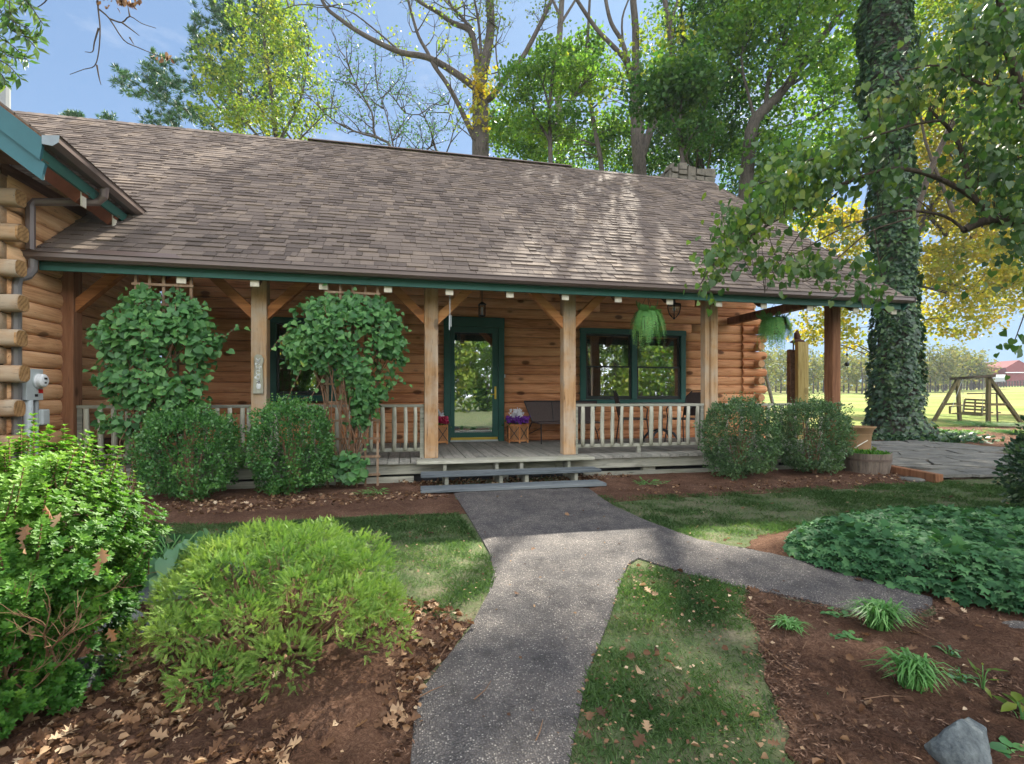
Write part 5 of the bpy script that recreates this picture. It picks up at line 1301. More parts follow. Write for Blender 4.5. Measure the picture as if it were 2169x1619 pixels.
for i in range(4600):       # fill the upper mass in uneven lumps
    d = np.random.randn(3); d /= np.linalg.norm(d); d[2] = abs(d[2]) if random.random() < .5 else d[2]
    if mnoise.noise((d[0]*3.1, d[1]*3.1+5, d[2]*3.1)) < -.16 and random.random() < .85: continue
    s__ = random.uniform(.74, 1.0)*(1+.34*mnoise.noise((d[0]*2.3, d[1]*2.3, d[2]*2.3+2)))
    p_ = cA + Vector((d[0]*.38*s__, d[1]*.48*s__, d[2]*.40*s__))
    if p_.z < .3 and random.random() < .5: continue
    if p_.y > .62: tips.append((p_, Vector((d[0]*.6, d[1]*.6, .8)).normalized(), 0))
for i in range(75):         # upright shoots standing out of the mass
    d = np.random.randn(3); d /= np.linalg.norm(d); d[2] = abs(d[2])*.9+.25
    p_ = cA + Vector((d[0]*.34, d[1]*.42, d[2]*.34)); u_ = Vector((d[0]*.35+random.gauss(0, .12), d[1]*.35+random.gauss(0, .12), 1)).normalized(); L_ = random.uniform(.06, .15)
    if p_.y < .7: continue
    for k in range(6): tips.append((p_+u_*L_*k/5, u_, 0))
    mb.tube([p_-u_*.06, p_+u_*L_], [.0035, .0015], 4)
for i in range(4200):       # lower, looser foliage
    a = random.uniform(0, 6.28); z_ = random.uniform(.07, .55); r_ = random.uniform(.72, 1.0)*(.30+.22*z_)
    tips.append((Vector((cA.x+math.cos(a)*r_*1.05, cA.y+math.sin(a)*r_*1.15, z_)), Vector((math.cos(a)*.5, math.sin(a)*.5, .7)).normalized(), 0)) if mnoise.noise((math.cos(a)*2.6, math.sin(a)*2.6, z_*8)) > -.06 else None
for px, py, Z in ((45,905,1.7),(60,935,1.72),(95,965,1.75),(170,945,1.95),(178,960,1.9),(200,975,1.9),(235,985,1.95),(245,972,2.0),(20,930,1.6),(290,1040,1.95),(130,985,1.8),(315,1105,1.9),(150,990,1.75),(10,960,1.6),(75,990,1.7),(215,1000,1.9),(265,1015,1.95)):
    e_ = at_Z(px, py, Z)
    for k in range(6): tips.append((e_ + Vector((0, 0, -.028*k)), Vector((random.gauss(0, .1), random.gauss(0, .1), 1)).normalized(), 0))
    mb.tube([e_, e_+Vector((0, 0, -.2))], .0025, 4)
Q = []; QD = []; QN = []; QS = []; QR = []
for p, d, k in tips:
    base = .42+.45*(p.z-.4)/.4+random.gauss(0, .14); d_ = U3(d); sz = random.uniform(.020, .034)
    for lay in range(2):
        a0 = random.uniform(0, 6.28)
        for j in range(6):
            a = a0+j*1.047; o1 = np.cross(d_, [.3, .9, .2]); o1 /= np.linalg.norm(o1); o2 = np.cross(d_, o1); ra_ = o1*math.cos(a)+o2*math.sin(a)
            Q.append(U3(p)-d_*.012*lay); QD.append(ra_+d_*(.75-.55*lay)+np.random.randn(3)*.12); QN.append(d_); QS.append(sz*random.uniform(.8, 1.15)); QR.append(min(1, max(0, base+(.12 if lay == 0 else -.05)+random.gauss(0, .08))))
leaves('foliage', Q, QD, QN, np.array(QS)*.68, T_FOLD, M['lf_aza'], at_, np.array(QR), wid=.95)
mb.build('branches', M['twig'], at_, smooth=True)
# dead leaves caught in the azalea
pp = [(20,1080,1.45),(95,1070,1.4),(60,1110,1.42),(45,1140,1.4),(215,1160,1.5),(210,1185,1.5),(130,1085,1.5),(90,1230,1.45),(230,1330,1.6),(60,1320,1.4)]
P = np.array([U3(at_Z(*q)) for q in pp]); n_ = len(P)
leaves('caught_leaves', P, rdir(n_)*.5+[0, 0, -1], rdir(n_)*.9+[0, -.6, 0], .048, T_OAK, M['dead'], at_, np.random.uniform(.5, .9, n_))

# hosta clump
random.seed(33); np.random.seed(33)
c_ = at_Z(362, 1240, 2.72); ht = thing('hosta', 'clump of drooping blue green hosta leaves between azalea and juniper', 'plant', (c_.x, c_.y, 0))
Q = []; QD = []; QN = []; QS = []; mb = MB()
for i in range(110):
    a = random.uniform(0, 6.28); r_ = random.uniform(.06, .36); h_ = random.uniform(.14, .33)
    b = Vector((c_.x+random.uniform(-.06, .06), c_.y+random.uniform(-.06, .06), 0)); e_ = Vector((c_.x+r_*math.cos(a)*1.15, c_.y+r_*math.sin(a)*.8, h_*(1-r_*.8)))
    mb.tube([b, b.lerp(e_, .5)+Vector((0, 0, .06)), e_], .004, 5); Q.append(U3(e_)); QD.append([math.cos(a), math.sin(a), -.75+random.gauss(0, .3)]); QN.append([math.cos(a)*.6+random.gauss(0, .7), math.sin(a)*.6+random.gauss(0, .7), 1]); QS.append(random.uniform(.07, .125))
leaves('blades', Q, QD, QN, np.array(QS), T_HEART, M['lf_hosta'], ht, wid=.75); mb.build('stalks', M['tuft'], ht)

# ivy bed (ground cover)
random.seed(34); np.random.seed(34)
IVY = gpoly([(1672,1182),(1664,1160),(1682,1140),(1740,1126),(1830,1118),(1950,1114),(2100,1116),(2300,1120),(2600,1130),(2700,1500),(2400,1392),(2230,1335),(2110,1302),(2000,1278),(1900,1254),(1800,1225),(1720,1204)])
xs, ys = samp(IVY, 13500); e = edged(xs, ys, IVY); n = len(xs)
hgt = .17*np.clip(e/.22, 0, 1)**.6 + np.array([.045*mnoise.noise((a*2.2, b*2.2, 4)) + .03*mnoise.noise((a*6, b*6, 1)) for a, b in zip(xs, ys)])*np.clip(e/.2, 0, 1)
zz_ = np.maximum(.02, hgt - np.random.choice([0, 0, .02, .05, .09], n)*np.random.rand(n)*1.5) + .02
out_ = np.stack([xs-np.mean([p[0] for p in IVY[:1]]), ys*0, xs*0], 1)
camd = nrmz(np.stack([-xs, -ys, 0*xs], 1))
D = camd*.9 + np.random.randn(n, 3)*.55 + np.array([0, 0, -.35]); N = camd*.35 + np.random.randn(n, 3)*.3 + np.array([0, 0, 1])
o = leaves('ivy_ground_cover', np.stack([xs, ys, zz_], 1), D, N, np.random.uniform(.035, .075, n), T_IVY, M['lf_ivy']); tag(o, 'low mound of dark green ivy covering the ground at right', 'ivy', kind='stuff')

# strappy tufts and small weeds
def tuft(px, py, r_, h_, n, lab, seed, nm='liriope_tuft', mat='tuft', grp='grassy tufts in the mulch'):
    np.random.seed(seed); c_ = gnd(px, py); V = []; Fc = []; cnt = []; rn = []
    for i in range(n):
        a = np.random.uniform(0, 6.28); L_ = h_*np.random.uniform(.7, 1.2); o_ = r_*np.random.uniform(.3, 1.15); wd = .0028*(1+np.random.rand())
        b = np.array([c_.x, c_.y, .0]) + np.append(np.random.randn(2)*r_*.14, 0); u = np.array([math.cos(a), math.sin(a), 0]); s_ = np.array([-math.sin(a), math.cos(a), 0]); k0 = len(V)
        for k in range(7):
            v = k/6; p_ = b + u*o_*v**1.5 + np.array([0, 0, max(.01, L_*(math.sin(min(1, v*1.05)*2.3)/1.0)*.9)]) + s_*.01*math.sin(v*4+i)
            ww = wd*(1-v**3)+.0004; V += [p_-s_*ww, p_+s_*ww]
        for k in range(6): Fc += [k0+2*k, k0+2*k+1, k0+2*k+3, k0+2*k+2]; cnt.append(4); rn.append(np.random.rand()*.6+.3*k/6)
    o = fastmesh(nm, np.array(V), Fc, cnt, rn, M[mat], origin=(c_.x, c_.y, 0)); tag(o, lab, 'grass tuft', grp)
tuft(1862, 1340, .14, .13, 240, 'dense arching green tuft at the end of the side path', 1)
tuft(1934, 1470, .11, .13, 210, 'arching pale-edged green tuft above the angular rock', 2)
tuft(1672, 1340, .09, .06, 90, 'small flattened grassy tuft beside the lawn edge', 3)
def weed(px, py, n, r_, sz, mat, lab, seed, tm=T_HEART, h_=.05, cat='plant', nm='garden_plant'):
    np.random.seed(seed); random.seed(seed); c_ = gnd(px, py); t = thing(nm, lab, cat, (c_.x, c_.y, 0)); mb = MB(); Q = []; D = []
    for i in range(n):
        a = random.uniform(0, 6.28); q = Vector((c_.x+math.cos(a)*r_*random.random(), c_.y+math.sin(a)*r_*random.random(), h_*random.uniform(.4, 1))); mb.tube([(c_.x, c_.y, 0), (c_.x*.5+q.x*.5, c_.y*.5+q.y*.5, q.z*.8), q], .0014, 4); Q.append(U3(q)); D.append([math.cos(a), math.sin(a), .2*random.gauss(0, 1)])
    leaves('leaves', Q, D, rdir(n)*.35+[0, -.1, 1], np.random.uniform(.7, 1.2, n)*sz, tm, M[mat], t, wid=.9); mb.build('stems', M['tuft'], t)
weed(1795, 1362, 26, .065, .033, 'lf_vine', 'flat rosette of round green leaves between the tufts', 4, h_=.03)
weed(1770, 1310, 14, .05, .03, 'lf_vine', 'tiny green seedling near the side path edge', 5, h_=.03)
weed(2010, 1395, 16, .035, .022, 'lf_hosta', 'wispy blue green sprig above the right tuft', 6, T_FOLD, .05)
weed(2035, 1450, 18, .04, .022, 'lf_hosta', 'low blue green sprig right of the pale-edged tuft', 7, T_FOLD, .06)
weed(2082, 1470, 9, .05, .055, 'lf_gold', 'yellowing plant with long leaves above the angular rock', 8, T_NARROW, .09)
weed(2165, 1540, 9, .05, .065, 'lf_gold', 'yellow green broad leaved plant at the right edge', 9, T_FOLD, .08)
weed(2150, 1615, 12, .06, .05, 'lf_vine', 'round leaved green plant right of the angular rock', 10, h_=.03)
weed(1915, 1520, 2, .02, .05, 'lf_vine', 'single green leaf standing in the mulch', 11, T_FOLD, .02)
weed(1755, 1495, 4, .03, .035, 'lf_vine', 'small three leaved green seedling in the mulch', 12, T_FOLD, .03)
weed(448, 1480, 24, .05, .03, 'lf_aza', 'small bright green shoot under the juniper', 13, T_FOLD, .10)
weed(1375, 1030, 40, .20, .09, 'tuft', 'wilted strap leaved plant right of the steps', 14, T_NARROW, .06)
weed(800, 1050, 36, .20, .08, 'tuft', 'wilted grey green plant left of the steps', 15, T_NARROW, .07)
weed(2085, 905, 900, 1.3, .12, 'grass', 'bright green weedy patch below the garden swing', 16, T_NARROW, .2)
weed(2020, 922, 420, .7, .09, 'lf_aza', 'bright green ground plant right of the ivy covered tree', 17, T_FOLD, .14)
weed(2150, 922, 420, .8, .1, 'lf_green', 'green weeds at the far right edge of the patio', 18, T_NARROW, .16)
# dark shrub at the right edge
np.random.seed(8); n = 5200; c_ = at_Z(2262, 960, 4.1); d = rdir(n); P = U3(c_)*[1, 1, 0]+[0, 0, .42] + d*np.random.uniform(.72, 1, n)[:, None]*np.array([.36, .36, .46])*(1+.2*np.sin(d[:, :1]*7+d[:, 2:3]*5)); k = P[:, 2] > .02; P, d = P[k], d[k]
t = thing('edge_shrub', 'dark green leafy shrub at the right edge beyond the ivy', 'shrub', (c_.x, c_.y, 0)); leaves('foliage', P, d+rdir(len(P))*.7, d+rdir(len(P))*.5, .05, T_FOLD, M['lf_ivyt'], t)
mb = MB()
for i in range(14): q = Vector(P[random.randrange(len(P))]); mb.tube([(c_.x, c_.y, 0), q], [.012, .003], 5)
mb.build('stems', M['twig'], t)

# grass
np.random.seed(41); random.seed(41)
def grass_zone(polys, dens, h0, name, lab, keepf=None):
    Xs = []; Ys = []
    for poly in polys:
        ar = abs(sum(poly[i][0]*poly[(i+1) % len(poly)][1]-poly[(i+1) % len(poly)][0]*poly[i][1] for i in range(len(poly))))/2
        x, y = samp(poly, int(ar*dens)); Xs.append(x); Ys.append(y)
    x = np.concatenate(Xs); y = np.concatenate(Ys)
    m = np.array([mnoise.noise((a*1.5, b*1.5, 2)) + .6*mnoise.noise((a*5, b*5, 3)) for a, b in zip(x, y)])
    k = np.random.rand(len(x)) < np.clip(.55 + m*1.4, .12, 1); k &= ~(inpoly(x, y, PATH) & (edged(x, y, PATH) > np.random.exponential(.018, len(x))))
    x, y, m = x[k], y[k], m[k]; n = len(x); a = np.random.uniform(0, 6.28, n); lean = np.abs(np.random.randn(n))*.8+.15
    D = np.stack([np.cos(a)*lean, np.sin(a)*lean, np.ones(n)], 1); N = np.stack([np.cos(a), np.sin(a), -lean], 1)
    h = h0*np.random.uniform(.5, 1.5, n)*(1+.6*np.clip(m, -.6, .9))
    o = leaves(name, np.stack([x, y, np.zeros(n)], 1), D, N, h, T_BLADE, M['grass'], None, np.clip(.42-m*.5+np.random.randn(n)*.24, 0, 1), wid=.95); tag(o, lab, 'grass', kind='stuff'); return o
LAWN_L = gpoly([(318,1112),(480,1112),(650,1104),(800,1096),(970,1090),(1036,1172),(1048,1215),(1036,1262),(1000,1325),(930,1318),(860,1278),(800,1256),(560,1246),(420,1226),(325,1195),(250,1140)])
LAWN_M = gpoly([(1332,1180),(1442,1214),(1580,1248),(1580,1290),(1606,1340),(1622,1430),(1654,1520),(1694,1640),(1740,1850),(1180,1850),(1196,1680),(1224,1530),(1244,1430),(1290,1318),(1310,1250)])
LAWN_R = gpoly([(1262,1052),(1400,1052),(1540,1046),(1700,1036),(1820,1030),(1990,1022),(2169,1012),(2500,1010),(2500,1112),(1950,1112),(1760,1112),(1680,1122),(1612,1140),(1572,1164),(1480,1146),(1372,1106)])
grass_zone([LAWN_L], 20000, .026, 'grass', 'short patchy green lawn left of the path')
grass_zone([LAWN_M], 20000, .024, 'grass', 'short patchy lawn between the two paths')
grass_zone([LAWN_R], 10000, .03, 'grass', 'thin lawn strip between porch bed and ivy')
# fallen leaves and mulch chips
np.random.seed(42)
def litter(name, lab, zones, sz, tm, mat, cat, lift=.012, flat=.35, wid=1.0):
    P = []; S_ = []
    for poly, n in zones:
        x, y = samp(poly, n); P.append(np.stack([x, y, np.random.uniform(.2, 1.6, n)*lift + .012], 1))
    P = np.concatenate(P); n = len(P); a = np.random.uniform(0, 6.28, n)
    D = np.stack([np.cos(a), np.sin(a), np.random.randn(n)*.25], 1); N = np.stack([np.random.randn(n)*flat, np.random.randn(n)*flat, np.ones(n)], 1)
    o = leaves(name, P, D, N, np.random.uniform(sz[0], sz[1], n), tm, M[mat], wid=wid); tag(o, lab, cat, kind='stuff')
FRONT_R = gpoly([(1580,1250),(1700,1274),(1852,1314),(1976,1288),(2250,1340),(2300,1640),(1690,1640),(1650,1520),(1618,1430)]); FRONT_L = gpoly([(-60,1300),(330,1250),(850,1275),(1006,1318),(934,1412),(892,1472),(868,1640),(-60,1640)])
JL = gpoly([(120,1440),(330,1400),(520,1500),(640,1560),(600,1750),(150,1800),(0,1650)]); JM = gpoly([(250,1290),(520,1330),(560,1480),(300,1500),(180,1400)])
JR = gpoly([(850,1270),(1000,1320),(930,1412),(885,1475),(870,1600),(800,1560),(830,1400)])
PL = gpoly([(300,1075),(500,1060),(700,1052),(900,1048),(960,1060),(700,1075),(400,1100)]); ST_ = [(st0+.1, 5.72), (st1-.1, 5.72), (st1+.6, 5.95), (st1+.6, 6.15), (st0-.3, 6.15)]
PR = gpoly([(1250,1042),(1500,1030),(1700,1018),(1900,1004),(1950,1024),(1700,1036),(1400,1052)])
litter('fallen_leaves', 'brown and tan fallen oak leaves scattered over beds and lawn', [(JL, 620), (JM, 300), (JR, 110), (FRONT_L, 160), (PL, 420), (ST_, 330), (PR, 150), (LAWN_L, 24), (LAWN_M, 30), (LAWN_R, 60), (BED_R, 46), (PATH, 10), (LIT, 900), (PAT, 300)], (.022, .054), T_OAK, 'dead', 'leaves', .02, .6, 1.25)
litter('curled_leaves', 'small curled dark brown dead leaves among the oak leaves', [(JL, 900), (JM, 420), (JR, 160), (FRONT_L, 420), (PL, 500), (ST_, 420), (PR, 260), (LAWN_M, 30), (BED_R, 60), (LIT, 600)], (.015, .042), T_CURL, 'dead', 'leaves', .016, .9, 1.1)
litter('mulch_chips', 'dark shredded bark pieces on the beds', [(FRONT_R, 15000), (FRONT_L, 13000), (BED_PORCH_L, 3600), (BED_PORCH_R, 4200)], (.008, .028), T_NARROW, 'chip', 'mulch', .004, .35, .9)
litter('small_leaf_bits', 'tiny pale leaf fragments on lawn and mulch', [(LAWN_L, 300), (LAWN_M, 620), (LAWN_R, 300), (BED_R, 260), (PATH, 160), (BED_JUN, 500)], (.010, .022), T_DIA, 'dead', 'leaves', .012, .5)
# sticks
random.seed(43); mb = MB()
for (x0, y0, x1, y1) in ((1600,1300,1680,1345),(1640,1320,1660,1300),(1600,1370,1660,1430),(1700,1390,1710,1370),(1830,1500,1925,1494),(1790,1480,1800,1530),(1135,1590,1150,1545),(930,1410,960,1370),(880,1500,940,1470),(620,1490,660,1530),(480,1470,620,1560),(820,1060,860,1085),(700,1060,770,1072),(1920,1340,2000,1380),(1005,1500,1040,1460),(520,1560,560,1500),(1745,1340,1752,1372)):
    a_, b_ = gnd(x0, y0), gnd(x1, y1); m_ = (a_+b_)/2; mb.tube([a_+Vector((0,0,.03)), m_+Vector((random.uniform(-.01, .01), random.uniform(-.015, .015), .032)), b_+Vector((0,0,.03))], [.0022, .002, .001], 5)
tag(mb.build('fallen_twigs', M['twig']), 'thin brown twigs lying on beds, lawn and path', 'twigs', kind='stuff')
# ================================================================== TREES
def spts(pl, Z): return [at_Z(a, b, Z) for a, b in pl]
def curve(pts, k=3):
    P = [Vector(p) for p in pts]; P = [P[0]*2-P[1]] + P + [P[-1]*2-P[-2]]; o = []
    for i in range(1, len(P)-2):
        for j in range(k):
            t = j/k; a, b, c, d = P[i-1], P[i], P[i+1], P[i+2]
            o.append(.5*((2*b) + (-a+c)*t + (2*a-5*b+4*c-d)*t*t + (-a+3*b-3*c+d)*t**3))
    o.append(P[-2]); return o
def limb(mb, pts, r0, r1, n=8, wob=.0, k=3):
    c = curve(pts, k); m = len(c)
    if wob: c = [p + Vector((mnoise.noise(p*1.1), mnoise.noise(p*1.3+Vector((9,0,0))), mnoise.noise(p*.9)))*wob if 0 < i < m-1 else p for i, p in enumerate(c)]
    mb.tube(c, [r0 + (r1-r0)*(i/(m-1))**.8 for i in range(m)], n, cap=False); return c
def twigs(mb, src, n, L_, r_, tips, depth=1, up=.3, spread=.9):
    for i in range(n):
        p, d0 = random.choice(src)
        d = (d0*.5 + Vector((random.gauss(0, spread), random.gauss(0, spread), random.gauss(up, spread*.6)))).normalized(); q = p.copy(); pts = [q.copy()]
        l_ = L_*random.uniform(.5, 1.3)
        for k in range(5):
            d = (d + Vector((random.gauss(0, .22), random.gauss(0, .22), random.gauss(.06, .18)))).normalized(); q = q + d*l_/5; pts.append(q.copy())
        mb.tube(pts, [r_*(1-.17*k) for k in range(6)], 4 if r_ < .02 else 5, cap=False)
        tips += [(pts[k], (pts[k]-pts[k-1]).normalized()) for k in (2, 3, 4, 5)]
        if depth > 0:
            sub = [(pts[k], (pts[k]-pts[k-1]).normalized()) for k in (2, 3, 4)]; twigs(mb, sub, 3, L_*.5, r_*.5, tips, depth-1, up, spread)
def crown_leaves(name, C, per, rad, size, tmpl, mat, parent, sq=(1,1,.7), droop=.2, wid=1.1, rb=.5, tone=0):
    C = np.asarray(C); n = len(C); cl = np.repeat(C, per, axis=0); cr = np.repeat(np.random.rand(n), per)
    P = cl + np.random.randn(n*per, 3)*np.array(sq)*rad*np.repeat(np.random.uniform(.6, 1.3, n), per)[:, None]
    m = n*per; D = rdir(m)+[0, 0, -droop]; N = rdir(m)*.8+[0, 0, .7]
    leaves(name, P, D, N, np.random.uniform(.7, 1.25, m)*size, tmpl, mat, parent, np.clip(cr*rb + np.random.rand(m)*(1-rb) + tone, 0, 1), wid=wid)
def blob_pts(blobs, n, hollow=.35):
    w_ = np.array([b[3]*b[4]*b[5] for b in blobs])**.75; w_ /= w_.sum(); idx = np.random.choice(len(blobs), n, p=w_); o = []
    for i in idx:
        px, py, Z, rx, ry, rz_ = blobs[i]; d = np.random.randn(3); d /= np.linalg.norm(d); r = (hollow + (1-hollow)*np.random.rand())**.6 if hollow else np.random.rand()**.33
        c = U3(at_Z(px, py, Z)); s_ = Z/F; r *= 1+.25*mnoise.noise((d[0]*2+px, d[1]*2, d[2]*2)); o.append(c + np.array([d[0]*rx*s_, d[1]*ry*s_, d[2]*rz_*s_])*r)
    return np.array(o)
def connect(mb, C, skel, frac, r_, maxd=99):
    used = {}
    S_ = np.array([U3(p) for p in skel])
    for c in C:
        if random.random() > frac: continue
        dd = np.linalg.norm(S_-c, axis=1) + np.maximum(0, S_[:, 2]-c[2]+.3)*1.2; j = int(np.argmin(dd))
        if dd[j] > maxd or used.get(j, 0) >= 3: continue
        used[j] = used.get(j, 0) + 1
        a = Vector(S_[j]); b = Vector(c); L_ = (b-a).length; m1 = a.lerp(b, .4)+Vector((random.gauss(0, .06), random.gauss(0, .06), .08))*L_; m2 = a.lerp(b, .75)+Vector((random.gauss(0, .04), random.gauss(0, .04), .05))*L_
        mb.tube([a, m1, m2, b], [r_*(.5+.12*L_), r_*(.4+.09*L_), r_*.35, r_*.18], 4, cap=False)
def tree(name, lab, limbs, blobs, nclump, per, rad, size, tmpl, mat, bark='bark', base=None, frac=.35, br=.03, hollow=.3, seed=1, group=None, cat='tree', tone=0, wid=1.1, twn=0):
    random.seed(seed); np.random.seed(seed)
    mb = MB(); skel = []; src = []
    for pl, Z, r0, r1 in limbs:
        pts = [at_Z(q[0], q[1], (q[2] if len(q) > 2 else Z)) for q in pl]
        if base is not None and pl is limbs[0][0]: pts = [Vector((pts[0].x, pts[0].y, -.1))] + pts; pts[0].x += 0
        c = limb(mb, pts, r0, r1, 9, .0); skel += c; src += [(c[i], (c[i]-c[i-1]).normalized()) for i in range(max(1, len(c)//4), len(c))]
    b = Vector((limbs and at_Z(limbs[0][0][0][0], 842, limbs[0][1]).x or 0, at_Z(limbs[0][0][0][0], 842, limbs[0][1]).y, 0))
    t = thing(name, lab, cat, (b.x, b.y, 0), group)
    tips = []
    if twn: twigs(mb, src, twn, 1.6, .028, tips, 2)
    C = blob_pts(blobs, nclump, hollow) if nclump else np.zeros((0, 3))
    if nclump: connect(mb, C, skel, frac, br)
    mb.build('trunk', M[bark], t, smooth=True)
    if nclump: crown_leaves('crown', C, per, rad, size, tmpl, M[mat], t, tone=tone, wid=wid)
    return t, tips
GR = 'trees rising behind the cabin'
# pine, far left behind the roof
t, _ = tree('pine_tree', 'dark green pine with long needles at the left behind the roof', [([(505,500),(505,300),(510,150),(520,20),(528,-80)], 26, .28, .05), ([(505,320),(430,250),(350,215),(260,160)], 26, .09, .02), ([(506,280),(440,200),(400,140)], 26, .08, .02), ([(508,260),(560,180),(600,140)], 26, .08, .02), ([(505,330),(450,300),(380,285)], 26, .07, .02)],
     [], 0, 0, 0, 0, None, None, base=1, seed=3, group=GR)
np.random.seed(3); C = blob_pts([(268,165,26,30,30,22),(300,190,26,45,50,30),(345,170,26,40,50,45),(330,140,26,18,25,22),(395,150,26,30,30,40),(385,215,26,60,60,45),(340,262,26,42,40,26),(415,270,26,60,60,30),(455,60,26,50,60,60),(520,20,26,90,80,50),(560,70,26,90,80,60),(450,120,26,40,60,50),(430,80,26,25,30,30),(520,170,26,90,80,80),(600,140,26,60,60,60),(520,-60,26,70,70,60)], 900, .2)
Q = []; D = []; R_ = []
for c in C:
    ax_ = np.random.randn(3)*.5+[0, 0, .8]; rr_ = random.random()
    for k in range(46): d = np.random.randn(3)+ax_*1.2; d /= np.linalg.norm(d); Q.append(c+d*.05); D.append(d); R_.append(rr_*.6+random.random()*.4)
leaves('needles', Q, D, rdir(len(Q)), np.random.uniform(.20, .34, len(Q)), T_NARROW, M['lf_pine'], t, np.array(R_), wid=.5)
for px, py in ((155,243),(230,247)):
    t2 = thing('distant_pine', '%s pine top just showing above the left ridge' % ('wider' if px < 200 else 'narrower'), 'tree', at_Z(px, 250, 30)*1); t2.location.z = 0
    Q = []; D = []
    for i in range(40 if px < 200 else 22):
        c = U3(at_Z(px+random.gauss(0, 13 if px < 200 else 9), py+random.gauss(2, 4), 30))
        for k in range(14): d = np.random.randn(3)+[0, 0, .9]; Q.append(c); D.append(d)
    leaves('crown', Q, D, rdir(len(Q)), .28, T_NARROW, M['lf_pine'], t2, wid=.6)
    mb = MB(); b_ = at_Z(px, 250, 30); mb.tube([(b_.x, b_.y, 0), b_], [.2, .04], 6); mb.build('trunk', M['bark_dk'], t2)
# yellow-green maple in front of the pine
tree('autumn_maple', 'yellow green autumn tree beside the pine behind the roof', [([(590,420),(585,300),(575,200),(560,90),(550,10)], 22, .16, .04), ([(588,330),(520,260),(440,170),(420,110)], 22, .07, .02), ([(586,310),(640,200),(655,80)], 22, .07, .02), ([(640,400),(620,300),(560,240),(500,210)], 22, .06, .02), ([(588,350),(640,290),(690,240)], 22, .06, .02)],
     [(470,130,22,60,60,60),(520,200,22,90,80,70),(600,110,22,80,70,90),(640,190,22,60,60,80),(560,60,22,70,70,50),(620,260,22,70,60,40),(470,230,22,70,60,45),(540,270,22,90,70,30),(600,20,22,50,50,40)], 470, 18, .22, .13, T_DIA, 'lf_gold', base=1, frac=.6, br=.035, seed=8, group=GR, wid=1.5)
# big bare tree
t, tips = tree('bare_tree', 'tall spreading grey tree nearly bare of leaves behind the ridge centre',
 [([(1022,500),(1018,345),(1018,260),(1016,190)], 20, .42, .30), ([(1016,195),(1026,140),(1036,90),(1040,40),(1036,-40),(1050,-120)], 20, .24, .12),
  ([(1012,190),(960,152),(905,122),(850,112),(800,90),(755,65),(722,42),(690,15),(670,-30)], 20, .15, .06), ([(1014,165),(1008,110),(995,65),(960,50),(930,28),(890,5),(860,-20)], 20, .15, .06),
  ([(1004,75),(985,45),(955,10),(940,-30)], 20, .08, .04), ([(1042,205),(1072,165),(1105,125),(1130,80),(1152,35),(1172,-10),(1180,-60)], 20, .13, .06), ([(1022,215),(1042,205)], 20, .2, .13),
  ([(1008,300),(985,250),(965,210),(945,175),(920,140),(905,110),(888,80),(875,40),(862,-10)], 20, .12, .05), ([(1020,140),(1015,60),(1005,0),(990,-60)], 20, .07, .03),
  ([(1000,60),(960,20),(930,-10)], 20, .05, .02), ([(850,112),(790,60),(730,20),(640,10),(600,20)], 20, .04, .015), ([(1060,180),(1050,100),(1060,40)], 20, .04, .02)],
 [], 0, 0, 0, 0, None, None, base=1, seed=4, group=GR, twn=64)
C = np.array([U3(p) for p, d in tips]); C = C[np.random.rand(len(C)) < .28]
crown_leaves('sparse_leaves', C, 2, .12, .11, T_DIA, M['lf_gold'], t, wid=1.5)
C = blob_pts([(1015,240,19.6,22,22,50),(1020,180,19.6,30,22,40)], 60, 0); crown_leaves('trunk_leaves', C, 6, .14, .15, T_DIA, M['lf_yellow'], t, wid=1.5)
# thin bare trees left of it
for k, (lims, lab) in enumerate((([([(880,520),(836,325),(795,288),(788,240),(755,180),(730,120)], 21, .09, .02), ([(800,292),(750,278),(700,250),(640,190)], 21, .05, .015), ([(836,325),(820,250),(800,190)], 21, .04, .012)], 'thin leaning bare tree behind the ridge left of centre'), ([([(960,520),(925,322),(905,318),(870,330)], 23, .07, .02), ([(925,322),(900,250),(860,240),(830,200)], 23, .04, .012), ([(935,350),(960,280),(950,220)], 23, .04, .012)], 'low thin bare sapling beside the big bare trunk'))):
    t, tips = tree('bare_sapling', lab, lims, [], 0, 0, 0, 0, None, None, base=1, seed=14+k, group=GR, twn=42)
    C = np.array([U3(p) for p, d in tips]); C = C[np.random.rand(len(C)) < .3]; crown_leaves('sparse_leaves', C, 2, .1, .09, T_DIA, M['lf_dark'], t, wid=1.4)
# fork tree
tree('forked_tree', 'tall grey tree forking into several upright limbs right of centre',
 [([(1358,520),(1356,375),(1350,300),(1348,250),(1346,200)], 19.5, .30, .22), ([(1347,205),(1346,140),(1346,60),(1340,-20),(1345,-100)], 19.5, .17, .11), ([(1340,180),(1325,130),(1300,100),(1262,60),(1225,5),(1190,-50)], 19.5, .12, .06),
  ([(1336,150),(1318,90),(1295,50),(1283,0),(1275,-60)], 19.5, .10, .06), ([(1360,330),(1378,275),(1402,220),(1418,180),(1424,120),(1418,60),(1408,0),(1400,-70)], 19.5, .16, .09), ([(1417,70),(1430,20),(1445,-30)], 19.5, .07, .04), ([(1358,320),(1360,260),(1352,200)], 19.5, .1, .07), ([(1320,100),(1318,40),(1335,-10)], 19.5, .05, .03)],
 [(1400,80,19.5,60,60,50),(1340,150,19.5,70,50,45),(1440,150,19.5,50,50,50),(1250,170,19.5,60,50,50)], 120, 12, .24, .15, T_DIA, 'lf_gold', base=1, frac=.6, br=.03, seed=5, group=GR, wid=1.5)
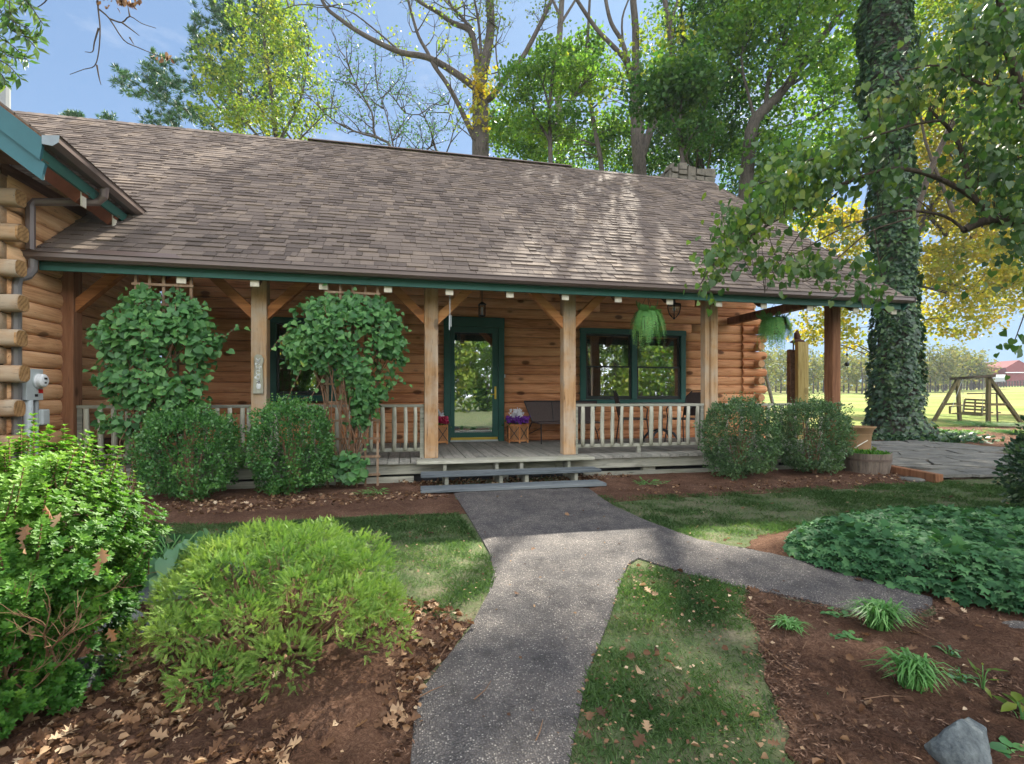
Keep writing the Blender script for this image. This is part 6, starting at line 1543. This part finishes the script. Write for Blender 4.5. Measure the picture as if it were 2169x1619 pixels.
# slim trunk
tree('slim_tree', 'slender reddish grey trunk with dead branches left of the forked tree',
 [([(1280,520),(1275,365),(1262,285),(1250,215),(1242,150),(1246,60),(1250,-20)], 21, .14, .05), ([(1250,215),(1215,120),(1205,80)], 21, .04, .015), ([(1255,230),(1300,190),(1330,150)], 21, .04, .015), ([(1250,200),(1230,170),(1225,90)], 21, .03, .01)],
 [(1180,140,21.5,60,50,50),(1240,110,21.5,40,50,50),(1100,290,22.5,80,60,45),(1180,320,22.5,90,60,45),(1060,270,22.5,40,50,40),(1300,290,22,60,60,50)], 480, 20, .26, .15, T_DIA, 'lf_green', base=1, frac=.3, br=.03, seed=6, group=GR, wid=1.5)
tree('roof_shade_tree', 'far tree added behind the slim trunk, unseen crown shading the roof',  # added tree; its crown stands out of view to shade the roof
 [([(1186,560),(1184,330),(1182,150),(1190,0),(1196,-120)], 37, .42, .15), ([(1182,60),(1230,-20),(1260,-90)], 37, .12, .04), ([(1184,30),(1160,-30),(1150,-110)], 37, .12, .04)],
 [(1200,-130,37,38,60,22),(1240,-132,37,34,60,22)], 210, 18, .32, .2, T_DIA, 'lf_dark', base=1, frac=.3, br=.05, hollow=0, seed=17, group=GR, wid=1.5)
tree('young_maple', 'bright green maple top just behind the ridge left of the slender trunk',
 [([(1168,560),(1166,340),(1164,230),(1172,150),(1180,110)], 15, .11, .03), ([(1165,300),(1130,240),(1095,180)], 15, .05, .015), ([(1165,270),(1210,210),(1250,160)], 15, .05, .015), ([(1165,240),(1150,180),(1130,140)], 15, .04, .012), ([(1250,160),(1280,140)], 15, .02, .01)],
 [(1092,180,15,46,60,42),(1165,160,15,62,60,42),(1245,162,15,58,60,40),(1130,250,15,60,60,34),(1205,262,15,60,60,30)], 360, 18, .15, .095, T_DIA, 'lf_green', base=1, frac=.5, br=.022, seed=26, group=GR, wid=1.5)
tree('young_maple', 'darker green maple top just behind the ridge right of the forked tree',
 [([(1450,560),(1448,380),(1440,280),(1446,200),(1455,140)], 16, .11, .03), ([(1445,320),(1480,260),(1500,210)], 16, .05, .015), ([(1445,300),(1420,240),(1410,190)], 16, .05, .015)],
 [(1432,200,16,42,50,52),(1478,178,16,40,50,44),(1470,280,16,56,50,36)], 230, 18, .16, .10, T_DIA, 'lf_dark', base=1, frac=.5, br=.022, seed=27, group=GR, wid=1.5)
# deep green mass between
tree('green_maple', 'full green maple filling the gap behind the stone chimney',
 [([(1500,560),(1490,400),(1470,260),(1450,100),(1440,0)], 23, .28, .08), ([(1490,400),(1440,300),(1400,240)], 23, .1, .03), ([(1480,330),(1560,230),(1600,150)], 23, .1, .03)],
 [(1380,195,16,60,60,55),(1450,180,16,70,60,55),(1322,-140,21,34,50,14),(1385,-112,21,50,50,44),(1300,-132,21,34,50,18),(1430,-170,21,60,50,40),(1470,-90,21,60,50,46),(1550,-90,21,70,50,50),(1460,300,23,120,90,70),(1540,250,23,120,90,80),(1430,200,23,100,80,80),(1520,130,23,110,90,80),(1310,320,23,90,70,50),(1400,360,23,90,60,35),(1600,330,23,90,80,80),(1480,30,23,110,90,70),(1560,-20,23,110,90,80),(1620,430,23,70,70,70)], 2000, 22, .28, .14, T_DIA, 'lf_dark', base=1, frac=.3, br=.03, seed=7, group=GR, wid=1.5)  # clumps above the view are added to shade path and lawn
tree('leaning_maple', 'large green tree with limbs leaning right behind the roof end',
 [([(1560,620),(1580,400),(1592,275),(1612,240),(1640,213),(1665,183),(1702,130),(1745,75),(1800,0),(1840,-70)], 20, .34, .08), ([(1622,236),(1626,185),(1640,120),(1690,60),(1720,-20)], 20, .1, .04), ([(1660,190),(1720,150),(1790,90),(1850,20)], 20, .08, .03), ([(1590,290),(1650,270),(1720,250),(1790,200)], 20, .05, .02), ([(1600,260),(1570,120),(1600,20)], 20, .07, .02), ([(1690,150),(1695,60),(1690,-30)], 20, .05, .02)],
 [(1640,60,20,110,90,80),(1740,60,20,100,80,80),(1700,170,20,110,90,70),(1780,230,20,80,80,60),(1640,330,20,80,70,60),(1730,330,20,80,70,70),(1560,60,20,80,80,80),(1820,130,20,60,70,90),(1700,-60,20,150,110,80),(1840,-80,20,130,110,90),(1680,440,20,60,60,50)], 1000, 20, .28, .16, T_DIA, 'lf_green', base=1, frac=.35, br=.03, seed=9, group=GR, wid=1.5)
tree('yellow_maple', 'big yellow autumn maple behind the ivy covered trunk',
 [([(1890,900),(1893,700),(1920,540),(2000,380),(2030,150)], 30, .4, .12), ([(2005,560),(2080,480),(2160,420)], 30, .12, .04), ([(2005,500),(1920,400),(1880,300)], 30, .12, .04), ([(2008,600),(2080,620),(2150,600)], 30, .1, .03), ([(2005,620),(1900,600),(1800,640)], 30, .09, .03)],
 [(2060,300,30,110,120,100),(2120,450,30,90,100,80),(2010,420,30,90,110,80),(2060,560,30,110,110,70),(2130,630,30,50,60,50),(2020,660,30,75,80,60),(1980,560,30,60,70,60),(1790,640,30,60,60,60),(1730,690,30,50,60,35),(1800,560,30,60,70,60),(1720,590,30,50,50,50),(1790,715,30,35,40,28),(1730,600,30,70,70,55),(2070,150,30,130,120,90),(1760,480,30,70,70,50),(2150,240,30,80,90,90),(1985,300,30,50,80,110),(2140,560,30,50,80,80)], 2100, 20, .40, .21, T_DIA, 'lf_yellow', bark='bark_dk', base=1, frac=.3, br=.04, seed=10, group='autumn maples beyond the patio', wid=1.5)
tree('gold_maple', 'green gold leafy tree overhanging at upper right behind the foreground branch',
 [([(1905,900),(1905,600),(1975,350),(2080,150)], 24, .3, .1), ([(2020,450),(1960,300),(1940,150)], 24, .1, .03), ([(2040,350),(2120,250),(2160,150)], 24, .1, .03)],
 [(2000,60,24,110,110,80),(2110,90,24,110,100,80),(2080,240,24,80,80,60),(1960,180,24,50,80,70),(2120,330,24,60,80,70),(2000,-60,24,160,130,90),(2150,-90,24,150,130,100)], 900, 20, .3, .17, T_DIA, 'lf_gold', bark='bark_dk', base=1, frac=.3, br=.035, seed=12, group='autumn maples beyond the patio', wid=1.5)
# ivy-covered trunk
random.seed(13); np.random.seed(13)
ZI = 12.6; cI = at_Z(1898, 842, ZI); it = thing('ivy_covered_tree', 'huge tree trunk wrapped in dark ivy beside the patio', 'tree', (cI.x, cI.y, 0))
prof = [(926,88,1905),(905,66,1902),(880,52,1898),(840,45,1898),(800,42,1898),(720,39,1899),(640,36,1899),(560,35,1897),(500,37,1893),(420,38,1890),(340,36,1886),(260,40,1884),(180,50,1880),(100,46,1878),(0,42,1880),(-150,38,1882),(-300,30,1885)]
mb = MB(); mb.tube([at_Z(c, y, ZI) for y, r_, c in prof], [r_*ZI/F*(.80 if y > 850 else .84) for y, r_, c in prof], 16); mb.build('trunk', M['bark'], it, smooth=True)
n = 21000; ys = np.random.uniform(-300, 926, n); Y_ = [p[0] for p in prof][::-1]; rr_ = np.interp(ys, Y_, [p[1] for p in prof][::-1])*ZI/F; cx_ = np.interp(ys, Y_, [p[2] for p in prof][::-1])
a = np.random.uniform(0, 2*math.pi, n); lump = np.array([1+.42*max(-.3, mnoise.noise((math.cos(q)*1.3, math.sin(q)*1.3, y*.012)))+.2*mnoise.noise((math.cos(q)*3, math.sin(q)*3, y*.04)) for q, y in zip(a, ys)])
lay = np.random.choice([1, 1, .96, .9], n); bare = (np.abs(((a-(-.95)) + math.pi) % (2*math.pi) - math.pi) < .17) & (ys > 560) & (np.random.rand(n) < .9)
cen = np.array([U3(at_Z(c, y, ZI)) for c, y in zip(cx_, ys)]); R2 = rr_*lump*lay + .01
P = cen + np.stack([np.cos(a)*R2, np.sin(a)*R2, np.zeros(n)], 1); ou = np.stack([np.cos(a), np.sin(a), np.zeros(n)], 1)
P, ou = P[~bare], ou[~bare]; k = len(P)
leaves('ivy', P, ou*.5+np.random.randn(k, 3)*.3+[0, 0, -.8], ou+np.random.randn(k, 3)*.35+[0, 0, .4], np.random.uniform(.07, .13, k), T_IVY, M['lf_ivyt'], it)
n = 1500; a = np.random.uniform(0, 6.28, n); r_ = 1.0+np.abs(np.random.randn(n))*.35; P = np.stack([cI.x+np.cos(a)*r_+.1, cI.y+np.sin(a)*r_, np.random.uniform(.02, .16, n)], 1)
leaves('ivy_skirt', P, rdir(n)+[0, 0, -.2], rdir(n)*.5+[0, 0, 1], .1, T_IVY, M['lf_ivyt'], it)
C = blob_pts([(1880,-150,ZI,240,240,110),(1800,-260,ZI,260,260,120),(2050,-200,ZI,240,240,120)], 330, .2); crown_leaves('crown', C, 16, .3, .15, T_DIA, M['lf_green'], it, wid=1.5)
mb = MB(); connect(mb, C, [at_Z(c, y, ZI) for y, r__, c in prof[-4:]], .5, .06); mb.build('limb', M['bark'], it, smooth=True)
# redbud in the foreground right, trunk outside the frame
random.seed(51); np.random.seed(51)
ZB = 3.7; rt0 = at_Z(2560, 842, 3.6); rb_ = thing('redbud_tree', 'foreground tree with heart-shaped leaves reaching in from the right edge', 'tree', (rt0.x, rt0.y, 0))
mb = MB(); H = at_Z(2330, 455, ZB)
limb(mb, [Vector((rt0.x, rt0.y, -.05)), Vector((rt0.x-.03, rt0.y, 1.1)), Vector((rt0.x-.1, rt0.y+.02, 1.9)), Vector((rt0.x-.1, rt0.y, 3.0)), Vector((rt0.x, rt0.y, 4.6))], .12, .05, 10)
limb(mb, [Vector((rt0.x-.03, rt0.y, 1.5)), H], .07, .05, 8)
B = [([(2330,455),(2230,470),(2130,468),(2100,466),(2062,478),(2042,488)], ZB, .045, .028), ([(2102,466),(2075,435),(2045,412),(1985,382),(1930,364),(1870,362),(1800,385),(1730,412),(1680,445),(1620,480),(1560,520),(1505,565),(1478,610)], ZB, .024, .005),
     ([(2050,414),(2046,370),(2030,310),(2008,272),(1985,248),(1945,212),(1925,188),(1900,150)], ZB, .02, .006), ([(1992,256),(1940,264),(1880,282),(1820,298),(1760,325),(1700,345),(1650,380)], ZB-.1, .010, .004),
     ([(2042,488),(2000,462),(1950,452),(1900,450),(1850,462),(1800,478),(1750,500),(1700,528),(1650,552),(1600,590)], ZB, .012, .003), ([(1960,455),(1900,472),(1840,492),(1790,530),(1740,572),(1700,598)], ZB-.1, .008, .003),
     ([(1860,462),(1800,472),(1760,472),(1730,462)], ZB, .004, .002), ([(1980,460),(1930,420),(1905,410)], ZB, .004, .002), ([(2330,455),(2250,330),(2180,230),(2140,120),(2120,0),(2110,-60)], ZB-.2, .04, .02), ([(2200,260),(2120,200),(2060,170),(1990,140),(1920,150)], ZB-.3, .015, .004),
     ([(2250,330),(2180,330),(2120,350)], ZB, .012, .005), ([(2140,120),(2090,90),(2050,40)], ZB-.2, .012, .005), ([(2300,440),(2230,560),(2180,640),(2150,720)], ZB+.2, .012, .003), ([(1800,385),(1740,440),(1690,500),(1650,560),(1620,620)], ZB+.1, .007, .002), ([(1560,520),(1530,500),(1500,480)], ZB, .005, .002), ([(1850,480),(1860,560),(1870,620),(1830,660)], ZB, .005, .002)]
for pl, Z, r0, r1 in B:
    limb(mb, spts(pl, Z), r0, r1, 7, .02)
def spray(spec):
    P = []
    for (px, py, rx, ry, n, z0) in spec:
        for i in range(n): P.append(U3(at_Z(px+random.gauss(0, rx*.5), py+random.gauss(0, ry*.5), z0+max(-.3, random.gauss(0, .22)))))
    return P
SP = [(1500,590,22,34,26,ZB),(1520,545,28,32,34,ZB),(1550,500,34,30,44,ZB),(1590,480,36,34,50,ZB),(1540,460,26,20,16,ZB),(1620,440,50,36,60,ZB),(1660,400,60,30,60,ZB),(1720,420,60,34,60,ZB),(1700,350,60,34,60,ZB),(1640,340,30,26,20,ZB),(1770,370,60,34,60,ZB),(1790,320,60,28,56,ZB),(1840,290,50,28,50,ZB),(1880,230,50,40,60,ZB),(1930,190,60,40,60,ZB),(1990,150,60,40,60,ZB),(1860,370,60,30,40,ZB),(1900,400,40,22,16,ZB),
      (1620,560,46,20,30,ZB),(1680,570,50,22,32,ZB),(1720,560,40,24,24,ZB),(1790,560,50,30,20,ZB),(1850,610,26,36,26,ZB),(1830,550,30,30,14,ZB),(1760,590,30,20,10,ZB),(1930,490,20,12,4,ZB),(2060,340,50,36,30,ZB),(2080,380,50,40,40,ZB),(2040,250,50,50,24,ZB),
      (2140,330,60,70,120,ZB),(2150,430,44,44,90,ZB),(2120,220,70,60,110,ZB-.2),(2110,120,80,60,110,ZB-.2),(2140,30,80,60,120,ZB-.3),(2060,60,60,50,50,ZB-.2),(2180,520,40,60,80,ZB),(2230,300,70,120,120,ZB),(2260,450,60,100,80,ZB),(2030,130,40,40,40,ZB),(2150,730,16,16,6,ZB),(2050,560,40,30,5,ZB)]
P = np.array(spray(SP)); mb2 = []; 
# each leaf hangs from a short stalk off the nearest branch point
P = np.concatenate([P, P + np.random.randn(len(P), 3)*.07, P[::2] + np.random.randn(len(P[::2]), 3)*.1]); n = len(P); leaves('leaves', P, rdir(n)*.55+[0, 0, -.8], rdir(n)*.75+[0, -.4, .5], np.random.uniform(.03, .068, n), T_HEART, M['lf_redbud'], rb_)
SK = [p for pl, Z, a_, b_ in B for p in curve(spts(pl, Z), 3)]
connect(mb, P[::4], SK, .5, .005, .35)
C = []
for i in range(150): C.append([rt0.x+.5+random.gauss(.2, .55), rt0.y+random.gauss(.2, .6), random.uniform(2.4, 5.0)])
crown_leaves('crown', np.array(C), 12, .22, .09, T_HEART, M['lf_redbud'], rb_)
mb.build('branches', M['bark_dk'], rb_, smooth=True)
# overhanging branches, upper left (tree rooted left of the camera, outside the frame)
random.seed(61); np.random.seed(61)
b0 = Vector((-5.6, 2.6, 0)); ov = thing('overhanging_walnut', 'bare twigs and drooping compound leaves hanging in at the upper left', 'tree', b0)
mb = MB(); limb(mb, [b0, b0+Vector((.05, 0, 2)), b0+Vector((.3, .1, 4.2)), b0+Vector((.6, .2, 6.5))], .2, .1, 10)
K = at_Z(60, -60, 4.2); K2 = at_Z(210, -30, 4.4)
limb(mb, [b0+Vector((.4, .1, 4.6)), b0.lerp(K, .5)+Vector((0, 0, 2.3)), K, K2, at_Z(330, -40, 4.6)], .06, .012, 7)
for pl in ([(205,-30),(208,20),(212,60),(209,110),(200,140),(178,147),(148,158)],[(210,20),(232,40),(262,85),(290,100),(335,118),(362,125)],[(232,40),(258,48),(275,35),(300,50),(330,60)],[(258,48),(285,68),(295,76)],[(205,138),(210,165),(214,180)],[(209,60),(200,90),(196,110),(180,110)],[(110,-20),(95,5),(72,20)],[(275,35),(270,10)],[(275,80),(284,95)]):
    limb(mb, spts(pl, 4.4), .008, .0025, 5)
Q = []; D = []; N = []
for pl in ([(60,-60),(50,-10),(70,20),(90,50)],[(30,-60),(20,20),(40,60),(75,100)],[(0,-60),(-10,60),(30,100),(60,130)],[(-30,-20),(-10,110),(20,140),(42,165)],[(-40,40),(-20,130),(5,160),(12,180)],[(20,-60),(10,10),(20,40),(60,60)],[(90,-40),(60,-10),(40,20)],[(-30,60),(0,100),(20,120),(55,125)],[(0,20),(20,60),(60,80),(85,75)]):
    c = curve(spts(pl, 3.6), 5); mb.tube(c, .0035, 4)
    for i in range(3, len(c)):
        d = (c[i]-c[i-1]).normalized(); s__ = d.cross(Vector((0, 1, 0))).normalized()
        for sg_ in (-1, 1):
            Q.append(U3(c[i])); D.append(U3(s__*sg_*.9+d*.6+Vector((0, 0, -.3)))+np.random.randn(3)*.2); N.append(np.random.randn(3)*.6+[0, -.4, .8])
leaves('leaves', Q, D, N, np.random.uniform(.06, .10, len(Q)), T_NARROW, M['lf_redbud'], ov, wid=1.5)
P = np.array([U3(at_Z(268+random.gauss(0, 28), -2+random.gauss(0, 7), 4.4)) for i in range(46)] + [U3(at_Z(350+random.gauss(0, 10), 118+random.gauss(0, 4), 4.4)) for i in range(10)])
leaves('dry_leaves', P, rdir(len(P))*.5+[0, 0, -.8], rdir(len(P)), .055, T_FOLD, M['dead'], ov)
C = []
for i in range(60): C.append([b0.x+random.gauss(.2, 1.0), b0.y+random.gauss(-.4, .8), random.uniform(4.6, 7.5)])
crown_leaves('crown', np.array(C), 12, .3, .10, T_DIA, M['lf_gold'], ov); mb.build('branches', M['bark_dk'], ov, smooth=True)

# trees on the street side behind the camera (they show in the glass)
def simple_tree(name, lab, x, y, h, rc, mat, seed, n=420, per=15, size=.2, cat='tree', group=None, trunk=.18, low=.3, rad=.3):
    random.seed(seed); np.random.seed(seed); gz = terr(x, y) if y > 0 else 0
    t = thing(name, lab, cat, (x, y, gz), group); mb = MB(); c = [Vector((x, y, gz-.1)), Vector((x+.1, y, gz+h*.3)), Vector((x-.1, y+.1, gz+h*.6)), Vector((x, y, gz+h*.9))]; sk = limb(mb, c, trunk, trunk*.25, 7)
    d = rdir(n); r = np.random.uniform(.45, 1, n)**.6; C = np.array([x, y, gz+h*(low+1)/2]) + d*r[:, None]*np.array([rc, rc, h*(1-low)/2])*(1+.25*np.sin(d[:, :1]*4+seed))
    connect(mb, C, sk[3:], .35, .03); mb.build('trunk', M['bark'], t, smooth=True); crown_leaves('crown', C, per, rad, size, T_DIA, M[mat], t, wid=1.5); return t
for i_, (x_, h_, mt, lab) in enumerate(((-13, 8, 'lf_gold', 'mirrored at the left of the left window'), (-9.3, 7.4, 'lf_yellow', 'mirrored in the left window'), (-5, 8.4, 'lf_green', 'mirrored between window and door'), (-1, 8.6, 'lf_yellow', 'mirrored at the left of the door glass'), (2.4, 8.8, 'lf_gold', 'mirrored at the right of the door glass'),
        (6, 8, 'lf_green', 'mirrored just left of the right window'), (9.4, 8.4, 'lf_gold', 'mirrored in the left sashes'), (12.6, 8.8, 'lf_gold', 'mirrored in the right sashes'), (16.2, 8.6, 'lf_gold', 'mirrored at the centre sash bar'), (19.6, 8.6, 'lf_green', 'mirrored in the rightmost sash'), (23, 8.8, 'lf_yellow', 'mirrored beyond the right window'))):
    simple_tree('garden_tree', 'autumn garden tree behind the viewer, ' + lab, x_, -20+random.uniform(-1, 1), h_, 2.6, mt, 71+i_, 560, 14, .26, group='garden trees behind the viewer', low=-.05, rad=.38)
# far tree line across the field
random.seed(81); np.random.seed(81)
ordw = lambda k: ('%d' % (k+1)) + ('th' if 10 <= (k+1) % 100 <= 20 else {1: 'st', 2: 'nd', 3: 'rd'}.get((k+1) % 10, 'th'))
desc = ['slim', 'broad', 'short', 'tall', 'leaning', 'sparse', 'bushy', 'narrow']
spots = [(1590+i*13+random.uniform(-4, 4), random.uniform(84, 100)) for i in range(22)] + [(1936+i*8.5+random.uniform(-3, 3), random.uniform(88, 98)) for i in range(18)]
for i, (px, Z) in enumerate(spots):
    g = P_(px, Z, 0); hh = random.uniform(6.5, 9.5) if px < 1900 else random.uniform(5.5, 9) ; hh = hh*(.8 if px > 2050 else 1)
    t = simple_tree('distant_tree', 'hazy far tree, %s of %d %s of the ivied trunk' % (ordw(i if px < 1900 else i-22), 22 if px < 1900 else 18, 'left' if px < 1900 else 'right'), g.x, g.y, hh, random.uniform(1.2, 2.2), 'far', 200+i, 60 if i % 3 else 30, 8, .42, group='far tree line across the field', trunk=.16, low=.25, rad=.5)
n = 5200; px = np.random.uniform(1500, 2090, n); Z = np.random.uniform(104, 118, n); P = []
for a, z in zip(px, Z):
    g = P_(a, z, 0); P.append([g.x, g.y, terr(g.x, g.y)+abs(random.gauss(0, 1.6))*(1.2+.8*mnoise.noise((a*.02, 0, 0)))])
o = leaves('distant_woods', P, rdir(n), rdir(n), .7, T_DIA, M['far'], wid=1.5); tag(o, 'far low woods reading as one bluish mass beyond the field', 'woods', kind='stuff')
# ================================================================== AIR
hz_ = NT('haze_air'); vol = hz_.n('VolumePrincipled'); vol.inputs['Color'].default_value = (.80, .88, 1, 1); vol.inputs['Density'].default_value = HAZE; vol.inputs['Anisotropy'].default_value = 0
hz_.l(vol.outputs[0], hz_.o.inputs[1])
mb = MB(); mb.box(-150, 240, -40, 230, -1.1, 46); hb = mb.build('haze', hz_.m); tag(hb, kind='stuff')
